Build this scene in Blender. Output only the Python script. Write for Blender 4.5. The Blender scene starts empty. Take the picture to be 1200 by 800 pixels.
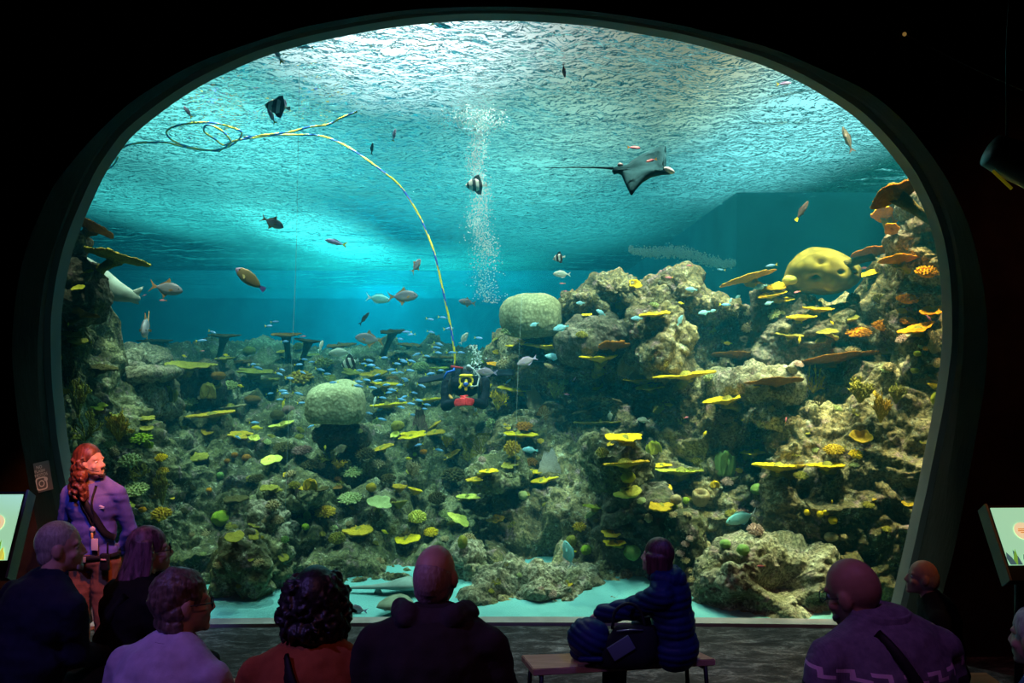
import bpy, bmesh, math, random
import numpy as np
from mathutils import Vector, Matrix, Euler
from mathutils.bvhtree import BVHTree

F = 942.0          # focal length in pixels of the 1200 px wide frame
CAMZ = 2.45
SC = bpy.context.scene
COL = SC.collection
PI = math.pi
R = math.radians


def P(px, py, d):
    return Vector(((px - 600.0) * d / F, d, CAMZ - (py - 400.0) * d / F))


# ------------------------------------------------------------------ tags
def tag(o, label=None, cat=None, group=None, kind=None):
    if label: o['label'] = label
    if cat: o['category'] = cat
    if group: o['group'] = group
    if kind: o['kind'] = kind
    return o


def mesh_from(name, verts, faces, mat=None, smooth=True):
    me = bpy.data.meshes.new(name)
    me.from_pydata([tuple(v) for v in verts], [], [tuple(f) for f in faces])
    if smooth:
        me.polygons.foreach_set('use_smooth', [True] * len(me.polygons))
    if mat is not None:
        me.materials.append(mat)
    me.update()
    return me


def link(name, me, parent=None):
    o = bpy.data.objects.new(name, me)
    COL.objects.link(o)
    if parent is not None:
        o.parent = parent
    return o


def mobj(name, verts, faces, mat=None, parent=None, smooth=True):
    return link(name, mesh_from(name, verts, faces, mat, smooth), parent)


def empty(name, loc=(0, 0, 0), rz=0.0):
    o = bpy.data.objects.new(name, None)
    COL.objects.link(o)
    o.location = loc
    o.rotation_euler = (0, 0, rz)
    return o


def copy_tree(o, parent=None):
    c = o.copy()
    COL.objects.link(c)
    c.parent = parent
    for ch in o.children:
        copy_tree(ch, c)
    return c


# ------------------------------------------------------------------ mesh builder
class MB:
    """collects shapes; build() makes ONE mesh object of them"""
    def __init__(s):
        s.v = []; s.f = []

    def add(s, verts, faces):
        b = len(s.v)
        s.v.extend([Vector(v) for v in verts])
        s.f.extend([tuple(b + i for i in f) for f in faces])
        return s

    def box(s, c, size, rot=None, bevel=0.0):
        bm = bmesh.new()
        bmesh.ops.create_cube(bm, size=1.0)
        for v in bm.verts:
            v.co = Vector((v.co.x * size[0], v.co.y * size[1], v.co.z * size[2]))
        if bevel > 0:
            bmesh.ops.bevel(bm, geom=list(bm.edges), offset=bevel, segments=2, affect='EDGES', profile=0.6)
        M = Matrix.Translation(Vector(c))
        if rot is not None:
            M = M @ (rot if isinstance(rot, Matrix) else Euler(rot).to_matrix().to_4x4())
        bm.transform(M)
        s.frombm(bm)
        return s

    def frombm(s, bm):
        bm.verts.index_update()
        s.add([v.co.copy() for v in bm.verts], [[v.index for v in f.verts] for f in bm.faces])
        bm.free()

    def ring_loft(s, rings, cap=True):
        n = len(rings[0])
        vs = [p for r in rings for p in r]
        fs = []
        for i in range(len(rings) - 1):
            for j in range(n):
                k = (j + 1) % n
                fs.append((i * n + j, i * n + k, (i + 1) * n + k, (i + 1) * n + j))
        if cap:
            fs.append(tuple(range(n - 1, -1, -1)))
            fs.append(tuple((len(rings) - 1) * n + j for j in range(n)))
        return s.add(vs, fs)

    def tube(s, pts, r, n=8, cap=True):
        pts = [Vector(p) for p in pts]
        rr = r if hasattr(r, '__len__') else [r] * len(pts)
        rings = []
        up = Vector((0.13, 0.31, 0.94))
        t0 = (pts[1] - pts[0]).normalized()
        a = t0.cross(up)
        if a.length < 1e-3: a = t0.cross(Vector((1, 0, 0)))
        a.normalize()
        for i, p in enumerate(pts):
            t = (pts[min(i + 1, len(pts) - 1)] - pts[max(i - 1, 0)])
            if t.length < 1e-9: t = t0.copy()
            t.normalize()
            a = (a - t * a.dot(t))
            if a.length < 1e-6: a = t.orthogonal()
            a.normalize()
            b = t.cross(a)
            rings.append([p + (a * math.cos(2 * PI * k / n) + b * math.sin(2 * PI * k / n)) * rr[i] for k in range(n)])
        return s.ring_loft(rings, cap)

    def ell(s, c, r, seg=16, rings=10, rot=None):
        bm = bmesh.new()
        bmesh.ops.create_uvsphere(bm, u_segments=seg, v_segments=rings, radius=1.0)
        M = Matrix.Translation(Vector(c))
        if rot is not None:
            M = M @ (rot if isinstance(rot, Matrix) else Euler(rot).to_matrix().to_4x4())
        M = M @ Matrix.Diagonal((r[0], r[1], r[2], 1))
        bm.transform(M)
        s.frombm(bm)
        return s

    def cap(s, p1, p2, r1, r2, n=14, flat=1.0, side=None):
        """tapered capsule (closed), optional flattening along SIDE"""
        p1 = Vector(p1); p2 = Vector(p2)
        t = (p2 - p1)
        L = t.length
        if L < 1e-6: return s.ell(p1, (r1, r1, r1))
        t.normalize()
        a = (Vector(side) - t * Vector(side).dot(t)).normalized() if side is not None else t.orthogonal().normalized()
        b = t.cross(a)
        rings = []
        m = 4
        for i in range(m + 1):
            th = PI / 2 * (1 - i / m)
            z = -r1 * math.sin(th); rad = max(r1 * math.cos(th), 1e-4)
            rings.append((p1 + t * z, rad))
        for i in range(m + 1):
            th = PI / 2 * (i / m)
            z = r2 * math.sin(th); rad = max(r2 * math.cos(th), 1e-4)
            rings.append((p2 + t * z, rad))
        rs = [[c + (a * math.cos(2 * PI * k / n) * flat + b * math.sin(2 * PI * k / n)) * q for k in range(n)] for c, q in rings]
        return s.ring_loft(rs)

    def build(s, name, mat=None, parent=None, smooth=True):
        return mobj(name, s.v, s.f, mat, parent, smooth)


def remeshed(name, mb, mat, parent=None, voxel=0.012, smooth=6, factor=0.5, disp=None):
    """fuse the shapes in MB into one continuous skin"""
    me = mesh_from(name, mb.v, mb.f, None)
    o = bpy.data.objects.new(name + '_source', me)
    COL.objects.link(o)
    m = o.modifiers.new('r', 'REMESH'); m.mode = 'VOXEL'; m.voxel_size = voxel
    if smooth:
        q = o.modifiers.new('s', 'SMOOTH'); q.iterations = smooth; q.factor = factor
    dg = bpy.context.evaluated_depsgraph_get()
    dg.update()
    out = bpy.data.meshes.new_from_object(o.evaluated_get(dg))
    bpy.data.objects.remove(o)
    bpy.data.meshes.remove(me)
    out.name = name
    if disp is not None:
        n = len(out.vertices)
        co = np.empty(n * 3); out.vertices.foreach_get('co', co); co = co.reshape(-1, 3)
        no = np.empty(n * 3); out.vertices.foreach_get('normal', no); no = no.reshape(-1, 3)
        co = co + no * disp(co, no)[:, None]
        out.vertices.foreach_set('co', co.reshape(-1))
    out.materials.clear()
    out.materials.append(mat)
    out.polygons.foreach_set('use_smooth', [True] * len(out.polygons))
    out.update()
    return link(name, out, parent)


# ------------------------------------------------------------------ noise (numpy)
_rs = np.random.RandomState(7)
_T = _rs.rand(64, 64, 64)
_W = _rs.rand(32, 32, 32, 3)


def vnoise(p):
    p = np.asarray(p, float)
    i = np.floor(p).astype(int)
    f = p - i
    f = f * f * f * (f * (f * 6 - 15) + 10)
    x0, y0, z0 = (i[:, 0] & 63), (i[:, 1] & 63), (i[:, 2] & 63)
    x1, y1, z1 = (x0 + 1) & 63, (y0 + 1) & 63, (z0 + 1) & 63
    fx, fy, fz = f[:, 0], f[:, 1], f[:, 2]
    a = _T[x0, y0, z0] * (1 - fx) + _T[x1, y0, z0] * fx
    b = _T[x0, y1, z0] * (1 - fx) + _T[x1, y1, z0] * fx
    c = _T[x0, y0, z1] * (1 - fx) + _T[x1, y0, z1] * fx
    d = _T[x0, y1, z1] * (1 - fx) + _T[x1, y1, z1] * fx
    return ((a * (1 - fy) + b * fy) * (1 - fz) + (c * (1 - fy) + d * fy) * fz) * 2 - 1


def fbm(p, oct=4, gain=0.5, lac=2.03):
    s = 0.0; a = 1.0; q = np.asarray(p, float).copy()
    for k in range(oct):
        s = s + a * vnoise(q + 17.3 * k)
        a *= gain; q = q * lac
    return s


def worley(p):
    p = np.asarray(p, float)
    i = np.floor(p).astype(int)
    best = np.full(len(p), 9.0)
    for dx in (-1, 0, 1):
        for dy in (-1, 0, 1):
            for dz in (-1, 0, 1):
                c = i + np.array((dx, dy, dz))
                o = _W[c[:, 0] & 31, c[:, 1] & 31, c[:, 2] & 31]
                d = ((c + o - p) ** 2).sum(1)
                best = np.minimum(best, d)
    return np.sqrt(best)


# ------------------------------------------------------------------ materials
def new_mat(name):
    m = bpy.data.materials.new(name)
    m.use_nodes = True
    nt = m.node_tree
    b = nt.nodes.get('Principled BSDF')
    return m, nt, b


def rgb(c): return (c[0], c[1], c[2], 1.0)


def plain(name, c, rough=0.7, metal=0.0, spec=0.3, emis=None, es=0.0, bump=0.0, bscale=60.0, var=0.0, vscale=8.0):
    m, nt, b = new_mat(name)
    b.inputs['Base Color'].default_value = rgb(c)
    b.inputs['Roughness'].default_value = rough
    b.inputs['Metallic'].default_value = metal
    b.inputs['Specular IOR Level'].default_value = spec
    if emis:
        b.inputs['Emission Color'].default_value = rgb(emis)
        b.inputs['Emission Strength'].default_value = es
    tc = nt.nodes.new('ShaderNodeTexCoord')
    if var > 0:
        n = nt.nodes.new('ShaderNodeTexNoise'); n.inputs['Scale'].default_value = vscale; n.inputs['Detail'].default_value = 5
        nt.links.new(tc.outputs['Object'], n.inputs['Vector'])
        cr = nt.nodes.new('ShaderNodeValToRGB')
        cr.color_ramp.elements[0].position = 0.3; cr.color_ramp.elements[1].position = 0.7
        cr.color_ramp.elements[0].color = rgb([x * (1 - var) for x in c])
        cr.color_ramp.elements[1].color = rgb([min(1, x * (1 + var)) for x in c])
        nt.links.new(n.outputs['Fac'], cr.inputs['Fac'])
        nt.links.new(cr.outputs['Color'], b.inputs['Base Color'])
    if bump > 0:
        n = nt.nodes.new('ShaderNodeTexNoise'); n.inputs['Scale'].default_value = bscale; n.inputs['Detail'].default_value = 4
        nt.links.new(tc.outputs['Object'], n.inputs['Vector'])
        bp = nt.nodes.new('ShaderNodeBump'); bp.inputs['Strength'].default_value = bump; bp.inputs['Distance'].default_value = 0.01
        nt.links.new(n.outputs['Fac'], bp.inputs['Height'])
        nt.links.new(bp.outputs['Normal'], b.inputs['Normal'])
    return m


def ramp(nt, fac, stops, interp='LINEAR'):
    cr = nt.nodes.new('ShaderNodeValToRGB')
    cr.color_ramp.interpolation = interp
    e = cr.color_ramp.elements
    while len(e) < len(stops): e.new(0.5)
    for k, (p, c) in enumerate(stops):
        e[k].position = p
        e[k].color = rgb(c) if hasattr(c, '__len__') else (c, c, c, 1)
    if fac is not None: nt.links.new(fac, cr.inputs['Fac'])
    return cr.outputs['Color']


def texnoise(nt, vec, scale, detail=5, rough=0.55, dist=0.0):
    n = nt.nodes.new('ShaderNodeTexNoise')
    n.inputs['Scale'].default_value = scale; n.inputs['Detail'].default_value = detail
    n.inputs['Roughness'].default_value = rough; n.inputs['Distortion'].default_value = dist
    if vec is not None: nt.links.new(vec, n.inputs['Vector'])
    return n.outputs['Fac']


def voro(nt, vec, scale, feature='F1', out='Distance'):
    n = nt.nodes.new('ShaderNodeTexVoronoi'); n.feature = feature
    n.inputs['Scale'].default_value = scale
    if vec is not None: nt.links.new(vec, n.inputs['Vector'])
    return n.outputs[out]


def mixc(nt, fac, a, b, mode='MIX'):
    n = nt.nodes.new('ShaderNodeMix'); n.data_type = 'RGBA'; n.blend_type = mode
    if hasattr(fac, 'links') or hasattr(fac, 'is_linked'): nt.links.new(fac, n.inputs[0])
    else: n.inputs[0].default_value = fac
    for sock, v in ((n.inputs[6], a), (n.inputs[7], b)):
        if isinstance(v, (tuple, list)): sock.default_value = rgb(v)
        else: nt.links.new(v, sock)
    return n.outputs[2]


def bump(nt, height, strength, dist, normal=None):
    bp = nt.nodes.new('ShaderNodeBump'); bp.inputs['Strength'].default_value = strength; bp.inputs['Distance'].default_value = dist
    nt.links.new(height, bp.inputs['Height'])
    if normal is not None: nt.links.new(normal, bp.inputs['Normal'])
    return bp.outputs['Normal']


def mapping(nt, vec, scale=(1, 1, 1), rot=(0, 0, 0), loc=(0, 0, 0)):
    n = nt.nodes.new('ShaderNodeMapping')
    n.inputs['Scale'].default_value = scale; n.inputs['Rotation'].default_value = rot; n.inputs['Location'].default_value = loc
    nt.links.new(vec, n.inputs['Vector'])
    return n.outputs['Vector']


def objco(nt):
    return nt.nodes.new('ShaderNodeTexCoord').outputs['Object']
# =================================================================== camera
cd = bpy.data.cameras.new('camera')
cd.sensor_width = 36.0
cd.lens = 36.0 * F / 1200.0
cam = bpy.data.objects.new('camera', cd)
COL.objects.link(cam)
cam.location = (0, 0, CAMZ)
cam.rotation_euler = (R(90), 0, 0)
cd.clip_end = 200
SC.camera = cam
SC.view_settings.view_transform = 'Standard'
SC.view_settings.look = 'None'
SC.view_settings.gamma = 1.0
SC.view_settings.use_curve_mapping = False
SC.view_settings.exposure = 0.0
w = bpy.data.worlds.new('world'); SC.world = w
w.use_nodes = True
w.node_tree.nodes['Background'].inputs[0].default_value = (0.0, 0.0, 0.0, 1)
w.node_tree.nodes['Background'].inputs[1].default_value = 0.0
cy = SC.cycles
cy.use_denoising = True
cy.denoiser = 'OPENIMAGEDENOISE'
cy.max_bounces = 8
cy.diffuse_bounces = 2
cy.glossy_bounces = 3
cy.transmission_bounces = 4
cy.volume_bounces = 0
cy.transparent_max_bounces = 24
cy.caustics_reflective = False
cy.caustics_refractive = False
cy.sample_clamp_indirect = 4.0

# =================================================================== room shell
def spline(pts, n):
    """Catmull-Rom through 2D points, N samples evenly spaced by length"""
    pts = [np.array(p, float) for p in pts]
    q = [2 * pts[0] - pts[1]] + pts + [2 * pts[-1] - pts[-2]]
    out = []
    for i in range(1, len(q) - 2):
        for t in np.linspace(0, 1, 12, endpoint=False):
            a, b, c, d = q[i - 1], q[i], q[i + 1], q[i + 2]
            out.append(0.5 * ((2 * b) + (-a + c) * t + (2 * a - 5 * b + 4 * c - d) * t * t + (-a + 3 * b - 3 * c + d) * t ** 3))
    out.append(q[-2])
    out = np.array(out)
    L = np.concatenate([[0], np.cumsum(np.linalg.norm(np.diff(out, axis=0), axis=1))])
    s = np.linspace(0, L[-1], n)
    return np.stack([np.interp(s, L, out[:, k]) for k in range(out.shape[1])], 1)


INNER = [(118, 735), (107, 680), (97, 637), (86, 600), (77, 567), (72, 542), (67, 512), (64, 482), (61, 450), (59.5, 410), (60, 370), (64, 337), (69, 310), (75, 287),
         (82, 267), (91, 245), (100, 225), (112, 200), (128, 176), (147, 152), (187, 120), (220, 98), (250, 82), (300, 60), (350, 45), (400, 34), (450, 25), (500, 19),
         (550, 16), (600, 16), (650, 18.5), (700, 23), (750, 31), (800, 40), (850, 53), (900, 69), (950, 92), (1000, 123), (1027, 146), (1050, 171), (1072, 200), (1085, 224),
         (1095, 245), (1105, 275), (1111, 305), (1114, 332), (1115.5, 362), (1115.5, 400), (1112, 435), (1106, 475), (1096, 525), (1086, 575), (1080, 600), (1072, 637), (1062, 680), (1049, 735)]
MID = [(92, 750), (85, 690), (75, 640), (66, 600), (60, 570), (55, 540), (50, 505), (46, 470), (44, 430), (44.5, 395), (50, 340), (57, 308), (68, 275), (79, 245), (92, 215), (101, 198), (118, 173), (138, 147),
       (180, 114), (214, 93), (245, 77), (297, 55), (348, 40), (400, 29), (450, 20.5), (500, 15), (550, 12.5), (600, 12.5), (650, 14.5), (700, 19), (750, 27), (800, 35.5), (850, 48.5), (902, 64), (955, 86),
       (1008, 116), (1037, 138), (1063, 164), (1085, 193), (1098, 218), (1110, 245), (1120, 285), (1127, 325), (1129, 350), (1129.5, 400), (1125, 450), (1120, 500), (1112, 550), (1107, 597), (1098, 640), (1088, 690), (1078, 750)]
OUTER = [(72, 769), (62, 710), (50, 650), (40, 600), (35, 575), (29, 540), (22, 500), (16.5, 450), (14, 400), (20, 337), (32, 287), (47, 250), (63, 217), (84, 190), (110, 160), (148, 124), (178, 103), (212, 83), (247, 67),
         (298, 49), (346, 34), (400, 23), (450, 15), (500, 10), (550, 8), (600, 8), (650, 10), (700, 14), (750, 21), (800, 30), (850, 42), (905, 57), (960, 80), (1018, 108), (1062, 145), (1100, 194), (1120, 229),
         (1137, 268), (1147, 306), (1155, 352), (1157.5, 400), (1154, 450), (1146, 500), (1139, 537), (1130, 587), (1117, 650), (1105, 695), (1092, 769)]
NR = 160
D_IN, D_MID, D_OUT = 7.0, 6.62, 6.25


def ringpts(tab, d):
    return [P(x, y, d) for x, y in spline(tab, NR)]


ri, rm, ro = ringpts(INNER, D_IN), ringpts(MID, D_MID), ringpts(OUTER, D_OUT)
for r_ in (ri, rm, ro):
    r_[0].z = -0.03; r_[-1].z = -0.03


def strip(a, b, flip=False):
    n = len(a)
    vs = a + b
    fs = [(i, i + 1, n + i + 1, n + i) for i in range(n - 1)]
    if flip: fs = [f[::-1] for f in fs]
    return vs, fs


def streaky(name, c1, c2, sc=(1, 1, 1), rough=0.85, b=0.4, scale=6.0, spec=0.06):
    m, nt, bs = new_mat(name)
    v = mapping(nt, objco(nt), sc)
    n = texnoise(nt, v, scale, 8, 0.65)
    nt.links.new(ramp(nt, n, [(0.32, c1), (0.68, c2)]), bs.inputs['Base Color'])
    bs.inputs['Roughness'].default_value = rough
    bs.inputs['Specular IOR Level'].default_value = spec
    nt.links.new(bump(nt, n, b, 0.02), bs.inputs['Normal'])
    return m


M_wall = streaky('charcoal_plaster', (0.010, 0.009, 0.009), (0.022, 0.019, 0.018), scale=3)
M_reveal = streaky('dark_reveal_panel', (0.0025, 0.0025, 0.003), (0.006, 0.006, 0.0065), (3, 3, 1), scale=5)
M_reveal2 = streaky('dark_reveal_panel_inner', (0.0035, 0.0037, 0.004), (0.008, 0.0082, 0.009), (3, 3, 1), scale=5)
M_seam = plain('grey_acrylic_edge', (0.075, 0.078, 0.09), 0.45)
M_sill = plain('pale_sill_strip', (0.20, 0.17, 0.18), 0.6, var=0.2, vscale=5)

MB().add(*strip(ro, rm)).build('trim_1', M_reveal)['kind'] = 'structure'
rs_ = [p.copy() for p in ri]
C0 = P(588, 420, D_IN)
ri_o = []
for p in ri:
    q = p.copy(); dv = (p - C0); dv.y = 0; dv.normalize()
    q = p + dv * 0.038; q.y = D_IN - 0.035
    ri_o.append(q)
ri_o[0].z = ri_o[-1].z = -0.03
MB().add(*strip(rm, ri_o)).build('trim_2', M_reveal2)['kind'] = 'structure'
seam = MB().add(*strip(ri_o, ri))
rb = [p + Vector((0, 0.16, 0)) for p in ri]
seam.add(*strip(ri, rb))
seam.build('trim_3', M_seam)['kind'] = 'structure'
# front wall around the arch
CW = Vector((ro[0].x * 0.5 + ro[-1].x * 0.5, D_OUT, -0.03))
out1 = []
for p in ro:
    dv = p - CW
    out1.append(CW + dv * 2.3)
wm = MB().add(*strip(ro, out1, True))
wm.build('wall_front', M_wall, smooth=False)['kind'] = 'structure'
# carpet floor
m, nt, bs = new_mat('dark_mottled_carpet')
oc = objco(nt)
v1 = mapping(nt, oc, (1.0, 2.6, 1))
n1 = texnoise(nt, v1, 3.4, 10, 0.78, 0.8)
n2 = texnoise(nt, oc, 38.0, 4, 0.7)
c = ramp(nt, n1, [(0.40, (0.008, 0.007, 0.010)), (0.5, (0.026, 0.024, 0.030)), (0.58, (0.085, 0.080, 0.095)), (0.70, (0.20, 0.185, 0.215))])
c = mixc(nt, ramp(nt, n2, [(0.3, 0.0), (0.7, 0.75)]), c, (0.010, 0.010, 0.012))
nt.links.new(c, bs.inputs['Base Color'])
bs.inputs['Roughness'].default_value = 0.95
bs.inputs['Specular IOR Level'].default_value = 0.1
nt.links.new(bump(nt, n2, 0.5, 0.01), bs.inputs['Normal'])
M_carpet = m
fl = MB().add([(-9, -3, 0), (9, -3, 0), (9, 6.98, 0), (-9, 6.98, 0)], [(0, 1, 2, 3)]).build('floor', M_carpet, smooth=False)
fl['kind'] = 'structure'
# sill strip along the foot of the pane, bowed a little into the room at the ends
pts_t, pts_f, pts_i = [], [], []
for k in range(41):
    x = -3.75 + 7.35 * k / 40
    yy = 6.98 - 0.10 * ((x + 0.05) / 3.7) ** 2
    pts_f.append(Vector((x, yy - 0.05, 0.0))); pts_t.append(Vector((x, yy - 0.045, 0.028))); pts_i.append(Vector((x, yy + 0.1, 0.028)))
sl = MB().add(*strip(pts_f, pts_t)).add(*strip(pts_t, pts_i))
sl.build('trim_4', M_sill)['kind'] = 'structure'
# room behind and beside the visitors
M_dark = plain('black_room_paint', (0.012, 0.011, 0.011), 0.85, bump=0.3, bscale=8)
for nm, vs in (('wall_left', [(-7.5, -3, 0), (-7.5, 6.3, 0), (-7.5, 6.3, 6.6), (-7.5, -3, 6.6)]),
               ('wall_right', [(7.5, 6.3, 0), (7.5, -3, 0), (7.5, -3, 6.6), (7.5, 6.3, 6.6)]),
               ('wall_back', [(7.5, -3, 0), (-7.5, -3, 0), (-7.5, -3, 6.6), (7.5, -3, 6.6)]),
               ('ceiling', [(-7.5, -3, 6.6), (-7.5, 6.3, 6.6), (7.5, 6.3, 6.6), (7.5, -3, 6.6)])):
    MB().add(vs, [(0, 1, 2, 3)]).build(nm, M_dark, smooth=False)['kind'] = 'structure'
# stepped seating tier at the back of the room (below the frame)
tier = MB().box((0, 0.65, 0.17), (14.6, 5.2, 0.34), bevel=0.01)
tier.build('floor_tier', M_carpet, smooth=False)['kind'] = 'structure'

# =================================================================== acrylic pane
m, nt, bs = new_mat('clear_acrylic')
nt.nodes.remove(bs)
outn = nt.nodes['Material Output']
tr = nt.nodes.new('ShaderNodeBsdfTransparent'); tr.inputs[0].default_value = (0.985, 0.995, 0.99, 1)
gl = nt.nodes.new('ShaderNodeBsdfGlossy'); gl.inputs['Roughness'].default_value = 0.01
mx = nt.nodes.new('ShaderNodeMixShader'); mx.inputs[0].default_value = 0.02
nt.links.new(tr.outputs[0], mx.inputs[1]); nt.links.new(gl.outputs[0], mx.inputs[2]); nt.links.new(mx.outputs[0], outn.inputs['Surface'])
M_pane = m
n = NR
pf = [Vector((p.x * 1.004, D_IN + 0.02, p.z)) for p in ri]
pk = [Vector((p.x * 1.004, D_IN + 0.14, p.z)) for p in ri]
pane = MB()
pane.add(pf + pk, [tuple(range(n)), tuple(range(2 * n - 1, n - 1, -1))] + [(i, n + i, n + i + 1, i + 1) for i in range(n - 1)] + [(n - 1, 2 * n - 1, n, 0)])
pane.build('window_1', M_pane, smooth=False)['kind'] = 'structure'

def glow(px, py, wx, d0, d1, col, es):
    d = (ZC0 - CAMZ) * F / (400 - py)
    return ((px - 600) * d / F, d, wx * d / F, (d1 - d0) / 2, col, es)


ZC0 = 7.4
CEIL_GLOWS = [  # added glows that brighten and tint the rippled surface, olive ones for reef reflection
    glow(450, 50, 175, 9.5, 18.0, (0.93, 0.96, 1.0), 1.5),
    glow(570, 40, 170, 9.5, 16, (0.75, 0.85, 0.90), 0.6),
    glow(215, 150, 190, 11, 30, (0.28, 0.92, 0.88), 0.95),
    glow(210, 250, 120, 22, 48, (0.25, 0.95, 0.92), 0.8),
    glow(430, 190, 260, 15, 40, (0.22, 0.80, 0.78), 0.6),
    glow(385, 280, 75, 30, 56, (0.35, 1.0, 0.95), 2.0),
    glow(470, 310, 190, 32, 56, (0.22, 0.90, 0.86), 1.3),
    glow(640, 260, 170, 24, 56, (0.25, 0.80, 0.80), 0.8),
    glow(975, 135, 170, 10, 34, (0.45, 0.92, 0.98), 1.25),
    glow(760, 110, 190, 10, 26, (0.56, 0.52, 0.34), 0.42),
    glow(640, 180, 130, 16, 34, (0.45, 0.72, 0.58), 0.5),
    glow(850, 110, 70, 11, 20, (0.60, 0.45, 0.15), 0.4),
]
# =================================================================== tank: sand, walls, water body, water surface
ZS = 5.50        # water level
YB = 56.0        # back wall of the tank
m, nt, bs = new_mat('sand_cyan_light_tint')
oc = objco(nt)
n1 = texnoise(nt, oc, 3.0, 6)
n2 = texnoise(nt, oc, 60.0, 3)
nt.links.new(mixc(nt, ramp(nt, n2, [(0.3, 0.0), (0.75, 0.25)]), ramp(nt, n1, [(0.3, (0.11, 0.31, 0.33)), (0.7, (0.15, 0.38, 0.40))]), (0.14, 0.29, 0.29)), bs.inputs['Base Color'])  # white sand; the cyan light falling on it is put into this colour
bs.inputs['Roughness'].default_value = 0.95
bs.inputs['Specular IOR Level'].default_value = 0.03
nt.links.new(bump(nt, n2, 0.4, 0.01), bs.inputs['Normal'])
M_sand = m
nx, ny = 240, 90
X, Y = np.meshgrid(np.linspace(-27, 13, nx), 6.99 + (np.linspace(0, 1, ny) ** 2.2) * (YB - 6.9), indexing='ij')
pp = np.stack([X.ravel(), Y.ravel(), np.zeros(X.size)], 1)
Z = -0.015 + 0.03 * fbm(pp * np.array((0.8, 0.8, 1)), 3) + 0.008 * fbm(pp * np.array((3.5, 7, 1)), 2) + 0.03 * np.clip((Y.ravel() - 7.1), 0, 1.5)
pp[:, 2] = Z
idx = np.arange(nx * ny).reshape(nx, ny)
gf = np.stack([idx[:-1, :-1], idx[1:, :-1], idx[1:, 1:], idx[:-1, 1:]], -1).reshape(-1, 4)
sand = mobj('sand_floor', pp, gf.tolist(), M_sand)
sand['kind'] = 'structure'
M_tank = plain('teal_tank_lining', (0.03, 0.17, 0.22), 0.8, var=0.25, vscale=0.7)
for nm, vs in (('wall_tank_back', [(-28, YB, -0.3), (14, YB, -0.3), (14, YB, 9), (-28, YB, 9)]),
               ('wall_tank_left', [(-28, 7.2, -0.3), (-28, YB, -0.3), (-28, YB, 9), (-28, 7.2, 9)]),
               ('wall_tank_right', None)):
    if nm == 'wall_tank_right':
        MB().add([(11, 7.2, -0.3), (11, 17, -0.3), (11, 17, 5.6), (11, 7.2, 5.6), (4.75, 17, -0.3), (4.75, 17, 5.6), (5.6, YB, -0.3), (5.6, YB, 5.6)],
                 [(0, 1, 2, 3), (1, 4, 5, 2), (4, 6, 7, 5)]).build(nm, M_tank, smooth=False)['kind'] = 'structure'
    else:
        MB().add(vs, [(0, 1, 2, 3)]).build(nm, M_tank, smooth=False)['kind'] = 'structure'
MB().add([(14, 7.2, 5.5), (14, YB, 5.5), (14, YB, 9), (14, 7.2, 9)], [(0, 1, 2, 3)]).build('wall_hall_right', M_tank, smooth=False)['kind'] = 'structure'
ZC = 7.4
m = bpy.data.materials.new('added_glow_ceiling'); m.use_nodes = True     # hall ceiling with made-up glow patches that show through the ripples
nt = m.node_tree; nt.nodes.clear()
on = nt.nodes.new('ShaderNodeOutputMaterial'); em = nt.nodes.new('ShaderNodeEmission')
geo = nt.nodes.new('ShaderNodeNewGeometry')
acc = None
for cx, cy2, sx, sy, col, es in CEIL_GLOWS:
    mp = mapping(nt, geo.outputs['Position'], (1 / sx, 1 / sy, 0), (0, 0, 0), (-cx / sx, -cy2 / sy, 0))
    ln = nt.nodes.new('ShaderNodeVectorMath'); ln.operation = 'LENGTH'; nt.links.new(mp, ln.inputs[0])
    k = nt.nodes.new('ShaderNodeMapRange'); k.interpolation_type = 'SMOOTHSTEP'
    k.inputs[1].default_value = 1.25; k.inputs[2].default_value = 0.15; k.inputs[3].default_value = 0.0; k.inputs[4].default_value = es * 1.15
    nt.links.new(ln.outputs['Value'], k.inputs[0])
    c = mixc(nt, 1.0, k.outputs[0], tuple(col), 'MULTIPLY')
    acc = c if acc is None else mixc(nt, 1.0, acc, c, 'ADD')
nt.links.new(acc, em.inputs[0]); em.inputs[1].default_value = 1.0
nt.links.new(em.outputs[0], on.inputs[0])
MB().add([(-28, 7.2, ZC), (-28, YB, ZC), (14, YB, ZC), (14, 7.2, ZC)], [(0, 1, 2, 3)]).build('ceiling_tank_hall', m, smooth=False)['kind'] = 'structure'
MB().add([(-28, 6.9, 5.45), (14, 6.9, 5.45), (14, 6.9, 9), (-28, 6.9, 9)], [(0, 1, 2, 3)]).build('wall_tank_front', M_tank, smooth=False)['kind'] = 'structure'

# water body: absorbs red, scatters a little blue-green light
m = bpy.data.materials.new('sea_water'); m.use_nodes = True
nt = m.node_tree; nt.nodes.clear()
outn = nt.nodes.new('ShaderNodeOutputMaterial')
sca = nt.nodes.new('ShaderNodeVolumeScatter'); sca.inputs['Color'].default_value = (0.02, 0.47, 0.76, 1); sca.inputs['Density'].default_value = 0.018; sca.inputs['Anisotropy'].default_value = 0.1
ab = nt.nodes.new('ShaderNodeVolumeAbsorption'); ab.inputs['Color'].default_value = (0.03, 0.872, 0.912, 1); ab.inputs['Density'].default_value = 0.115
ads = nt.nodes.new('ShaderNodeAddShader')
nt.links.new(sca.outputs[0], ads.inputs[0]); nt.links.new(ab.outputs[0], ads.inputs[1]); nt.links.new(ads.outputs[0], outn.inputs['Volume'])
wb = MB().box((-8.4, (7.16 + YB) / 2, 2.55), (39.6, YB - 7.16, 5.82))
wo = wb.build('water', m, smooth=False); wo['kind'] = 'structure'

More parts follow.
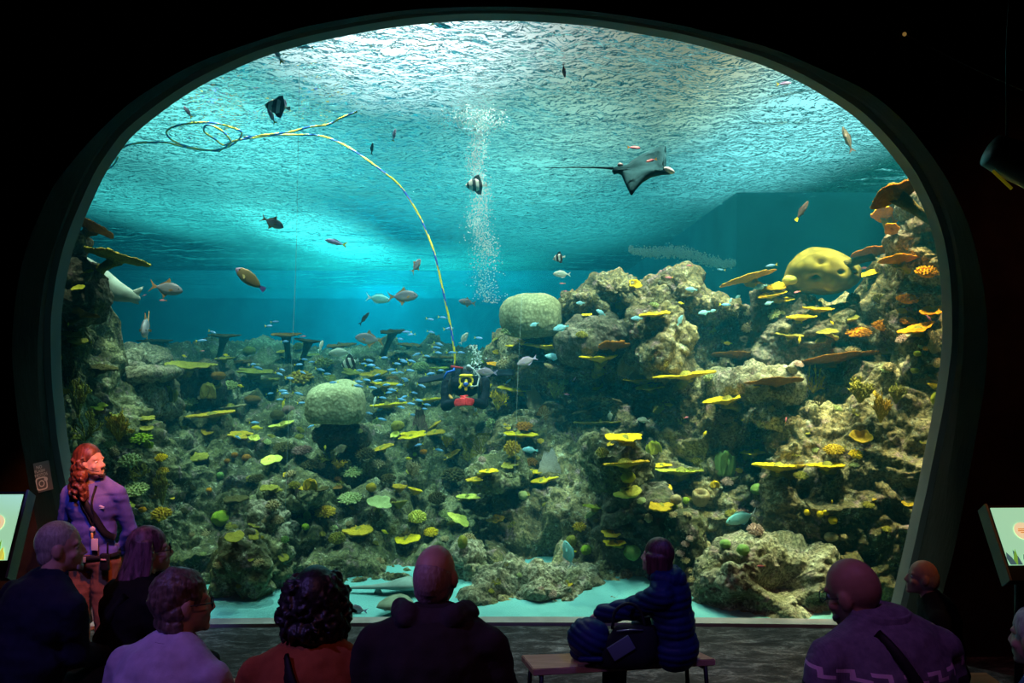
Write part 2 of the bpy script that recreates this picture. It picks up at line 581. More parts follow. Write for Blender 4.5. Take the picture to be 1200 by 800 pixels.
# rippled underside of the surface
m = bpy.data.materials.new('water_surface'); m.use_nodes = True
nt = m.node_tree; nt.nodes.clear()
outn = nt.nodes.new('ShaderNodeOutputMaterial')
geo = nt.nodes.new('ShaderNodeNewGeometry')
nb = texnoise(nt, mapping(nt, geo.outputs['Position'], (1, 1, 1)), 5.5, 2, 0.5, 0.6)
nb2 = texnoise(nt, mapping(nt, geo.outputs['Position'], (1, 1.2, 1), (0, 0, 0.5)), 12.0, 2, 0.5, 0.4)
bn = bump(nt, nb2, 1.0, 0.045, bump(nt, nb, 1.0, 0.14))
# wavelets tilted towards the eye let the ceiling's added glow through, the others mirror the tank
sz = nt.nodes.new('ShaderNodeSeparateXYZ'); nt.links.new(geo.outputs['Incoming'], sz.inputs[0])
dot = nt.nodes.new('ShaderNodeVectorMath'); dot.operation = 'DOT_PRODUCT'
nt.links.new(bn, dot.inputs[0]); nt.links.new(geo.outputs['Incoming'], dot.inputs[1])
ab_ = nt.nodes.new('ShaderNodeMath'); ab_.operation = 'ABSOLUTE'
nt.links.new(dot.outputs['Value'], ab_.inputs[0])
az = nt.nodes.new('ShaderNodeMath'); az.operation = 'ABSOLUTE'; nt.links.new(sz.outputs['Z'], az.inputs[0])
m7 = nt.nodes.new('ShaderNodeMath'); m7.operation = 'MULTIPLY'; nt.links.new(az.outputs[0], m7.inputs[0]); m7.inputs[1].default_value = 0.78
sb = nt.nodes.new('ShaderNodeMath'); sb.operation = 'SUBTRACT'; nt.links.new(ab_.outputs[0], sb.inputs[0]); nt.links.new(m7.outputs[0], sb.inputs[1])
mr = nt.nodes.new('ShaderNodeMapRange'); mr.interpolation_type = 'SMOOTHSTEP'
mr.inputs[1].default_value = 0.085; mr.inputs[2].default_value = 0.145; mr.inputs[3].default_value = 0.95; mr.inputs[4].default_value = 0.05
nt.links.new(sb.outputs[0], mr.inputs[0])
gl = nt.nodes.new('ShaderNodeBsdfGlossy'); gl.inputs['Color'].default_value = (0.9, 0.95, 0.95, 1); gl.inputs['Roughness'].default_value = 0.03
nt.links.new(bn, gl.inputs['Normal'])
tr = nt.nodes.new('ShaderNodeBsdfTransparent'); tr.inputs[0].default_value = (0.96, 0.99, 0.99, 1)
mx = nt.nodes.new('ShaderNodeMixShader')
nt.links.new(mr.outputs[0], mx.inputs[0]); nt.links.new(tr.outputs[0], mx.inputs[1]); nt.links.new(gl.outputs[0], mx.inputs[2])
nt.links.new(mx.outputs[0], outn.inputs['Surface'])
M_surf = m
ys = 7.0 + (np.linspace(0, 1, 640) ** 1.5) * (YB - 7.05)
xs = np.linspace(-27.9, 11.5, 760)
X, Y = np.meshgrid(xs, ys, indexing='ij')
x, y = X.ravel(), Y.ravel()
q = np.stack([x, y, np.zeros_like(x)], 1)
wx = x + 0.35 * fbm(q * 0.5 + 3, 2); wy = y + 0.35 * fbm(q * 0.5 + 9, 2)
q2 = np.stack([wx, wy, np.zeros_like(x)], 1)
h = 0.055 * fbm(q2 * np.array((0.8, 1.1, 1)), 2) + 0.022 * (1 - 2 * np.abs(fbm(q2 * np.array((2.2, 3.0, 1)) + 5.5, 2))) + 0.016 * fbm(q2 * np.array((5.0, 6.0, 1)) + 2.2, 2)
# rings where the diver's bubbles break the surface
rr = np.sqrt((x - P(556, 135, 11.2).x) ** 2 + (y - 11.2) ** 2)
h += 0.05 * np.sin(rr * 17) * np.exp(-(rr / 0.55) ** 2)
q[:, 2] = ZS + h
idx = np.arange(len(xs) * len(ys)).reshape(len(xs), len(ys))
gf = np.stack([idx[:-1, :-1], idx[:-1, 1:], idx[1:, 1:], idx[1:, :-1]], -1).reshape(-1, 4)
so = mobj('water_surface', q, gf.tolist(), M_surf)
so['kind'] = 'structure'
# =================================================================== reef rockwork
def rockmat(name, tones, pink=0.5, white=0.5, sc=1.0, green=0.4, seed=0.0):
    m, nt, bs = new_mat(name)
    oc = mapping(nt, objco(nt), (1, 1, 1), (0, 0, 0), (seed, seed * 1.7, seed * 0.6))
    a = texnoise(nt, oc, 1.6 * sc, 8, 0.62, 0.3)
    c = ramp(nt, a, [(0.30, tones[0]), (0.43, tones[1]), (0.55, tones[2]), (0.68, tones[3])])
    g = texnoise(nt, oc, 3.7 * sc, 6, 0.65)
    c = mixc(nt, ramp(nt, g, [(0.50, 0.0), (0.64, green)]), c, (0.11, 0.125, 0.025))
    k = texnoise(nt, mapping(nt, oc, (1, 1, 1), (0, 0, 0), (7, 3, 1)), 5.5 * sc, 7, 0.7)
    c = mixc(nt, ramp(nt, k, [(0.55, 0.0), (0.64, pink)]), c, (0.36, 0.20, 0.25))
    w = texnoise(nt, mapping(nt, oc, (1, 1, 1), (0, 0, 0), (1, 13, 4)), 9.0 * sc, 8, 0.75)
    c = mixc(nt, ramp(nt, w, [(0.55, 0.0), (0.65, white)]), c, (0.54, 0.51, 0.36))
    v = voro(nt, oc, 26.0 * sc)
    d = texnoise(nt, oc, 34.0 * sc, 4, 0.7)
    c = mixc(nt, ramp(nt, d, [(0.42, 0.75), (0.56, 0.0)]), c, (0.045, 0.05, 0.035))
    nt.links.new(c, bs.inputs['Base Color'])
    bs.inputs['Roughness'].default_value = 0.9
    bs.inputs['Specular IOR Level'].default_value = 0.03
    n1 = bump(nt, v, 0.55, 0.02)
    n2 = bump(nt, d, 0.8, 0.02, n1)
    nt.links.new(n2, bs.inputs['Normal'])
    return m


TAN = [(0.035, 0.027, 0.014), (0.13, 0.095, 0.045), (0.28, 0.21, 0.10), (0.50, 0.40, 0.21)]
GREY = [(0.025, 0.026, 0.016), (0.085, 0.082, 0.038), (0.19, 0.18, 0.085), (0.38, 0.36, 0.21)]
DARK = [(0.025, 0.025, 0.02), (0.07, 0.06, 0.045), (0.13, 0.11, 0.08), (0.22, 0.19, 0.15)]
M_rock_tan = rockmat('encrusted_tan_rock', TAN, 0.7, 0.95)
M_rock_grey = rockmat('encrusted_grey_rock', GREY, 0.55, 0.85, seed=3.0)
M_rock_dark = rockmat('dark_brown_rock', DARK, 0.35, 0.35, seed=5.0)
M_rock_pale = rockmat('pale_crusted_rock', [(0.07, 0.06, 0.04), (0.20, 0.17, 0.115), (0.33, 0.29, 0.20), (0.50, 0.46, 0.35)], 0.55, 0.9, seed=8.0)


def rockdisp(p, amp=1.0, big=1.0):
    wp = p + 0.12 * np.stack([fbm(p * 2.1 + 3, 2), fbm(p * 2.1 + 31, 2), fbm(p * 2.1 + 57, 2)], 1)
    h = 0.30 * big * (0.62 - worley(wp * 1.15 + 11))
    h = h + 0.20 * (0.55 - worley(wp * 2.7))
    h = h + 0.115 * (0.5 - worley(wp * 7.0 + 5))
    h = h + 0.09 * big * fbm(p * 1.7, 3)
    h = h + 0.042 * (0.5 - worley(p * 16.0)) + 0.016 * fbm(p * 33.0, 2)
    cav = np.clip((worley(wp * np.array((1.25, 1.25, 1.7)) + 23) - 0.66) / 0.30, 0, 1)
    h = h - 0.42 * big * cav * cav * (3 - 2 * cav)
    cav = np.clip((worley(wp * np.array((3.4, 3.4, 4.4)) + 3) - 0.62) / 0.30, 0, 1)
    h = h - 0.12 * cav * cav * (3 - 2 * cav)
    return h * amp


def gridnormals(V):
    du = np.gradient(V, axis=0); dv = np.gradient(V, axis=1)
    n = np.cross(du, dv)
    n /= np.linalg.norm(n, axis=2, keepdims=True) + 1e-9
    return n


REEF = []


def reef_patch(name, cols, mat, step=1.7, amp=1.0, big=1.0, ledge=0.16, lfreq=0.42, edge=(26, 26), label=None, cat='rock'):
    px = np.array([c[0] for c in cols], float)
    x = np.arange(px[0], px[-1] + 0.1, step)
    bot = np.interp(x, px, [c[1][0][0] for c in cols])
    top = np.interp(x, px, [c[1][-1][0] for c in cols])
    T = 24
    tt = np.linspace(0, 1, T)
    D = np.empty((len(cols), T))
    for i, c in enumerate(cols):
        a = np.array(c[1], float)
        py = a[0, 0] + (a[-1, 0] - a[0, 0]) * tt
        o = np.argsort(a[:, 0])
        D[i] = np.interp(py, a[o, 0], a[o, 1])
    Dx = np.empty((len(x), T))
    # smooth interpolation across columns
    j = np.clip(np.searchsorted(px, x, side='right') - 1, 0, len(px) - 2)
    f = (x - px[j]) / (px[j + 1] - px[j]); f = f * f * (3 - 2 * f)
    Dx = D[j] * (1 - f[:, None]) + D[j + 1] * f[:, None]
    rows = int((bot - top).max() / step) + 2
    t = np.linspace(0, 1, rows)
    tb = np.clip(t * (T - 1), 0, T - 1.0001); k = tb.astype(int); ff = tb - k
    DD = Dx[:, k] * (1 - ff) + Dx[:, k + 1] * ff
    PY = bot[:, None] + (top - bot)[:, None] * t[None, :]
    e0 = np.clip(1 - (x - x[0]) / edge[0], 0, 1) ** 2 if edge[0] else 0 * x
    e1 = np.clip(1 - (x[-1] - x) / edge[1], 0, 1) ** 2 if edge[1] else 0 * x
    off = 1.6 * (e0 + e1)
    crest = np.clip((t - 0.93) / 0.07, 0, 1) ** 2
    XW = (x[:, None] - 600) * DD / F
    ZW = CAMZ - (PY - 400) * DD / F
    YW = DD + off[:, None] + 0.25 * crest[None, :]
    # roll over the crest and down behind
    nb = 14
    bx, by, bz = [], [], []
    for q in range(1, nb + 1):
        u = q / nb
        by.append(YW[:, -1] + 2.0 * u)
        bz.append(ZW[:, -1] * (1 - u ** 1.6) - 0.3 * u ** 1.6)
        bx.append(XW[:, -1])
    XW = np.concatenate([XW, np.stack(bx, 1)], 1); YW = np.concatenate([YW, np.stack(by, 1)], 1); ZW = np.concatenate([ZW, np.stack(bz, 1)], 1)
    V = np.stack([XW, YW, ZW], 2)
    n = gridnormals(V)
    if n[..., 1].mean() > 0: n = -n
    p = V.reshape(-1, 3)
    s = p[:, 2] / lfreq + 0.9 * fbm(p * np.array((0.6, 0.6, 0.25)) + 2.7, 2) + 0.25 * fbm(p * 1.9, 2)
    s = s - np.floor(s)
    prof = np.where(s < 0.82, (s / 0.82) ** 1.8, (1 - s) / 0.18)
    mask = np.clip(0.5 + 1.2 * vnoise(p * 0.9 + 40), 0, 1)
    h = rockdisp(p, amp, big)
    p2 = p + n.reshape(-1, 3) * h[:, None]
    p2[:, 1] -= ledge * prof * mask
    p2[:, 2] = np.maximum(p2[:, 2], -0.25)
    nx_, ny_ = V.shape[0], V.shape[1]
    idx = np.arange(nx_ * ny_).reshape(nx_, ny_)
    gf = np.stack([idx[:-1, :-1], idx[1:, :-1], idx[1:, 1:], idx[:-1, 1:]], -1).reshape(-1, 4)
    o = mobj(name, p2, gf.tolist(), mat)
    tag(o, label, cat)
    REEF.append(o)
    return o


def rock_blob(name, px, py, d, rx, rz, ry, mat, label, cat='rock', amp=0.5, big=0.75, ex=2.6, sub=6, flat=None, rot=(0, 0, 0), fine=None, reef=True):
    """a free-standing boulder: RX, RZ half-size in pixels, RY half-depth in metres"""
    c = P(px, py, d)
    k = d / F
    bm = bmesh.new()
    bmesh.ops.create_icosphere(bm, subdivisions=sub, radius=1.0)
    v = np.array([q.co for q in bm.verts])
    fs = [[q.index for q in f.verts] for f in bm.faces]
    bm.free()
    nn = (np.abs(v) ** ex).sum(1) ** (1 / ex)
    v = v / nn[:, None]
    if flat is not None:
        v[:, 2] = np.where(v[:, 2] < flat, flat + (v[:, 2] - flat) * 0.15, v[:, 2])
    r = np.array((rx * k, ry, rz * k))
    nrm = v / r; nrm /= np.linalg.norm(nrm, axis=1, keepdims=True)
    p = v * r
    M = np.array(Euler(rot).to_matrix())
    p = p @ M.T; nrm = nrm @ M.T
    pw = p + np.array(c)
    h = fine(pw, nrm, v) if fine is not None else rockdisp(pw, min(1.25, amp * 1.5), big) + 0.10 * fbm(pw * 2.6 + 50, 2)
    p = p + nrm * h[:, None]
    o = mobj(name, p, fs, mat)
    o.location = c
    tag(o, label, cat)
    bpy.context.view_layer.update()
    if reef: REEF.append(o)
    return o


# far slope behind the diver, running back into the blue
far_cols = [
    (60, [(705, 8.0), (600, 8.6), (500, 9.6), (450, 10.4), (425, 11.0)]),
    (130, [(705, 7.9), (600, 8.5), (500, 9.5), (450, 10.6), (420, 11.6)]),
    (190, [(703, 7.9), (600, 8.6), (500, 9.8), (450, 11.2), (412, 13.0)]),
    (240, [(702, 7.9), (600, 8.8), (500, 10.2), (450, 12.0), (403, 14.5)]),
    (310, [(702, 7.9), (600, 8.9), (540, 9.6), (500, 10.4), (450, 12.2), (403, 15.0)]),
    (380, [(702, 8.0), (640, 8.6), (600, 9.0), (530, 9.8), (500, 10.4), (450, 12.2), (406, 15.0)]),
    (440, [(700, 8.2), (640, 8.9), (600, 9.2), (530, 10.0), (500, 10.6), (450, 12.2), (398, 15.0)]),
    (500, [(700, 8.3), (640, 9.0), (600, 9.3), (530, 10.2), (500, 10.8), (450, 12.2), (396, 15.0)]),
    (560, [(702, 8.3), (640, 9.2), (600, 9.6), (530, 10.4), (500, 11.0), (450, 12.2), (415, 14.0)]),
    (640, [(702, 8.4), (640, 9.4), (600, 9.8), (530, 10.8), (500, 11.4), (450, 12.2), (430, 13.0)]),
    (720, [(702, 8.6), (640, 9.6), (600, 10.2), (530, 11.2), (450, 12.6), (430, 13.0)]),
]
reef_patch('reef_rock', far_cols, M_rock_grey, amp=0.95, big=0.9, ledge=0.22, label='broad grey-green coral rock slope rising behind and below the diver', edge=(0, 40))

mid_cols = [
    (566, [(708, 7.6), (690, 8.0), (640, 9.0), (560, 10.2), (500, 10.9), (450, 11.3), (425, 11.5)]),
    (590, [(708, 7.6), (690, 7.95), (640, 8.9), (560, 9.8), (500, 10.4), (450, 10.7), (405, 11.0), (392, 11.2)]),
    (640, [(708, 7.6), (690, 7.95), (640, 8.8), (560, 9.6), (500, 10.2), (450, 10.4), (400, 10.6), (385, 10.9)]),
    (665, [(708, 7.6), (690, 7.95), (640, 8.7), (560, 9.4), (500, 10.1), (450, 10.3), (400, 10.4), (362, 10.8)]),
    (700, [(708, 7.6), (690, 7.95), (640, 8.6), (560, 9.2), (500, 9.9), (450, 10.1), (400, 10.3), (350, 10.6)]),
    (745, [(708, 7.6), (690, 7.95), (640, 8.6), (600, 8.8), (560, 9.1), (500, 9.6), (450, 9.9), (400, 10.1), (352, 10.5)]),
    (790, [(708, 7.6), (690, 7.95), (640, 8.6), (600, 8.7), (560, 8.9), (500, 9.3), (450, 9.6), (400, 10.0), (352, 10.4)]),
    (840, [(725, 7.5), (700, 8.1), (640, 8.6), (600, 8.6), (560, 8.65), (500, 9.0), (450, 9.5), (400, 9.9), (356, 10.3)]),
    (900, [(725, 7.5), (700, 8.1), (640, 8.8), (600, 8.7), (560, 8.7), (500, 9.0), (450, 9.3), (400, 9.8), (352, 10.2)]),
    (950, [(725, 7.5), (700, 8.1), (640, 8.7), (560, 8.7), (500, 9.2), (400, 9.9), (360, 10.3)]),
]
reef_patch('reef_rock', mid_cols, M_rock_tan, amp=1.0, big=1.0, ledge=0.20, label='tall tan coral rock outcrop with a lumpy crest between the round boulder corals', edge=(22, 30))

right_cols = [
    (880, [(748, 7.28), (700, 7.7), (640, 8.2), (560, 8.45), (500, 8.75), (440, 9.2), (400, 9.7), (372, 10.2)]),
    (925, [(748, 7.28), (700, 7.6), (640, 7.95), (560, 8.2), (500, 8.5), (440, 9.1), (400, 9.5), (355, 10.0)]),
    (975, [(748, 7.28), (700, 7.55), (640, 7.8), (560, 8.0), (500, 8.3), (440, 8.9), (400, 9.3), (350, 9.8)]),
    (1010, [(748, 7.28), (700, 7.5), (640, 7.7), (560, 7.9), (500, 8.15), (440, 8.6), (400, 8.9), (350, 9.4), (338, 9.6)]),
    (1040, [(748, 7.28), (700, 7.45), (640, 7.62), (560, 7.8), (500, 8.0), (440, 8.35), (400, 8.6), (350, 9.0), (300, 9.3)]),
    (1070, [(748, 7.28), (700, 7.42), (640, 7.55), (560, 7.7), (500, 7.9), (440, 8.15), (400, 8.35), (350, 8.6), (290, 8.95)]),
    (1120, [(748, 7.28), (700, 7.4), (640, 7.5), (560, 7.6), (500, 7.75), (440, 7.95), (400, 8.1), (350, 8.25), (285, 8.5)]),
    (1190, [(748, 7.28), (700, 7.4), (640, 7.5), (560, 7.6), (500, 7.7), (440, 7.9), (400, 8.05), (350, 8.2), (285, 8.4)]),
]
reef_patch('reef_rock', right_cols, M_rock_tan, amp=0.85, big=0.85, ledge=0.14, label='steep brown coral rock wall pressed against the edge of the glass beside the bald men', edge=(26, 0))

left_cols = [
    (0, [(735, 7.5), (600, 7.6), (500, 7.7), (400, 7.8), (320, 8.0), (300, 8.2)]),
    (62, [(735, 7.5), (600, 7.6), (500, 7.75), (420, 7.9), (400, 8.0), (330, 8.1), (312, 8.3)]),
    (88, [(735, 7.5), (600, 7.65), (500, 7.9), (420, 8.1), (400, 8.2), (330, 8.2), (318, 8.4)]),
    (104, [(735, 7.6), (600, 7.8), (500, 8.1), (440, 8.3), (420, 8.4), (400, 8.5)]),
    (130, [(735, 7.7), (600, 8.0), (500, 8.4), (480, 8.5), (460, 8.7)]),
    (165, [(735, 7.9), (600, 8.1), (520, 8.5), (500, 8.8)]),
    (210, [(735, 8.0), (620, 8.3), (560, 8.6), (540, 9.0)]),
]
reef_patch('reef_rock', left_cols, M_rock_grey, amp=0.8, big=0.8, ledge=0.13, label='narrow rock buttress at the glass edge behind the standing guide', edge=(0, 30))

# ------------------------------------------------- separate boulders
rock_blob('boulder', 790, 1, 1, 1, 1, 1, M_rock_tan, 'x', sub=2) if False else None
rock_blob('boulder', 150, 424, 10.4, 40, 22, 0.55, M_rock_pale, 'sloping pale slab of rock at the foot of the blue gap over the guide', amp=0.35, ex=2.4, rot=(0, R(12), 0))
rock_blob('boulder', 164, 466, 9.6, 35, 23, 0.4, M_rock_pale, 'knobbly square-cut block of rock under a thin flat slab', amp=0.5, ex=3.6)
rock_blob('boulder', 166, 441, 9.5, 38, 6, 0.45, M_rock_pale, 'thin flat slab of rock laid on the knobbly square block', amp=0.25, ex=2.6, rot=(0, R(-7), 0))
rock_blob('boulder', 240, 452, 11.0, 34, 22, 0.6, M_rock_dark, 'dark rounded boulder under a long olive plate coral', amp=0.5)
rock_blob('boulder', 690, 355, 10.2, 36, 18, 0.5, M_rock_tan, 'crest rock beside the pale dome coral, topped with orange growth', amp=0.6, sub=6)
rock_blob('boulder', 722, 344, 10.1, 27, 21, 0.5, M_rock_tan, 'crest rock below the swimming striped fish, next to a yellow cup coral', amp=0.7)
rock_blob('boulder', 760, 357, 10.0, 22, 24, 0.45, M_rock_tan, 'square crest rock with a yellow cup coral on its shoulder', amp=0.55, ex=3.2)
rock_blob('boulder', 796, 346, 9.9, 18, 24, 0.4, M_rock_tan, 'tallest pinnacle of crest rock left of the pale blue fish', amp=0.7)
rock_blob('boulder', 836, 364, 9.9, 30, 15, 0.5, M_rock_tan, 'low broken crest rock behind the pale blue fish', amp=0.6)
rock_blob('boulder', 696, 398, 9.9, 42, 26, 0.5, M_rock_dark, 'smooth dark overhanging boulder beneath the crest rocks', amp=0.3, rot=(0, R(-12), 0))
rock_blob('boulder', 772, 400, 9.7, 36, 40, 0.5, M_rock_tan, 'grey-pink encrusted boulder below the thin yellow plate', amp=0.6)
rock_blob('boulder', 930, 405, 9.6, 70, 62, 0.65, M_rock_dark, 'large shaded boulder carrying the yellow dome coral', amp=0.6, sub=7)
rock_blob('boulder', 900, 452, 9.05, 50, 20, 0.4, M_rock_pale, 'pale crusted ledge rock below the big shaded boulder', amp=0.5)
rock_blob('boulder', 896, 487, 8.72, 24, 14, 0.22, M_rock_pale, 'small pale nodule rock in the middle of a dark wall', amp=0.4)
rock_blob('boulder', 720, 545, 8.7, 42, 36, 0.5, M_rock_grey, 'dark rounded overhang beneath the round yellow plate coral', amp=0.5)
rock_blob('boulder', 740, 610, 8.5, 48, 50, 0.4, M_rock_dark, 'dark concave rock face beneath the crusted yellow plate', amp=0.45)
rock_blob('boulder', 617, 692, 8.05, 76, 34, 0.55, M_rock_pale, 'low mound of pale rippled rock on the sand left of the bench visitor', amp=0.5, sub=7, ex=2.3)
rock_blob('boulder', 585, 555, 9.4, 36, 16, 0.4, M_rock_grey, 'jutting rock shelf under the grey sea fan', amp=0.5)
rock_blob('boulder', 345, 577, 8.9, 34, 14, 0.4, M_rock_grey, 'jutting rock shelf with olive plates above the dark hollow', amp=0.5)
rock_blob('boulder', 318, 615, 8.5, 20, 26, 0.35, M_rock_pale, 'hanging knob of pale rock under the olive plates', amp=0.5)
rock_blob('boulder', 300, 668, 8.0, 40, 34, 0.4, M_rock_grey, 'rounded foot of reef rock at the edge of the sand', amp=0.5)
rock_blob('boulder', 545, 664, 8.4, 17, 24, 0.3, M_rock_pale, 'small pale rock stub beside the bald visitor in the hooded jacket', amp=0.4)
rock_blob('boulder', 800, 668, 8.1, 22, 60, 0.3, M_rock_grey, 'rock pillar covered in pink clusters behind the bench visitor', amp=0.45)
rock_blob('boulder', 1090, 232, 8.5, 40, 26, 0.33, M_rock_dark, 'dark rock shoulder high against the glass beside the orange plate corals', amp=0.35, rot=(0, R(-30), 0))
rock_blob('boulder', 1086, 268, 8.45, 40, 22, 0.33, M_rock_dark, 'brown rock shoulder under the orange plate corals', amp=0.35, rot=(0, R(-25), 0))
rock_blob('boulder', 1096, 305, 8.4, 38, 26, 0.33, M_rock_tan, 'sunlit brown rock above the orange finger coral', amp=0.45)
rock_blob('boulder', 82, 332, 8.0, 36, 34, 0.45, M_rock_dark, 'rough rock head at the glass edge under the brown plate corals', amp=0.35)
rock_blob('boulder', 83, 287, 8.0, 20, 20, 0.3, M_rock_dark, 'dark stub of rock between the two brown plate corals', amp=0.2)


def holey(pw, nrm, v):
    h = rockdisp(pw, 0.75, 0.7)
    for cx, cy_, cz, r, dep in ((915, 668, 7.5, 0.22, 0.34), (868, 702, 7.5, 0.17, 0.22), (935, 640, 7.6, 0.12, 0.15), (955, 700, 7.5, 0.14, 0.18)):
        c = np.array(P(cx, cy_, cz))
        dd = np.sqrt(((pw - c)[:, [0, 2]] * np.array((0.7, 1.2)) ** 1) ** 2 @ np.ones(2))
        h = h - dep * np.exp(-(dd / r) ** 4) * (nrm[:, 1] < 0.2)
    return h


rock_blob('boulder', 896, 697, 7.68, 88, 66, 0.52, M_rock_pale, 'big knobbly pale boulder with dark hollows standing on the sand at the glass', ex=2.5, sub=7, fine=holey)


def dome(pw, nrm, v):
    h = 0.07 * fbm(pw * 1.8, 2) + 0.005 * fbm(pw * 26, 2)
    return h


def dome_mat(name, a, b, scale=30.0, holes=False):
    m, nt, bs = new_mat(name)
    oc = objco(nt)
    v = voro(nt, oc, scale)
    n = texnoise(nt, oc, 2.5, 6, 0.6)
    c = mixc(nt, ramp(nt, v, [(0.1, 0.0), (0.6, 0.8)]), a, b)
    c = mixc(nt, ramp(nt, n, [(0.45, 0.0), (0.7, 0.45)]), c, (0.13, 0.125, 0.045))
    nt.links.new(c, bs.inputs['Base Color'])
    bs.inputs['Roughness'].default_value = 0.9
    bs.inputs['Specular IOR Level'].default_value = 0.02
    nt.links.new(bump(nt, v, 0.3, 0.012), bs.inputs['Normal'])
    return m


M_dome = dome_mat('pale_boulder_coral', (0.44, 0.44, 0.27), (0.22, 0.23, 0.13))
M_domey = dome_mat('yellow_boulder_coral', (0.22, 0.18, 0.03), (0.09, 0.075, 0.014), 9.0)
rock_blob('boulder_coral', 392, 476, 9.6, 36, 27, 0.36, M_dome, 'pale green boulder coral with a flat shaded base below the fish school', 'coral', ex=2.7, flat=-0.7, fine=dome)
rock_blob('boulder', 396, 508, 9.75, 32, 16, 0.34, M_rock_dark, 'dark pedestal of rock holding up the pale boulder coral', amp=0.35)
rock_blob('boulder_coral', 623, 372, 10.3, 33, 24, 0.36, M_dome, 'pale dome coral on the reef shoulder just above and right of the diver', 'coral', ex=2.3, flat=-0.75, fine=dome)


def pitted(pw, nrm, v):
    h = 0.05 * fbm(pw * 2.0 + 4, 3) + 0.10 * np.clip(v[:, 0] - 0.55, 0, 1) - 0.05 * np.clip(v[:, 0] - 0.3, 0, 1) * np.abs(v[:, 2])
    for a, b, r in ((-0.38, 0.42, 0.13), (0.20, -0.02, 0.07), (-0.5, -0.38, 0.12), (0.72, 0.05, 0.06)):
        dd = (v[:, 0] - a) ** 2 + (v[:, 2] - b) ** 2
        h = h - 0.09 * np.exp(-dd / (r * r)) * (v[:, 1] < 0)
    return h


rock_blob('boulder_coral', 962, 321, 9.35, 41, 29, 0.42, M_domey, 'yellow dome coral with dark pits perched at the top of the shaded boulder', 'coral', ex=2.05, flat=-0.8, rot=(0, R(6), 0), fine=pitted)

# one tree of all rock surfaces, to set the corals down on
bpy.context.view_layer.update()


def all_bvh(objs):
    vs, ps = [], []
    for o in objs:
        b = len(vs)
        mw = o.matrix_world
        vs.extend([mw @ v.co for v in o.data.vertices])
        ps.extend([tuple(b + i for i in p.vertices) for p in o.data.polygons])
    return BVHTree.FromPolygons(vs, ps)


REEF_BVH = all_bvh(REEF)
EYE = Vector((0, 0, CAMZ))


def on_reef(px, py, default=9.0):
    """where the rock stands behind a point of the photo: (point, normal, depth)"""
    d = (P(px, py, 1.0) - EYE).normalized()
    loc, n, i, dist = REEF_BVH.ray_cast(EYE, d)
    if loc is None:
        return P(px, py, default), Vector((0, -0.6, 0.8)), default
    if n.dot(d) > 0: n = -n
    return loc, n, loc.y
# =================================================================== corals
def coralmat(name, c, c2=None, vs=18.0, bumpd=0.5, knob=False, var=0.35):
    m, nt, bs = new_mat(name)
    oc = objco(nt)
    c2 = c2 or [x * 0.55 for x in c]
    n = texnoise(nt, oc, 1.8, 5, 0.6)
    v = voro(nt, oc, vs)
    k = mixc(nt, ramp(nt, n, [(0.35, 0.0), (0.70, 0.8)]), c, c2)
    k = mixc(nt, ramp(nt, v, [(0.15, 0.0), (0.7, var)]), k, [x * 0.5 for x in c2])
    nt.links.new(k, bs.inputs['Base Color'])
    bs.inputs['Roughness'].default_value = 0.9
    bs.inputs['Specular IOR Level'].default_value = 0.03
    nt.links.new(bump(nt, v, bumpd, 0.06), bs.inputs['Normal'])
    return m


CM = {
    'yellow': coralmat('yellow_coral', (0.95, 0.66, 0.02), (0.80, 0.50, 0.02)),
    'lemon': coralmat('pale_yellow_coral', (0.95, 0.86, 0.18), (0.80, 0.70, 0.10)),
    'gold': coralmat('ochre_coral', (0.72, 0.46, 0.03), (0.45, 0.27, 0.03)),
    'olive': coralmat('olive_coral', (0.40, 0.34, 0.05), (0.20, 0.18, 0.04)),
    'brown': coralmat('brown_coral', (0.30, 0.15, 0.03), (0.16, 0.08, 0.02)),
    'dark': coralmat('dark_olive_coral', (0.11, 0.09, 0.03), (0.06, 0.05, 0.02)),
    'orange': coralmat('orange_coral', (0.90, 0.36, 0.01), (0.62, 0.22, 0.01)),
    'rust': coralmat('rust_brown_coral', (0.42, 0.17, 0.02), (0.24, 0.09, 0.01)),
    'tan': coralmat('tan_coral', (0.55, 0.42, 0.22), (0.34, 0.26, 0.13)),
    'lime': coralmat('lime_green_coral', (0.42, 0.56, 0.04), (0.26, 0.38, 0.03), 30),
    'green': coralmat('green_coral', (0.26, 0.42, 0.12), (0.15, 0.26, 0.07), 30),
    'palegreen': coralmat('pale_green_coral', (0.55, 0.60, 0.26), (0.34, 0.38, 0.14)),
    'pink': coralmat('pinkish_tan_coral', (0.62, 0.42, 0.36), (0.40, 0.25, 0.20)),
    'purple': coralmat('purplish_brown_coral', (0.32, 0.18, 0.16), (0.20, 0.11, 0.10)),
    'white': coralmat('greyish_white_coral', (0.72, 0.66, 0.68), (0.5, 0.45, 0.46)),
    'yellowgreen': coralmat('yellow_green_coral', (0.66, 0.62, 0.06), (0.42, 0.42, 0.04)),
}
CW_ = {'yellow': 'yellow', 'lemon': 'pale yellow', 'gold': 'ochre', 'olive': 'olive', 'brown': 'brown', 'dark': 'dark olive', 'orange': 'orange', 'rust': 'rust brown',
       'tan': 'tan', 'lime': 'lime green', 'green': 'green', 'palegreen': 'pale green', 'pink': 'pinkish', 'purple': 'purplish brown', 'white': 'greyish white', 'yellowgreen': 'yellow-green'}


def outline(seed, n=56, lob=0.14):
    r = random.Random(seed)
    ph = [r.uniform(0, 6.28) for _ in range(6)]
    am = [lob * r.uniform(0.5, 1.0) / (1 + 0.35 * k) for k in range(6)]
    out = []
    for j in range(n):
        a = 2 * PI * j / n
        out.append(1 + sum(am[k] * math.sin((k + 2) * a + ph[k]) for k in range(6)) - 0.5 * lob)
    return out


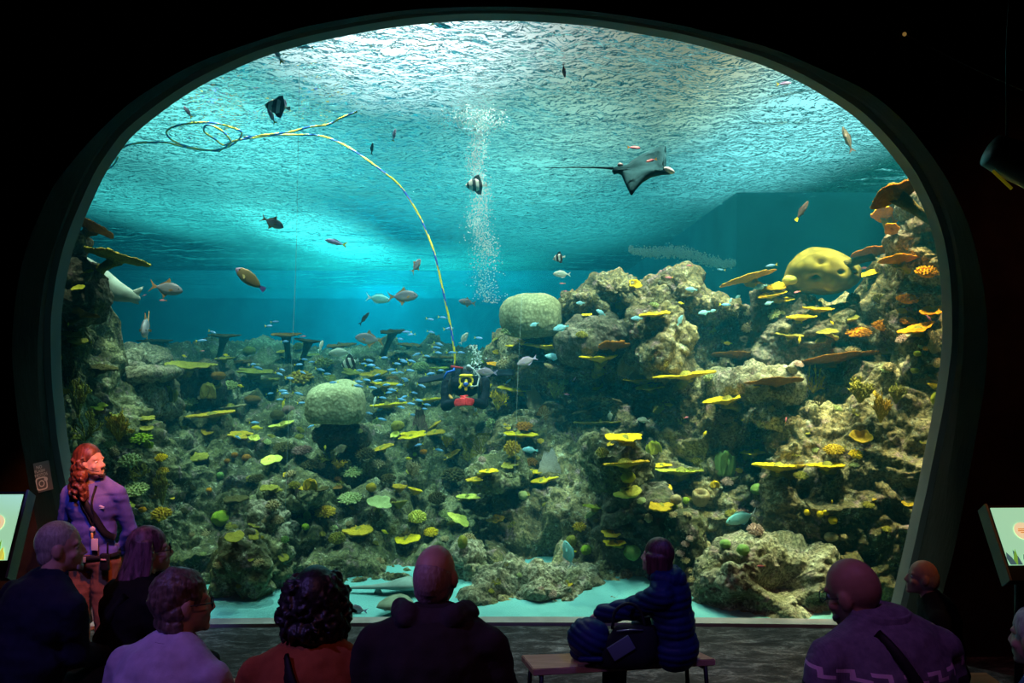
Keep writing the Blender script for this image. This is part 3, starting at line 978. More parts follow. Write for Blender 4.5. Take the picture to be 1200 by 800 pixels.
def plate_mesh(name, seed, cup=0.12, thick=0.07, funnel=0.22, lob=0.14, knobs=False):
    """unit-radius plate: upper face, thick ragged rim, underside drawn into a short funnel"""
    n, k = 56, 11
    o = outline(seed, n, lob)
    vs, fs = [], []
    top = []
    for i in range(k + 1):
        t = i / k
        top.append([Vector((t * o[j] * math.cos(2 * PI * j / n), t * o[j] * math.sin(2 * PI * j / n), cup * t ** 2.2)) for j in range(n)])
    bot = []
    for i in range(k, -1, -1):
        t = i / k
        zz = cup * t ** 2.2 - thick * (0.75 + 0.25 * t) - funnel * (1 - t) ** 2.5
        tt = max(t * 0.985, 0.10)
        bot.append([Vector((tt * o[j] * math.cos(2 * PI * j / n), tt * o[j] * math.sin(2 * PI * j / n), zz)) for j in range(n)])
    rim = [[p * 1.02 - Vector((0, 0, thick * 0.45)) for p in top[-1]]]
    rings = top + rim + bot
    P_ = np.array([p for r in rings for p in r])
    sh = np.array((seed * 1.3, seed * 0.7, 0))
    nz = fbm(P_ * 3.0 + sh, 3)
    rr = np.clip(np.linalg.norm(P_[:, :2], axis=1), 0, 1)
    P_[:, 2] += 0.05 * nz * rr + 0.018 * fbm(P_ * 11 + sh, 2)
    if knobs:
        w = worley(P_ * 7.0 + sh)
        P_[:len(top) * n, 2] += (0.11 * (0.55 - w))[:len(top) * n]
    for i in range(len(rings) - 1):
        for j in range(n):
            q = (j + 1) % n
            fs.append((i * n + j, i * n + q, (i + 1) * n + q, (i + 1) * n + j))
    fs.append(tuple((len(rings) - 1) * n + j for j in range(n)))
    return mesh_from(name, P_, [f[::-1] for f in fs], CM['yellow'])


def ball_mesh(name, seed, lump=0.08, groove=0.03):
    bm = bmesh.new(); bmesh.ops.create_icosphere(bm, subdivisions=4, radius=1.0)
    v = np.array([q.co for q in bm.verts]); fs = [[q.index for q in f.verts] for f in bm.faces]; bm.free()
    h = lump * fbm(v * 1.6 + seed * 3.1, 2) - groove * worley(v * 6 + seed)
    return mesh_from(name, v * (1 + h)[:, None], fs, CM['lime'])


def cauli_mesh(name, seed, nf=70, flat=0.62, fl=0.30, fr=0.085):
    """dome thickly set with blunt fingers"""
    r = random.Random(seed)
    mb = MB()
    mb.ell((0, 0, 0), (0.80, 0.80, 0.72 * flat), 20, 12)
    for i in range(nf):
        z = 1 - 1.25 * (i + 0.5) / nf
        a = i * 2.399963 + r.uniform(-0.15, 0.15)
        s = math.sqrt(max(0, 1 - z * z))
        d = Vector((s * math.cos(a), s * math.sin(a), z))
        p0 = Vector((d.x * 0.66, d.y * 0.66, d.z * 0.55 * flat))
        L = fl * r.uniform(0.8, 1.2)
        e = Vector((d.x * (0.66 + L), d.y * (0.66 + L), d.z * (0.6 + L) * flat + 0.04))
        k = fr * r.uniform(0.85, 1.2)
        mb.cap(p0, e, k * 0.9, k, 7)
        if r.random() < 0.6:
            e2 = p0.lerp(e, 0.75) + Vector((r.uniform(-1, 1), r.uniform(-1, 1), r.uniform(0, 1))) * 0.10
            mb.cap(p0.lerp(e, 0.4), e2, k * 0.6, k * 0.75, 6)
    return mesh_from(name, mb.v, mb.f, CM['yellow'])


def stag_mesh(name, seed, n0=9, up=0.5, rad=0.045, gen=3):
    r = random.Random(seed)
    mb = MB()

    def grow(p, d, L, rad, g):
        e = p + d * L
        mid = p.lerp(e, 0.5) + Vector((r.uniform(-1, 1), r.uniform(-1, 1), r.uniform(-1, 1))) * L * 0.08
        mb.tube([p, mid, e], [rad, rad * 0.9, rad * 0.7], 6)
        if g == 0: return
        for _ in range(r.choice((2, 2, 3))):
            nd = (d + Vector((r.uniform(-1, 1), r.uniform(-1, 1), r.uniform(-0.5, 0.9))) * 0.75).normalized()
            grow(e - d * L * r.uniform(0, 0.3), nd, L * r.uniform(0.6, 0.85), rad * 0.78, g - 1)
    for i in range(n0):
        a = 2 * PI * i / n0 + r.uniform(-0.3, 0.3)
        d = Vector((math.cos(a), math.sin(a) * 0.8, up * r.uniform(0.6, 1.6))).normalized()
        grow(Vector((0, 0, 0)), d, 0.42 * r.uniform(0.8, 1.1), rad, gen)
    v = np.array([q for q in mb.v])
    s = 1.0 / np.abs(v[:, 0]).max()
    return mesh_from(name, v * s, mb.f, CM['yellow'])


def leaf_mesh(name, seed, n=5):
    """upright ruffled blades rising from one foot"""
    r = random.Random(seed)
    mb = MB()
    for i in range(n):
        yaw = r.uniform(-0.9, 0.9); lean = r.uniform(-0.35, 0.35)
        cx = (i - (n - 1) / 2) / n * 1.1
        wid = r.uniform(0.45, 0.62); hh = r.uniform(0.7, 1.05)
        nu, nv, th = 10, 9, 0.045
        fr, bk = [], []
        for a in range(nu + 1):
            for b in range(nv + 1):
                u = a / nu * 2 - 1; v = b / nv
                ww = wid * (0.35 + 0.65 * v ** 0.6) * (1 - 0.25 * max(0, v - 0.75) * 4 * abs(u))
                x = u * ww; z = hh * v * (1 - 0.18 * u * u) + 0.03 * math.sin(u * 9 + seed + i)
                y = 0.10 * math.sin(u * 4 + i * 2.1 + seed) * v + lean * v
                for lst, s in ((fr, -th), (bk, th)):
                    yy = y + s
                    lst.append(Vector((cx + x * math.cos(yaw) - yy * math.sin(yaw), x * math.sin(yaw) + yy * math.cos(yaw), z)))
        W = nv + 1
        q = []
        for a in range(nu):
            for b in range(nv):
                q.append((a * W + b, (a + 1) * W + b, (a + 1) * W + b + 1, a * W + b + 1))
        N = len(fr)
        q2 = [tuple(N + i_ for i_ in f[::-1]) for f in q]
        edge = []
        per = [a * W for a in range(nu + 1)] + [nu * W + b for b in range(1, W)] + [a * W + nv for a in range(nu - 1, -1, -1)] + [b for b in range(nv - 1, 0, -1)]
        for s in range(len(per)):
            p_, p2 = per[s], per[(s + 1) % len(per)]
            edge.append((p2, p_, N + p_, N + p2))
        mb.add(fr + bk, q + q2 + edge)
    v = np.array([p for p in mb.v]); v[:, 0] /= np.abs(v[:, 0]).max()
    v[:, 2] = v[:, 2] / v[:, 2].max() * 2 - 1
    return mesh_from(name, v, mb.f, CM['olive'])


def fan_mesh(name, seed):
    """sea fan: ruffled blade with raised forked veins (x across, z up, -1..1)"""
    r = random.Random(seed)
    mb = MB()
    n = 44
    o = outline(seed + 5, n, 0.10)
    K = 9
    rows_f, rows_b = [], []
    for s, rows in ((-0.018, rows_f), (0.018, rows_b)):
        for i in range(1, K + 1):
            t = i / K
            row = []
            for j in range(n + 1):
                a = R(-8) + (PI + R(16)) * j / n
                rr = t * o[min(j, n - 1)] * (1 + 0.03 * math.sin(19 * a))
                x = rr * math.cos(a) * 1.0; z = rr * math.sin(a) * 1.9 - 0.95
                y = 0.10 * math.sin(3 * a + seed) * t + s
                row.append(Vector((x, y, z)))
            rows.append(row)
    V, Fc = [], []
    for rows in (rows_f, rows_b):
        b = len(V)
        for row in rows: V.extend(row)
        for i in range(K - 1):
            for j in range(n):
                f = (b + i * (n + 1) + j, b + i * (n + 1) + j + 1, b + (i + 1) * (n + 1) + j + 1, b + (i + 1) * (n + 1) + j)
                Fc.append(f if rows is rows_b else f[::-1])
    B = K * (n + 1)
    for j in range(n):
        a = (K - 1) * (n + 1) + j
        Fc.append((a, a + 1, B + a + 1, B + a))
    mb.add(V, Fc)
    return mesh_from(name, mb.v, mb.f, CM['olive'])


def vein_mesh(name, seed):
    r = random.Random(seed)
    mb = MB()

    def grow(p, a, L, rad, g):
        e = Vector((p.x + L * math.cos(a), 0, p.z + L * 1.5 * math.sin(a)))
        ph = math.atan2((e.z + 0.95) / 1.9, e.x)
        q = Vector((e.x, 0.10 * math.sin(3 * ph + seed) * min(1, math.hypot(e.x, (e.z + 0.95) / 1.9)) - 0.02, e.z))
        mb.tube([p, (p + q) / 2 + Vector((0, -0.006, 0)), q], [rad, rad * 0.85, rad * 0.7], 6)
        if g and math.hypot(q.x, (q.z + 0.95) / 1.9) < 0.8:
            for s in (-1, 1):
                grow(q, a + s * r.uniform(0.18, 0.42), L * r.uniform(0.7, 0.85), rad * 0.72, g - 1)
    base = Vector((0, -0.02, -0.98))
    for k in range(6):
        grow(base, R(22 + 27 * k) + r.uniform(-0.1, 0.1), 0.38, 0.030, 3)
    mb.tube([(0, 0, -1.15), (0, -0.01, -0.9)], [0.07, 0.05], 8)
    return mesh_from(name, mb.v, mb.f, CM['tan'])


def barrel_mesh(name):
    mb = MB()
    n = 40
    prof = [(0.45, -1.0), (0.72, -0.8), (0.92, -0.3), (1.0, 0.25), (0.95, 0.62), (0.84, 0.80), (0.70, 0.80), (0.56, 0.66), (0.46, 0.25), (0.38, -0.3), (0.05, -0.42)]
    rings = []
    for r_, z in prof:
        rings.append([Vector((r_ * (1 + 0.05 * math.cos(14 * 2 * PI * j / n) * (1 if r_ > 0.5 else 0.3)) * math.cos(2 * PI * j / n), r_ * (1 + 0.05 * math.cos(14 * 2 * PI * j / n)) * math.sin(2 * PI * j / n), z)) for j in range(n)])
    mb.ring_loft(rings)
    return mesh_from(name, mb.v, mb.f, CM['tan'])


PLATES = [plate_mesh('plate_coral', s, cup=0.10 + 0.05 * (s % 3), lob=(0.10, 0.16, 0.22)[s % 3]) for s in range(1, 8)]
KPLATES = [plate_mesh('knobbed_plate', s, cup=0.02, thick=0.12, funnel=0.3, lob=0.12, knobs=True) for s in (21, 22, 23)]
CUPS = [plate_mesh('cup_coral', s, cup=0.55, thick=0.09, funnel=0.35, lob=0.12) for s in (31, 32, 33)]
BALLS = [ball_mesh('ball_coral', s) for s in (1, 2, 3)]
CAULI = [cauli_mesh('finger_coral', s) for s in (1, 2, 3)]
CAULI2 = [cauli_mesh('cluster_coral', s, 46, 0.7, 0.34, 0.12) for s in (4, 5)]
STAGS = [stag_mesh('branching_coral', s) for s in (1, 2)] + [stag_mesh('branching_coral', 5, 12, 1.1, 0.05, 3)]
BUSH = [stag_mesh('bushy_coral', s, 15, 1.0, 0.075, 3) for s in (11, 12)]
LEAVES = [leaf_mesh('leaf_coral', s, n) for s, n in ((1, 3), (2, 5), (3, 4))]
FANS = [fan_mesh('sea_fan', s) for s in (1, 2)]
VEINS = [vein_mesh('vein', s) for s in (1, 2)]
TUBSP = barrel_mesh('barrel_sponge')

LANDMARKS = [
    ('the diver', 545, 453), ('the pale green boulder coral', 392, 478), ('the pale dome coral', 623, 370), ('the yellow dome coral', 963, 321),
    ('the standing guide', 104, 580), ('the grey-green sea fan', 565, 520), ('the whitish sea fan', 643, 540), ('the bench visitor', 768, 650),
    ('the hooded visitor', 511, 668), ('the curly-haired visitor', 370, 700), ('the purple-haired visitor', 172, 650), ('the big knobbly boulder', 900, 690),
    ('the wide table coral', 978, 421), ('the tall plate coral', 1046, 228), ('the barrel sponge', 821, 583), ('the green leaf coral', 851, 542),
    ('the long olive plate', 222, 429), ('the lime ball coral', 260, 607), ('the eagle ray', 753, 198), ('the bubble column', 562, 250), ('the crest rocks', 745, 345),
    ('the bald man in black', 1080, 672)]
USED = {}
PEND = []


def relation(px, py, skip=None):
    best = None
    for nm, x, y in LANDMARKS:
        if skip and skip in nm: continue
        d = math.hypot(px - x, py - y)
        if best is None or d < best[0]: best = (d, nm, px - x, py - y)
    d, nm, dx, dy = best
    v = 'above' if dy < 0 else 'below'
    h = 'left' if dx < 0 else 'right'
    if abs(dx) > 2.2 * abs(dy): rel = 'directly %s of' % h
    elif abs(dy) > 2.2 * abs(dx): rel = 'straight %s' % v
    else: rel = '%s and %s of' % (v, h)
    return d, rel, nm


def autolabel(o, desc, px, py, cat, skip=None):
    d, rel, nm = relation(px, py, skip)
    PEND.append((o, desc, rel, nm, d))
    o['category'] = cat


def flush_labels():
    by = {}
    for o, desc, rel, nm, d in PEND:
        by.setdefault((desc, rel, nm), []).append((d, o))
    RK = ['', ', second out', ', third out', ', fourth out', ', fifth out', ', sixth out', ', seventh out', ', eighth out', ', ninth out', ', tenth out']
    for (desc, rel, nm), lst in by.items():
        lst.sort(key=lambda t: t[0])
        for k, (d, o) in enumerate(lst):
            o['label'] = '%s %s %s%s' % (desc, rel, nm, (', nearest' if len(lst) > 1 else '') if k == 0 else RK[min(k, 9)])


def objmat(o, mat):
    if not o.material_slots: return
    o.material_slots[0].link = 'OBJECT'
    o.material_slots[0].material = mat


def size_word(w, lo=16, hi=34):
    return 'small ' if w < lo else ('broad ' if w > hi else '')


_seed = random.Random(99)


def coral(kind, px, py, w, h, col, roll=0.0, under=False, label=None, d=None):
    ground, nrm, dd = on_reef(px, min(py + h * 0.35, 731), 13.3 if px < 560 and py > 350 else 9.0)
    if d is not None: dd = d
    k = None
    if kind in ('plate', 'knob', 'cup'):
        pool = {'plate': PLATES, 'knob': KPLATES, 'cup': CUPS}[kind]
        me = pool[_seed.randrange(len(pool))]
        rx0 = w / 2 * dd / F
        dc = dd - min(0.55 * rx0, 0.30) - 0.02
        k = dc / F
        rx = w / 2 * k * 1.03
        ry = min(max(rx * 0.85, 0.05), 0.34)
        thz = {'plate': min(rx, 0.20) * 0.9, 'knob': min(rx, 0.2) * 1.0, 'cup': rx * 0.9}[kind]
        c = P(px, py, dc)
        elev = math.atan((py - 400) / F)
        heff = max(h - thz * 0.10 / k, 0.8)
        sinv = min(0.95, heff * k / (2 * ry))
        a = math.asin(sinv)
        tilt = (-a if under else a) - elev
        if kind == 'cup': tilt = max(tilt - 0.35, -0.2)
        M3 = (Matrix.Rotation(R(roll), 4, 'Y') @ Matrix.Rotation(tilt, 4, 'X') @ Matrix.Rotation(_seed.uniform(-0.25, 0.25) + (PI if _seed.random() < .5 else 0), 4, 'Z'))
        M = Matrix.Translation(c) @ M3 @ Matrix.Diagonal((rx, ry, thz, 1))
        nm = {'plate': 'plate_coral', 'knob': 'table_coral', 'cup': 'cup_coral'}[kind]
        o = link(nm, me)
        o.matrix_world = M
        objmat(o, CM[col])
        if w >= 11:
            st = c + Vector((0, 0.02, 0)) + M3.to_3x3() @ Vector((0, 0, -thz * 0.16))
            end = None
            for dv in ((0, 0.75, -0.66), (0, 0.35, -0.94), (0, 0.95, -0.3), (0.4, 0.6, -0.7), (-0.4, 0.6, -0.7), (0.8, 0.5, -0.3), (-0.8, 0.5, -0.3)):
                dv = Vector(dv).normalized()
                hit = REEF_BVH.ray_cast(st, dv, 1.6)
                if hit[0] is not None and (end is None or hit[3] < (end - st).length): end = hit[0] + dv * 0.05
            if end is None: end = st + Vector((0, 0.2, -0.2))
            if (end - st).length > 0.02:
                rr = min(0.22 * rx, 0.05)
                mb = MB().tube([st + Vector((0, 0, 0.01)), st.lerp(end, 0.3), st.lerp(end, 0.7), end], [rr * 1.7, rr, rr * 0.9, rr * 1.3], 9)
                inv = M.inverted()
                ch = mobj('stalk', [inv @ v for v in mb.v], mb.f, CM['dark' if col in ('brown', 'rust', 'dark') else 'olive'], o)
        desc = {'plate': 'plate coral', 'knob': 'knobbed table coral', 'cup': 'cup coral'}[kind]
    else:
        dc = dd - 0.01
        rx0 = w / 2 * dc / F
        off = {'ball': 0.75, 'cauli': 0.85, 'clus': 0.75, 'stag': 0.8, 'bush': 0.8, 'leaf': 0.6, 'fan': 0.3, 'barrel': 0.8}[kind] * min(rx0, 0.3)
        dc = dd - off
        k = dc / F
        rx, rz = w / 2 * k, h / 2 * k
        c = P(px, py, dc)
        me, nm, desc = {
            'ball': (BALLS[_seed.randrange(3)], 'ball_coral', 'ball coral'),
            'cauli': (CAULI[_seed.randrange(3)], 'finger_coral', 'finger coral clump'),
            'clus': (CAULI2[_seed.randrange(2)], 'cluster_coral', 'lumpy coral cluster'),
            'stag': (STAGS[_seed.randrange(3)], 'branching_coral', 'branching coral'),
            'bush': (BUSH[_seed.randrange(2)], 'bushy_coral', 'bushy coral'),
            'leaf': (LEAVES[_seed.randrange(3)], 'leaf_coral', 'upright leaf coral'),
            'fan': (FANS[_seed.randrange(2)], 'sea_fan', 'sea fan'),
            'barrel': (TUBSP, 'barrel_sponge', 'barrel sponge')}[kind]
        o = link(nm, me)
        ry = min(rx, 0.3)
        tilt = 0.0
        if kind in ('cauli', 'clus'):
            rx /= 0.98; rz = rz / 0.75; tilt = R(18)
            c = c - Vector((0, 0, rz * 0.12))
        elif kind in ('stag', 'bush'):
            c = P(px, py + h * 0.45, dc); rz = h * k / {0: 0.8, 1: 0.8, 2: 0.9}[0]; tilt = R(10)
        elif kind == 'barrel': tilt = R(22)
        elif kind == 'fan': ry = rx * 0.8
        M3 = Matrix.Rotation(R(roll), 4, 'Y') @ Matrix.Rotation(tilt, 4, 'X')
        if kind in ('ball', 'cauli', 'clus', 'bush'): M3 = M3 @ Matrix.Rotation(_seed.uniform(0, 6.28) if ry == rx else _seed.uniform(-.3, .3), 4, 'Z')
        M = Matrix.Translation(c) @ M3 @ Matrix.Diagonal((rx, ry, rz, 1))
        o.matrix_world = M
        objmat(o, CM[col])
        if kind == 'fan':
            v = link('vein', VEINS[FANS.index(me)], o)
            objmat(v, CM['tan' if col != 'white' else 'white'])
        if kind == 'leaf': pass
    if label: tag(o, label, 'sponge' if kind == 'barrel' else 'coral')
    else: autolabel(o, size_word(w) + CW_[col] + ' ' + desc, px, py, 'coral')
    return o


C = coral
# ---- left side, near the guide
for a in [
    ('plate', 67, 361, 24, 12, 'olive', 18, True), ('plate', 95, 368, 31, 12, 'brown', 10, True), ('plate', 85, 392, 22, 9, 'olive', 12), ('plate', 91, 400, 24, 7, 'olive', 12),
    ('plate', 71, 459, 25, 10, 'gold', 4, True), ('plate', 116, 477, 20, 9, 'yellowgreen', 5), ('leaf', 199, 461, 19, 20, 'olive'), ('plate', 170, 491, 25, 7, 'olive'),
    ('plate', 172, 502, 17, 6, 'olive', 3), ('clus', 165, 513, 24, 12, 'lime'), ('leaf', 174, 520, 12, 10, 'lime'), ('bush', 139, 502, 36, 30, 'gold'), ('stag', 100, 503, 44, 28, 'olive'),
    ('stag', 68, 502, 22, 34, 'gold'), ('knob', 118, 430, 36, 7, 'dark', 8), ('knob', 227, 535, 34, 12, 'olive', 2), ('clus', 189, 536, 13, 10, 'yellow'), ('clus', 190, 552, 14, 10, 'gold'),
    ('cauli', 158, 573, 30, 18, 'palegreen'), ('bush', 190, 576, 28, 32, 'olive'), ('cauli', 146, 593, 21, 15, 'lemon'), ('ball', 143, 605, 13, 9, 'yellow'), ('ball', 167, 597, 9, 7, 'orange'),
    ('clus', 189, 602, 21, 17, 'gold'), ('ball', 258, 557, 9, 9, 'green'), ('ball', 245, 574, 7, 6, 'orange'), ('ball', 275, 533, 8, 7, 'rust'), ('ball', 266, 540, 7, 6, 'rust'), ('ball', 289, 536, 11, 9, 'rust'),
    ('plate', 275, 629, 24, 13, 'olive', 3), ('stag', 80, 440, 30, 40, 'dark'), ('stag', 92, 470, 34, 30, 'olive'), ('bush', 68, 430, 18, 26, 'gold'),
    ('plate', 104, 318, 10, 5, 'yellowgreen'), ('plate', 92, 337, 14, 8, 'yellowgreen'), ('clus', 152, 540, 24, 18, 'palegreen'), ('stag', 165, 553, 26, 12, 'olive'), ('cauli', 128, 520, 14, 10, 'palegreen'),
]: C(*a)
C('ball', 260, 607, 25, 19, 'lime', label='lime green ball coral on a pale rock beside the purple-haired visitor')
# ---- far slope
for a in [
    ('plate', 182, 401, 42, 4, 'dark', 1), ('plate', 262, 394, 34, 4, 'dark', 2), ('plate', 335, 393, 32, 5, 'brown', 1), ('plate', 300, 437, 46, 7, 'olive', 3),
    ('ball', 256, 440, 17, 10, 'brown'), ('cauli', 268, 451, 20, 13, 'palegreen'), ('ball', 292, 411, 16, 11, 'olive'), ('plate', 262, 421, 20, 4, 'olive'), ('plate', 330, 412, 11, 4, 'gold'),
    ('plate', 313, 447, 33, 5, 'olive', -3), ('leaf', 244, 457, 24, 19, 'olive'), ('clus', 222, 469, 23, 12, 'palegreen'), ('ball', 222, 475, 17, 16, 'green'), ('knob', 399, 404, 33, 5, 'brown', -3), ('knob', 460, 388, 31, 5, 'dark'),
    ('plate', 361, 400, 30, 3, 'dark', 8), ('clus', 352, 442, 27, 16, 'gold'), ('plate', 387, 443, 14, 9, 'olive'), ('plate', 412, 437, 24, 9, 'olive', 4), ('plate', 440, 439, 28, 9, 'gold', -3),
    ('plate', 451, 450, 32, 4, 'yellow', 3), ('ball', 460, 444, 15, 8, 'brown'), ('plate', 514, 419, 36, 3, 'brown', 1), ('plate', 525, 427, 17, 3, 'olive'), ('plate', 514, 432, 24, 3, 'yellowgreen', -2),
    ('cauli', 493, 429, 19, 14, 'palegreen'), ('plate', 249, 486, 48, 8, 'gold', -6), ('plate', 271, 477, 38, 4, 'tan', -6), ('ball', 296, 468, 20, 11, 'brown'), ('plate', 332, 498, 26, 7, 'lemon', -8),
    ('ball', 325, 486, 17, 12, 'dark'), ('ball', 338, 480, 15, 11, 'purple'), ('plate', 281, 511, 30, 9, 'gold', 2), ('cup', 298, 515, 13, 10, 'lemon', 15), ('plate', 318, 539, 27, 12, 'lemon', -5),
    ('cauli', 332, 523, 23, 10, 'dark'), ('cauli', 354, 527, 23, 10, 'purple'), ('cauli', 363, 544, 21, 11, 'dark'), ('plate', 455, 475, 42, 4, 'yellow', -4), ('plate', 503, 469, 30, 4, 'yellow', -5),
    ('ball', 466, 499, 16, 14, 'olive'), ('cup', 464, 511, 13, 10, 'lemon', -20), ('fan', 492, 491, 19, 31, 'purple'), ('plate', 484, 512, 35, 11, 'yellow', -9), ('plate', 511, 507, 21, 8, 'gold', -4),
    ('plate', 509, 498, 18, 5, 'gold', -27), ('plate', 448, 525, 26, 8, 'gold', -16), ('cauli', 427, 531, 25, 15, 'dark'), ('stag', 386, 535, 27, 9, 'olive'), ('stag', 396, 545, 23, 9, 'gold'), ('cauli', 412, 552, 25, 13, 'palegreen'),
    ('ball', 496, 529, 9, 6, 'orange'), ('ball', 486, 532, 5, 5, 'lime'), ('clus', 443, 543, 15, 11, 'tan'), ('plate', 528, 534, 25, 8, 'gold', -25), ('stag', 523, 519, 18, 10, 'yellow'),
    ('plate', 365, 416, 18, 4, 'olive'), ('plate', 285, 425, 22, 5, 'brown'), ('cauli', 345, 425, 16, 10, 'dark'), ('clus', 380, 425, 20, 12, 'olive'), ('cauli', 430, 421, 18, 10, 'dark'), ('plate', 480, 405, 26, 5, 'brown', 5), ('clus', 470, 420, 22, 14, 'dark'),
]: C(*a)
C('plate', 222, 429, 53, 9, 'olive', 4, label='long olive plate coral jutting over a dark boulder beneath the blue gap')
# ---- lower middle
for a in [
    ('plate', 573, 552, 22, 6, 'yellow', -4), ('plate', 596, 547, 20, 7, 'olive', 3), ('cauli', 532, 556, 28, 20, 'dark'), ('plate', 556, 563, 22, 6, 'gold', -8), ('plate', 549, 583, 26, 8, 'lemon', 2),
    ('plate', 538, 609, 24, 14, 'lemon', 24), ('plate', 582, 609, 20, 10, 'gold'), ('ball', 613, 580, 12, 11, 'palegreen'), ('knob', 315, 571, 21, 9, 'olive'), ('knob', 276, 584, 28, 10, 'dark'),
    ('leaf', 364, 567, 20, 14, 'gold'), ('clus', 345, 568, 12, 10, 'olive'), ('plate', 378, 573, 16, 7, 'dark', -10), ('cauli', 410, 583, 27, 12, 'palegreen'), ('cauli', 381, 599, 24, 13, 'gold'), ('cauli', 351, 611, 13, 10, 'green'),
    ('ball', 358, 617, 9, 8, 'lime'), ('leaf', 360, 604, 11, 12, 'green'), ('clus', 334, 632, 9, 9, 'green'), ('cauli', 395, 630, 19, 18, 'olive'), ('ball', 396, 561, 10, 7, 'rust'), ('plate', 396, 571, 10, 6, 'brown'),
    ('ball', 435, 571, 12, 11, 'gold'), ('plate', 445, 589, 28, 18, 'palegreen', 3), ('cup', 468, 574, 19, 11, 'gold'), ('cup', 486, 577, 17, 8, 'yellow', 15), ('cup', 468, 592, 19, 8, 'olive', -5), ('cauli', 489, 605, 21, 19, 'lemon'),
    ('cauli', 505, 623, 17, 12, 'yellow'), ('knob', 421, 621, 34, 13, 'gold', 3), ('plate', 477, 632, 30, 13, 'yellow', -8), ('ball', 542, 635, 12, 16, 'olive'), ('cauli', 512, 583, 20, 18, 'dark'), ('stag', 548, 535, 20, 12, 'olive'),
    ('plate', 679, 617, 0.1, 0.1, 'gold') if False else ('clus', 679, 617, 15, 10, 'gold'), ('ball', 670, 633, 13, 13, 'olive'), ('ball', 687, 644, 13, 12, 'lime'), ('plate', 716, 626, 21, 11, 'gold'), ('plate', 720, 637, 25, 9, 'yellow', -4),
    ('ball', 741, 647, 20, 19, 'green'), ('plate', 698, 594, 32, 5, 'yellowgreen', 4), ('clus', 808, 631, 8, 8, 'pink'), ('clus', 803, 637, 9, 8, 'pink'), ('clus', 797, 648, 10, 8, 'pink'), ('clus', 803, 656, 10, 8, 'tan'), ('clus', 809, 668, 10, 8, 'tan'), ('clus', 760, 607, 9, 14, 'tan'),
    ('plate', 292, 640, 0.1, 0.1, 'gold') if False else ('clus', 320, 592, 16, 14, 'tan'), ('cauli', 300, 560, 18, 10, 'dark'), ('stag', 440, 606, 20, 12, 'dark'), ('cauli', 455, 560, 18, 12, 'dark'), ('stag', 483, 553, 24, 16, 'tan'),
]: C(*a)
# ---- centre outcrop
for a in [
    ('cup', 611, 402, 13, 6, 'yellow'), ('plate', 600, 406, 14, 3, 'yellow'), ('cup', 583, 414, 11, 8, 'yellow', -15), ('plate', 602, 418, 12, 5, 'tan', 5), ('plate', 577, 427, 15, 5, 'orange', 2), ('plate', 567, 424, 12, 3, 'lime'),
    ('plate', 603, 456, 31, 10, 'yellow', 4), ('stag', 583, 472, 28, 17, 'yellow'), ('cup', 574, 453, 7, 7, 'yellow'), ('plate', 643, 406, 48, 4, 'yellow', 1), ('plate', 688, 369, 12, 3, 'yellow'), ('knob', 718, 404, 38, 11, 'rust', -6, True),
    ('plate', 704, 420, 46, 4, 'yellow', -1), ('cup', 744, 335, 16, 13, 'yellow'), ('ball', 727, 358, 13, 9, 'gold'), ('plate', 767, 368, 34, 5, 'yellow', -7), ('leaf', 744, 427, 36, 36, 'tan', 20), ('plate', 755, 446, 42, 5, 'gold', -2),
    ('plate', 805, 440, 60, 5, 'yellow', -7), ('plate', 761, 454, 31, 7, 'yellow', -6), ('plate', 851, 469, 60, 6, 'yellow', -11), ('plate', 731, 514, 42, 12, 'yellow'), ('leaf', 766, 524, 19, 17, 'yellowgreen', -10),
    ('plate', 733, 543, 50, 4, 'gold', -4), ('plate', 774, 546, 24, 6, 'yellow', -4), ('plate', 797, 553, 54, 6, 'yellowgreen', 0), ('ball', 736, 559, 17, 14, 'yellowgreen'), ('knob', 737, 576, 32, 14, 'lemon', -8), ('knob', 774, 593, 31, 12, 'gold', 2),
    ('ball', 792, 585, 13, 12, 'tan'), ('ball', 804, 586, 8, 9, 'lime'), ('ball', 791, 594, 7, 7, 'lime'), ('fan', 626, 467, 24, 32, 'tan', -20), ('fan', 640, 481, 18, 18, 'brown', 30), ('plate', 610, 509, 45, 7, 'yellow', 3),
    ('clus', 614, 499, 19, 9, 'rust'), ('clus', 623, 541, 14, 10, 'rust'), ('plate', 625, 553, 19, 6, 'yellow', 5), ('plate', 636, 564, 29, 8, 'yellow', -8), ('clus', 702, 435, 16, 12, 'gold'), ('clus', 660, 447, 12, 8, 'palegreen'),
    ('plate', 700, 496, 50, 4, 'olive', -2), ('stag', 650, 460, 26, 16, 'olive'), ('plate', 690, 480, 30, 6, 'dark', -20), ('clus', 818, 540, 14, 10, 'olive'), ('clus', 706, 530, 14, 14, 'olive'), ('clus', 600, 525, 18, 22, 'gold'),
    ('clus', 590, 427, 16, 12, 'tan'), ('clus', 595, 388, 14, 10, 'palegreen'), ('plate', 615, 395, 26, 6, 'palegreen'),
]: C(*a)
C('fan', 564, 519, 49, 30, 'olive', label='big grey-green sea fan with pale forked veins below the diver')
C('fan', 644, 539, 27, 28, 'white', label='whitish sea fan standing beside a rust brown clump')
C('barrel', 821, 583, 20, 20, 'tan', label='ribbed brown barrel sponge with an open dark mouth')
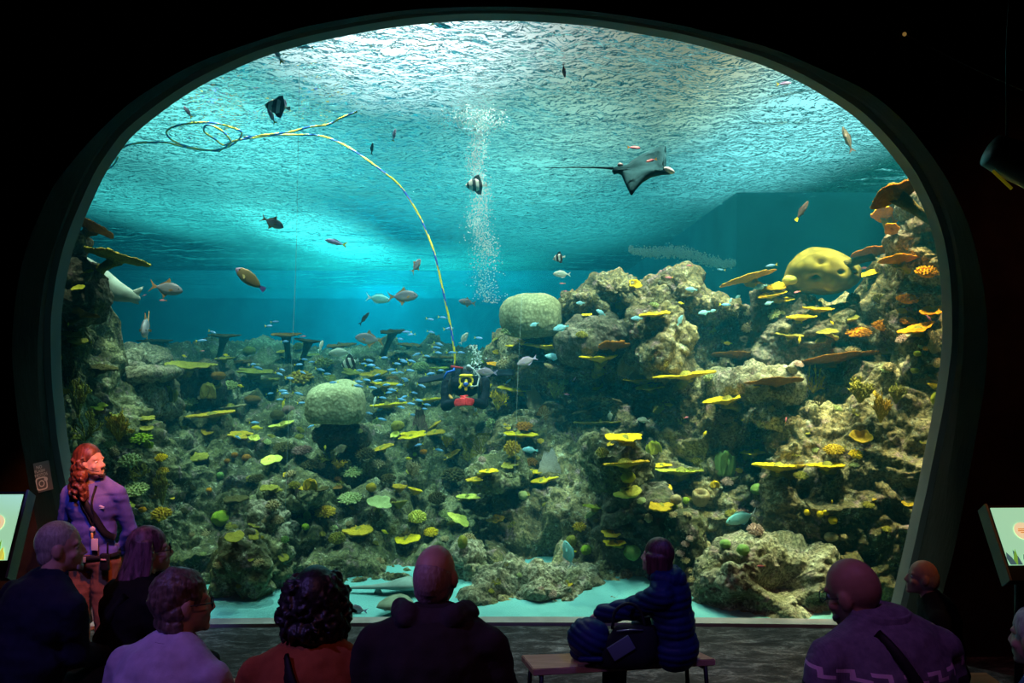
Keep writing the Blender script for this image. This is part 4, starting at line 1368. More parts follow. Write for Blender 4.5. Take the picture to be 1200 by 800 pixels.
# ---- right wall
for a in [
    ('knob', 1039, 251, 36, 20, 'orange', 8, True), ('knob', 1045, 268, 19, 14, 'orange', 10, True), ('plate', 1024, 296, 44, 16, 'rust', -4, True), ('plate', 1054, 305, 40, 15, 'orange', -2, True), ('plate', 1020, 321, 26, 5, 'yellow', -20),
    ('cauli', 1086, 318, 25, 19, 'orange'), ('cauli', 1063, 350, 23, 15, 'orange'), ('cauli', 1057, 364, 11, 9, 'gold'), ('plate', 1091, 366, 31, 9, 'orange', -10), ('cauli', 1064, 376, 19, 12, 'orange'), ('cauli', 1035, 381, 25, 16, 'orange'),
    ('cauli', 1006, 389, 28, 12, 'orange', -8), ('plate', 1075, 386, 39, 8, 'orange', -15), ('plate', 1000, 373, 17, 5, 'olive', -10), ('plate', 1043, 411, 28, 7, 'tan', -10), ('ball', 1085, 408, 7, 6, 'orange'), ('ball', 1075, 414, 9, 7, 'yellowgreen'),
    ('ball', 1072, 434, 10, 7, 'olive'), ('cup', 1094, 453, 13, 7, 'yellow'), ('ball', 1100, 467, 17, 17, 'yellowgreen'), ('ball', 1108, 451, 11, 15, 'lime'), ('bush', 1008, 461, 46, 22, 'olive'), ('bush', 1050, 463, 28, 20, 'olive'),
    ('bush', 1032, 482, 34, 26, 'gold'), ('stag', 954, 449, 26, 24, 'gold'), ('plate', 912, 337, 30, 8, 'yellow', -12), ('plate', 904, 346, 33, 5, 'yellow', -12), ('plate', 921, 351, 18, 5, 'yellow', -8), ('plate', 960, 363, 32, 5, 'yellow', 2),
    ('plate', 938, 373, 31, 5, 'yellow', -6), ('plate', 926, 393, 27, 6, 'olive', 2), ('plate', 970, 389, 21, 8, 'olive', -8), ('ball', 926, 328, 18, 12, 'lemon'), ('cup', 1009, 515, 25, 21, 'gold', -12), ('cauli', 977, 526, 23, 12, 'gold', -8),
    ('clus', 1003, 532, 15, 12, 'yellow'), ('plate', 884, 530, 36, 6, 'yellow', -6), ('plate', 912, 548, 68, 7, 'yellow', 2), ('plate', 969, 546, 46, 6, 'yellow', -1), ('cauli', 939, 557, 17, 10, 'olive'), ('plate', 866, 551, 10, 6, 'yellow'),
    ('cauli', 852, 564, 14, 13, 'pink'), ('leaf', 838, 567, 11, 9, 'yellow'), ('ball', 889, 573, 20, 14, 'green'), ('clus', 885, 590, 11, 10, 'pink'), ('clus', 893, 609, 13, 11, 'pink'), ('cauli', 885, 620, 19, 18, 'pink'),
    ('cauli', 868, 599, 19, 11, 'purple'), ('ball', 871, 644, 15, 14, 'green'), ('ball', 850, 637, 13, 11, 'green'), ('ball', 946, 600, 8, 8, 'yellow'), ('ball', 961, 602, 8, 8, 'yellow'), ('ball', 968, 600, 7, 7, 'yellow'), ('ball', 976, 609, 11, 10, 'yellow'),
    ('ball', 974, 629, 16, 12, 'tan'), ('ball', 988, 629, 10, 9, 'tan'), ('plate', 868, 417, 60, 9, 'brown', 3, True), ('plate', 910, 448, 62, 10, 'brown', -3, True),
    ('clus', 1000, 350, 14, 16, 'dark'), ('clus', 1030, 350, 12, 12, 'olive'), ('clus', 1095, 405, 14, 24, 'tan'), ('clus', 1098, 425, 12, 14, 'tan'), ('clus', 1000, 410, 16, 10, 'tan'), ('stag', 960, 470, 18, 12, 'dark'), ('clus', 1042, 430, 14, 12, 'tan'), ('stag', 1092, 395, 16, 10, 'tan'),
]: C(*a)
C('plate', 978, 421, 90, 16, 'rust', -7, True, label='wide orange-brown table coral jutting from the shaded wall below the yellow dome')
C('plate', 878, 326, 62, 13, 'gold', -16, True, label='long tilted ochre plate coral pointing up towards the yellow dome coral', d=9.45)
C('leaf', 851, 542, 27, 31, 'green', label='green upright leaf coral with pale edges beside bright yellow plates')
C('knob', 1048, 226, 58, 34, 'rust', -22, True, label='tall orange-brown plate coral high against the glass edge', d=7.75)
C('plate', 107, 266, 54, 22, 'brown', 20, True, label='upper of two brown plate corals reaching from the glass edge over the shark', d=8.1)
C('knob', 136, 300, 70, 18, 'olive', 12, True, label='lower, frilled olive-brown plate coral reaching over the shark', d=8.1)

# ---- little tufts that crust the rock everywhere
tf = random.Random(4)
tufts = [(CAULI[0], 'dark'), (CAULI[1], 'olive'), (CAULI2[0], 'tan'), (CAULI2[1], 'palegreen'), (KPLATES[0], 'olive'), (CAULI2[0], 'pink'), (STAGS[0], 'olive'), (KPLATES[1], 'gold')]
nt_ = 0
while nt_ < 250:
    px = tf.uniform(66, 1108); py = tf.uniform(338, 705)
    d0 = (P(px, py, 1.0) - EYE).normalized()
    loc, n, i, dist = REEF_BVH.ray_cast(EYE, d0)
    if loc is None or loc.z < 0.06: continue
    if 990 > px > 815 and py > 620: continue
    if 355 < px < 433 and 445 < py < 503 or 586 < px < 660 and 344 < py < 396 or 918 < px < 1008 and 290 < py < 345: continue
    me, col = tufts[tf.randrange(len(tufts))]
    if px < 560 and col == 'pink': col = 'tan'
    if n.dot(d0) > 0: n = -n
    if n.z < -0.25: continue
    s = tf.uniform(3.0, 7.5) * loc.y / F
    o = link('coral_tuft', me)
    up = (n * 0.6 + Vector((0, 0, 1)) * 0.6).normalized()
    o.matrix_world = Matrix.Translation(loc) @ up.to_track_quat('Z', 'Y').to_matrix().to_4x4() @ Matrix.Rotation(tf.uniform(0, 6.28), 4, 'Z') @ Matrix.Diagonal((s, s, s * tf.uniform(0.6, 1.0), 1))
    objmat(o, CM[col])
    tag(o, 'one of the little coral tufts that crust the reef rock all over', 'coral', 'tufts crusting the reef rock')
    nt_ += 1
# =================================================================== fish
def fishmat(name, back, side, belly, bands=None, x0=None, spec=0.12, rough=0.4):
    """colour by height (back/side/belly) and optional bands along the body"""
    m, nt, bs = new_mat(name)
    oc = objco(nt)
    sx = nt.nodes.new('ShaderNodeSeparateXYZ'); nt.links.new(oc, sx.inputs[0])
    mr = nt.nodes.new('ShaderNodeMapRange'); mr.inputs[1].default_value = -0.16; mr.inputs[2].default_value = 0.16
    nt.links.new(sx.outputs['Z'], mr.inputs[0])
    c = ramp(nt, mr.outputs[0], [(0.15, belly), (0.45, side), (0.85, back)])
    if bands:
        mx = nt.nodes.new('ShaderNodeMapRange'); mx.inputs[1].default_value = -0.5; mx.inputs[2].default_value = 0.5
        nt.links.new(sx.outputs['X'], mx.inputs[0])
        st = []
        for p, a in bands: st.append((p, a))
        f = ramp(nt, mx.outputs[0], st, 'CONSTANT')
        c = mixc(nt, f, c, x0)
    nt.links.new(c, bs.inputs['Base Color'])
    bs.inputs['Roughness'].default_value = rough
    bs.inputs['Specular IOR Level'].default_value = spec
    return m


def flat(name, c): return plain(name, c, 0.6, spec=0.05, var=0.15, vscale=6)


def fin_prism(poly, th=0.008):
    n = len(poly)
    vs = [Vector((x, -th, z)) for x, z in poly] + [Vector((x, th, z)) for x, z in poly]
    fs = [tuple(range(n)), tuple(range(2 * n - 1, n - 1, -1))] + [(i, n + i, n + (i + 1) % n, (i + 1) % n) for i in range(n)]
    return vs, fs


M_eye = plain('fish_eye', (0.01, 0.01, 0.012), 0.15, spec=0.6)


def make_fish(name, prof, bodym, finm, tail, dorsal, anal, tailm=None, pect=True):
    """PROF: (x, top, bottom, half width); body is the thing, fins are its parts"""
    prof = np.array(prof)
    xs = np.linspace(prof[0, 0], prof[-1, 0], 22)
    rings = []
    for x in xs:
        t, b, w = (np.interp(x, prof[:, 0], prof[:, k]) for k in (1, 2, 3))
        cz, hz = (t - b) / 2, max((t + b) / 2, 0.004); w = max(w, 0.003)
        rings.append([Vector((x, w * math.cos(2 * PI * j / 14), cz + hz * math.sin(2 * PI * j / 14))) for j in range(14)])
    mb = MB().ring_loft(rings)
    o = mb.build(name, bodym)
    tailm = tailm or finm
    v, f = fin_prism(tail); mobj('tail_fin', v, f, tailm, o, False)
    if dorsal: v, f = fin_prism(dorsal); mobj('dorsal_fin', v, f, finm, o, False)
    if anal: v, f = fin_prism(anal); mobj('anal_fin', v, f, finm, o, False)
    hx = prof[-1, 0]
    w = np.interp(hx - 0.12, prof[:, 0], prof[:, 3])
    for s in (-1, 1):
        mb = MB().ell((hx - 0.12, s * w * 0.85, np.interp(hx - 0.12, prof[:, 0], prof[:, 1]) * 0.35), (0.022, 0.014, 0.022), 10, 6)
        mb.build('eye', M_eye, o)
        if pect:
            v, f = fin_prism([(hx - 0.26, -0.01), (hx - 0.40, -0.085), (hx - 0.42, -0.03), (hx - 0.34, 0.012)], 0.004)
            M = Matrix.Translation((0, s * w * 1.0, 0)) @ Matrix.Translation((hx - 0.26, 0, 0)) @ Matrix.Rotation(-s * 0.45, 4, 'Z') @ Matrix.Translation((-(hx - 0.26), 0, 0))
            mobj('pectoral_fin', [M @ q for q in v], f, finm, o, False)
    return o


SLIM = [(-0.36, 0.022, 0.022, 0.012), (-0.25, 0.05, 0.05, 0.03), (-0.05, 0.105, 0.10, 0.055), (0.15, 0.125, 0.115, 0.065), (0.33, 0.10, 0.09, 0.055), (0.45, 0.05, 0.045, 0.03), (0.50, 0.008, 0.01, 0.006)]
DEEP = [(-0.34, 0.03, 0.03, 0.015), (-0.24, 0.09, 0.09, 0.035), (-0.05, 0.19, 0.18, 0.065), (0.14, 0.21, 0.20, 0.08), (0.33, 0.16, 0.15, 0.07), (0.45, 0.08, 0.08, 0.04), (0.50, 0.012, 0.02, 0.01)]
DISC = [(-0.33, 0.045, 0.045, 0.012), (-0.22, 0.17, 0.17, 0.03), (-0.02, 0.29, 0.27, 0.05), (0.18, 0.28, 0.26, 0.06), (0.34, 0.18, 0.17, 0.05), (0.45, 0.07, 0.08, 0.03), (0.50, 0.015, 0.02, 0.012)]
OVAL = [(-0.35, 0.03, 0.03, 0.012), (-0.24, 0.11, 0.11, 0.035), (-0.03, 0.19, 0.18, 0.055), (0.18, 0.19, 0.18, 0.06), (0.36, 0.13, 0.12, 0.05), (0.46, 0.06, 0.06, 0.03), (0.50, 0.01, 0.015, 0.01)]
FORK = [(-0.34, 0.02), (-0.56, 0.15), (-0.46, 0.0), (-0.56, -0.15), (-0.34, -0.02)]
LUNATE = [(-0.32, 0.025), (-0.44, 0.07), (-0.58, 0.20), (-0.46, 0.0), (-0.58, -0.20), (-0.44, -0.07), (-0.32, -0.025)]
PADDLE = [(-0.34, 0.03), (-0.5, 0.085), (-0.52, 0.0), (-0.5, -0.085), (-0.34, -0.03)]
SDORS = [(0.22, 0.10), (0.10, 0.165), (-0.1, 0.135), (-0.26, 0.055), (-0.2, 0.04), (0.1, 0.09)]
SANAL = [(0.0, -0.08), (-0.08, -0.135), (-0.26, -0.055), (-0.2, -0.04)]
DDORS = [(0.10, 0.18), (0.02, 0.34), (-0.06, 0.23), (-0.26, 0.10), (-0.2, 0.06), (0.0, 0.15)]
DANAL = [(0.05, -0.17), (-0.08, -0.33), (-0.12, -0.21), (-0.27, -0.09), (-0.2, -0.06), (0.0, -0.15)]
ODORS = [(0.25, 0.15), (0.1, 0.245), (-0.15, 0.20), (-0.28, 0.075), (-0.2, 0.07), (0.1, 0.16)]
OANAL = [(0.1, -0.16), (-0.05, -0.24), (-0.2, -0.17), (-0.28, -0.075), (-0.2, -0.07)]
BDORS = [(0.15, 0.27), (0.0, 0.42), (-0.16, 0.46), (-0.22, 0.30), (-0.28, 0.10), (-0.15, 0.15)]
BANAL = [(0.1, -0.25), (-0.05, -0.40), (-0.20, -0.42), (-0.24, -0.26), (-0.28, -0.10), (-0.15, -0.15)]

Y_ = flat('yellow_fin', (0.95, 0.72, 0.03)); OR_ = flat('dusky_orange_fin', (0.42, 0.20, 0.07)); DK_ = flat('dark_fin', (0.05, 0.045, 0.05)); BL_ = flat('blue_fin', (0.20, 0.55, 0.95))
PU_ = flat('mauve_fin', (0.45, 0.33, 0.55)); PK_ = flat('pink_fin', (0.95, 0.30, 0.45)); TE_ = flat('teal_fin', (0.25, 0.62, 0.66)); WH_ = flat('pale_fin', (0.75, 0.78, 0.76)); ORG = flat('orange_fin', (0.95, 0.40, 0.04))
FISH = {
    'fusilier': make_fish('fusilier', SLIM, fishmat('fusilier_skin', (0.30, 0.45, 0.80), (0.16, 0.50, 1.0), (0.45, 0.75, 1.0)), BL_, FORK, SDORS, SANAL, Y_),
    'pompano': make_fish('pompano', DEEP, fishmat('pompano_skin', (0.16, 0.15, 0.18), (0.28, 0.26, 0.31), (0.46, 0.43, 0.46)), OR_, LUNATE, DDORS, DANAL, OR_),
    'parrot': make_fish('parrotfish', OVAL, fishmat('parrotfish_skin', (0.40, 0.24, 0.10), (0.46, 0.29, 0.13), (0.50, 0.36, 0.20), [(0.0, 1.0), (0.16, 0.0), (0.88, 0.7)], (0.42, 0.30, 0.62)), flat('tan_fin', (0.70, 0.50, 0.20)), PADDLE, SDORS, SANAL, flat('violet_fin', (0.22, 0.14, 0.50))),
    'yellowtail': make_fish('yellowtail_fish', SLIM, fishmat('lavender_skin', (0.52, 0.38, 0.66), (0.62, 0.48, 0.78), (0.80, 0.66, 0.86)), PU_, FORK, SDORS, SANAL, Y_),
    'anthias': make_fish('anthias', SLIM, fishmat('anthias_skin', (1.0, 0.30, 0.22), (1.0, 0.26, 0.42), (1.0, 0.45, 0.65)), PK_, FORK, SDORS, SANAL, ORG),
    'yellow': make_fish('yellow_damselfish', OVAL, fishmat('yellow_skin', (1.0, 0.70, 0.02), (1.0, 0.72, 0.03), (1.0, 0.80, 0.10)), Y_, PADDLE, ODORS, OANAL, Y_),
    'tang': make_fish('blue_tang', OVAL, fishmat('pale_blue_skin', (0.22, 0.48, 0.60), (0.34, 0.66, 0.80), (0.45, 0.74, 0.86)), TE_, PADDLE, ODORS, OANAL, TE_),
    'striped': make_fish('banded_fish', DISC, fishmat('banded_skin', (0.70, 0.66, 0.60), (0.85, 0.82, 0.76), (0.85, 0.82, 0.78), [(0.0, 0.0), (0.22, 1.0), (0.38, 0.0), (0.52, 1.0), (0.68, 0.0), (0.84, 1.0), (0.93, 0.0)], (0.05, 0.04, 0.04)), DK_, PADDLE, BDORS, BANAL, WH_),
    'dusky': make_fish('dusky_fish', SLIM, fishmat('dusky_skin', (0.05, 0.05, 0.045), (0.08, 0.08, 0.07), (0.14, 0.13, 0.11)), DK_, FORK, SDORS, SANAL, DK_),
    'duskyyellow': make_fish('dusky_wrasse', SLIM, fishmat('dusky_wrasse_skin', (0.04, 0.035, 0.04), (0.07, 0.06, 0.06), (0.10, 0.09, 0.08)), DK_, PADDLE, SDORS, SANAL, Y_),
    'surgeon': make_fish('unicornfish', OVAL, fishmat('teal_skin', (0.20, 0.52, 0.55), (0.28, 0.66, 0.68), (0.40, 0.76, 0.74)), TE_, LUNATE, ODORS, OANAL, WH_),
    'silver': make_fish('silver_fish', OVAL, fishmat('silver_mauve_skin', (0.28, 0.20, 0.26), (0.42, 0.31, 0.38), (0.55, 0.47, 0.52)), PU_, FORK, ODORS, OANAL, PU_),
    'pale': make_fish('pale_fish', OVAL, fishmat('pale_skin', (0.46, 0.52, 0.46), (0.58, 0.62, 0.54), (0.65, 0.68, 0.62)), WH_, FORK, ODORS, OANAL, WH_),
}
FDESC = {'fusilier': 'blue fish with yellow tail', 'pompano': 'silvery deep-bodied fish with dusky orange fins', 'parrot': 'tan fish with violet face and tail', 'yellowtail': 'mauve fish with yellow tail',
         'anthias': 'tiny pink fish', 'yellow': 'tiny yellow fish', 'tang': 'pale blue oval fish', 'striped': 'black-and-white banded fish', 'dusky': 'small dark slender fish',
         'duskyyellow': 'dark fish with yellow tail', 'surgeon': 'teal fish', 'silver': 'pinkish silver fish', 'pale': 'whitish fish'}
FUSED = set()


def fish(kind, px, py, L, head, d=None, yaw=0.0, label=None, group=None):
    src = FISH[kind]
    if kind in FUSED: o = copy_tree(src)
    else: o = src; FUSED.add(kind)
    if d is None:
        hit = REEF_BVH.ray_cast(EYE, (P(px, py, 1.0) - EYE).normalized())
        d = min(10.5, (hit[0].y if hit[0] is not None else 11.0) - 0.35)
    s = L * d / F / max(math.cos(R(yaw)), 0.3)
    h = R(head)
    f = Vector((math.cos(h) * math.cos(R(yaw)), math.sin(R(yaw)), math.sin(h) * math.cos(R(yaw)))).normalized()
    up = Vector((0, 0, 1))
    if abs(f.z) > 0.93: up = Vector((-1 if f.x > 0 else 1, 0, 0.2))
    up = (up - f * up.dot(f)).normalized()
    side = up.cross(f)
    M = Matrix((f, side, up)).transposed().to_4x4()
    o.matrix_world = Matrix.Translation(P(px, py, d)) @ M @ Matrix.Diagonal((s, s, s, 1))
    if group: tag(o, label, 'fish', group)
    elif label: tag(o, label, 'fish')
    else: autolabel(o, FDESC[kind], px, py, 'fish')
    return o


# large or striking single fish
fish('striped', 325, 125, 30, 172, 9.6, label='brown-and-cream banded fish just under the surface, between two mauve fish')
fish('striped', 558, 217, 25, 185, 10.2, -20, label='banded fish crossing in front of the bubble column')
fish('striped', 655, 302, 14, 190, 10.0, 30, label='small banded fish hanging above the whitish fish and the crest rocks')
fish('striped', 410, 425, 22, 200, 10.4, 10, label='dark banded fish tilted among the school above the pale green boulder coral')
fish('parrot', 293, 327, 42, 143, 8.6, label='tan fish with violet head and tail swimming up in the blue gap')
fish('yellowtail', 393, 284, 25, 166, 9.5, label='lone mauve fish with a bright yellow tail in the middle of the bright water')
fish('pompano', 473, 347, 33, 3, 9.6, 10, label='silvery deep-bodied fish with orange fins facing the hose')
fish('surgeon', 444, 350, 27, -8, 10.0, label='teal fish swimming close behind the silvery orange-finned fish')
fish('pompano', 432, 397, 32, 172, 10.0, label='pinkish silvery fish with dark forked tail over the far reef edge')
fish('pompano', 320, 261, 27, -24, 9.5, label='grey deep-bodied fish diving in the water above the tan violet-tailed fish')
fish('pompano', 196, 338, 37, -10, 8.8, label='silver fish with dark forked tail beside the pale shark tail')
fish('pompano', 171, 383, 22, -50, 9.2, -65, label='silver fish seen almost head-on under the pale shark tail')
fish('pompano', 488, 311, 18, 62, 10.0, 30, label='grey fish pointing up towards the hose')
fish('pompano', 547, 354, 19, 170, 10.8, label='grey fish with forked tail below the end of the bubble column')
fish('dusky', 427, 373, 18, 52, 10.0, label='dark fish slanting above the pinkish silvery fish')
fish('yellowtail', 318, 136, 19, 118, 9.5, label='mauve fish in front of the brown-and-cream banded fish')
fish('yellowtail', 333, 120, 17, 122, 9.7, label='mauve fish behind the tail of the brown-and-cream banded fish')
fish('yellowtail', 517, 30, 24, -14, 8.7, label='mauve fish at the very top of the water, under the middle of the arch')
fish('yellowtail', 357, 55, 21, 176, 8.9, label='mauve fish lying level under the white shimmer at the arch rim')
fish('yellowtail', 325, 64, 22, 117, 8.9, label='steeply tilted mauve fish at the arch rim beside the white shimmer')
fish('yellowtail', 220, 131, 17, 125, 9.4, label='mauve fish just above the floating yellow hose loops')
fish('yellowtail', 919, 98, 17, 5, 8.8, label='mauve fish high up near the arch rim over the dark slender fish')
fish('anthias', 661, 83, 16, -82, 9.0, label='reddish fish pointing straight down near the top of the water')
fish('dusky', 436, 174, 14, 84, 10.0, label='dark fish upright above the descending hose')
fish('yellowtail', 462, 158, 15, 78, 10.0, label='mauve fish upright between the hose and the bubble column')
fish('duskyyellow', 940, 247, 27, 57, 8.6, label='dark fish with yellow tail slanting above the yellow dome coral')
fish('dusky', 993, 163, 31, 112, 8.4, label='long dark green fish near the glass rim above the tall orange coral')
fish('anthias', 743, 173, 15, -4, 7.8, label='pink fish with orange tail above the eagle ray wing')
fish('anthias', 763, 188, 13, 196, 7.7, label='red-orange fish in front of the eagle ray wing')
fish('surgeon', 868, 607, 36, 197, 8.15, label='large teal fish with a pale crescent tail by the pinkish corals')
fish('surgeon', 666, 648, 31, 106, 7.9, label='teal fish standing upright over the sand mound near the bench visitor')
fish('silver', 617, 423, 24, 200, 9.6, label='pinkish grey fish just right of the diver fin, under the pale dome')
fish('tang', 648, 418, 19, 172, 9.7, label='bright blue-green oval fish below the thin yellow plate by the pale dome')
fish('silver', 769, 427, 22, -8, 9.3, label='violet grey fish beside the tan leaf coral, facing away from the diver')
fish('silver', 570, 436, 24, 176, 9.9, label='pinkish fish beside the diver shoulder and fin')
fish('pale', 658, 321, 20, 178, 10.2, label='whitish fish level in the water above the crest rocks')
fish('tang', 621, 527, 18, 176, 9.2, label='teal oval fish between the two sea fans')
fish('pale', 715, 487, 12, -88, 9.3, 20, label='whitish fish nose down in the dark hollow over the round yellow plate')
fish('pale', 754, 492, 15, 174, 9.2, label='thin pale fish in the dark hollow beside the overhang')
fish('pale', 398, 413, 26, 184, 10.6, label='long pale turquoise fish over the far reef, above the school')
fish('pale', 376, 405, 12, 80, 10.6, 50, label='white fish turned edge-on next to the long pale turquoise fish')
fish('pale', 439, 470, 10, 80, 10.0, 50, label='pale turquoise fish turned edge-on beside the pale green boulder coral')
fish('pale', 544, 396, 16, 55, 10.2, label='thin whitish fish slanting above the diver')
fish('tang', 657, 384, 19, 195, 9.5, label='bright violet-blue oval fish at the foot of the pale dome coral')
for px, py, L, h in [(810, 339, 13, 175), (864, 349, 10, 40), (856, 353, 9, 70), (825, 366, 13, 190), (746, 373, 13, 180), (797, 375, 14, 60), (680, 355, 10, 180), (626, 380, 11, 200), (704, 366, 12, 150), (891, 336, 15, 195), (901, 355, 10, 200), (835, 364, 8, 10)]:
    fish('tang', px, py, L, h, None, 15)
for px, py, L, h in [(850, 357, 14, -4), (904, 311, 14, 190), (845, 316, 10, 175), (595, 447, 10, 40)]: fish('fusilier', px, py, L, h)
for px, py, L, h in [(784, 325, 9, 178), (808, 311, 8, 175), (659, 332, 7, 180), (663, 341, 6, 176), (1013, 314, 11, 186), (934, 342, 8, 195), (673, 444, 7, 50), (665, 462, 9, 172), (804, 489, 6, 20), (921, 492, 7, 80), (1089, 373, 10, 130), (892, 663, 10, 180), (237, 411, 6, 0), (355, 394, 7, 5), (191, 352, 9, 180), (169, 346, 5, 20), (530, 460, 7, 10)]:
    fish('anthias', px, py, L, h)
for px, py, L, h in [(975, 378, 6, -50), (937, 398, 8, 84), (826, 508, 8, 60), (853, 402, 10, 178), (798, 355, 7, 170), (80, 380, 5, 80), (107, 401, 5, 90), (265, 416, 7, 170), (282, 452, 8, 165), (332, 473, 8, 75), (301, 501, 13, 178), (381, 524, 6, 85), (479, 537, 8, 178), (451, 623, 9, 150), (216, 417, 6, 160), (673, 646, 6, 0), (975, 588, 5, 90)]:
    fish('yellow', px, py, L, h)
rf = random.Random(12)
SCHOOL = 'small blue yellow-tailed fish schooling over the far reef beside the diver'
for k, (px, py) in enumerate([(315, 382), (322, 377), (249, 389), (236, 399), (296, 427), (302, 431), (330, 433), (327, 438), (331, 458), (316, 461), (334, 400), (356, 421), (366, 424), (350, 427), (354, 436), (339, 443), (391, 448), (349, 461), (333, 461),
                              (426, 426), (432, 422), (421, 434), (443, 439), (442, 446), (429, 445), (452, 451), (469, 451), (419, 452), (436, 454), (462, 437), (459, 433), (469, 436), (472, 422), (465, 426), (469, 397), (477, 389), (450, 419), (475, 444), (442, 431), (420, 447),
                              (471, 469), (448, 466), (434, 428), (504, 374), (505, 389), (482, 392), (514, 403), (511, 407), (513, 413), (500, 417), (489, 415), (482, 423), (474, 424), (516, 434), (504, 438), (540, 413), (529, 413), (561, 396), (526, 385), (519, 372), (494, 452), (485, 460),
                              (474, 465), (476, 446), (480, 434), (444, 480), (447, 491), (469, 477), (481, 473), (470, 468), (484, 486), (491, 521), (497, 479), (500, 474), (490, 469), (432, 484), (514, 527), (278, 512), (365, 499), (353, 472), (298, 495), (329, 468), (375, 433), (383, 438), (455, 460), (460, 457)]):
    L = rf.uniform(8.5, 12.5) + (3 if k in (18, 8, 54, 50) else 0)
    hd = rf.uniform(-24, 10) if rf.random() < 0.8 else rf.uniform(165, 205)
    hit = REEF_BVH.ray_cast(EYE, (P(px, py, 1.0) - EYE).normalized())
    d = min((hit[0].y if hit[0] is not None else 12.0) - 0.25, rf.uniform(9.3, 11.2))
    fish('fusilier', px, py, L, hd, d, rf.uniform(-25, 25), SCHOOL, 'school of blue yellow-tailed fish')

# ------------------------------------------------- eagle ray
D_RAY = 8.0
outl = [(791, 202), (788, 199.5), (783, 197), (777.5, 193.5), (776.5, 189), (778.5, 179), (780.3, 171.5), (778, 170), (768, 173), (755, 179), (742, 187), (734.5, 193), (727, 194), (720, 195.5), (717, 200), (719, 204), (725, 203.5), (728.5, 205.5),
        (733, 216), (738.5, 227.5), (740.5, 229), (745, 222.5), (753, 214), (763, 208), (775, 205), (785, 204.5)]
tipd = {5: 0.12, 6: 0.2, 7: 0.2, 8: 0.14, 9: 0.07, 18: -0.1, 19: -0.2, 20: -0.2, 21: -0.14, 22: -0.06}
n = len(outl)
rings_a, rings_b = [], []
S0, S1 = np.array((723.0, 199.3)), np.array((785.0, 201.0))
for t in (0.0, 0.25, 0.5, 0.75, 1.0):
    ra, rb_ = [], []
    for i, (x, y) in enumerate(outl):
        p = np.array((x, y)); u = np.clip(np.dot(p - S0, S1 - S0) / np.dot(S1 - S0, S1 - S0), 0.02, 0.98)
        q = S0 + (S1 - S0) * u
        e = p * (1 - t) + q * t
        th = 0.075 * math.sqrt(max(0.0, 1 - (1 - t) ** 2)) * math.sin(PI * min(max(u, 0.12), 0.88)) + 0.004
        dd = D_RAY + tipd.get(i, 0.0) * (1 - t)
        v = P(e[0], e[1], dd)
        ra.append(v + Vector((0, -th, 0))); rb_.append(v + Vector((0, th, 0)))
    rings_a.append(ra); rings_b.append(rb_)
rr_ = rings_a[::-1] + rings_b
mb = MB().ring_loft(rr_)
M_ray = plain('eagle_ray_back', (0.018, 0.055, 0.070), 0.8, spec=0.03, var=0.25, vscale=3)
ray = mb.build('eagle_ray', M_ray)
tag(ray, 'dark eagle ray banking with raised wings near the surface', 'ray')
MB().ell(P(784, 199.6, D_RAY - 0.02), (0.062, 0.05, 0.026), rot=(0, R(25), 0)).build('snout', plain('ray_pale_snout', (0.75, 0.70, 0.74), 0.5), ray)
tp = [P(719, 197, D_RAY), P(705, 196.5, D_RAY), P(690, 196, D_RAY + .1), P(668, 196, D_RAY + .2), P(640, 196.5, D_RAY + .3)]
MB().tube(tp, [0.016, 0.01, 0.008, 0.006, 0.003], 6).build('tail', M_ray, ray)
MB().ell(P(727, 193, D_RAY - 0.01), (0.03, 0.02, 0.02)).build('dorsal_fin', plain('ray_fin', (0.3, 0.25, 0.28)), ray)

# ------------------------------------------------- zebra shark at the left
M_shark = plain('pale_spotted_shark_skin', (0.26, 0.30, 0.27), 0.8, spec=0.04, var=0.3, vscale=7)
D_SH = 8.95
spine = [(60, 302, .03), (72, 308, .17), (90, 318, .21), (108, 327, .20), (122, 333, .165), (138, 341, .115), (152, 346, .075), (160, 349, .05), (164, 350, .02)]
rings = []
for x, y, r_ in spine:
    c = P(x, y, D_SH)
    rings.append([c + Vector((0.25 * r_ * math.sin(a) * 0.5, r_ * 0.9 * math.cos(a), r_ * math.sin(a))) for a in [2 * PI * j / 16 for j in range(16)]])
shark = MB().ring_loft(rings).build('shark', M_shark)
tag(shark, 'pale shark slipping behind the rocks at the glass edge, tail towards the open water', 'shark')


def slab(poly, d, th, name, mat, parent):
    nn = len(poly)
    cx, cy2 = sum(p[0] for p in poly) / nn, sum(p[1] for p in poly) / nn
    V = [P(x, y, d) for x, y in poly]
    cc = P(cx, cy2, d)
    vs = V + [v.lerp(cc, 0.25) + Vector((0, -th, 0)) for v in V] + [v.lerp(cc, 0.25) + Vector((0, th, 0)) for v in V]
    fs = []
    for i in range(nn):
        j = (i + 1) % nn
        fs += [(i, j, nn + j, nn + i), (j, i, 2 * nn + i, 2 * nn + j)]
    fs += [tuple(nn + i for i in range(nn)), tuple(2 * nn + i for i in range(nn - 1, -1, -1))]
    return mobj(name, vs, fs, mat, parent)


slab([(143, 341), (150, 342), (168, 335.5), (166, 341), (160, 350), (163, 356.5), (156, 355), (146, 351)], D_SH, 0.02, 'tail_fin', M_shark, shark)
slab([(112, 322), (118, 315), (122, 309.5), (124, 317), (129, 327), (122, 328)], D_SH, 0.02, 'dorsal_fin', M_shark, shark)
slab([(108, 336), (100, 344), (96, 350), (108, 348), (118, 340)], D_SH - 0.16, 0.02, 'pectoral_fin', M_shark, shark)

# ------------------------------------------------- guitarfish and stingray on the sand
M_guit = plain('sandy_teal_ray_skin', (0.20, 0.27, 0.26), 0.8, spec=0.03, var=0.25, vscale=6)


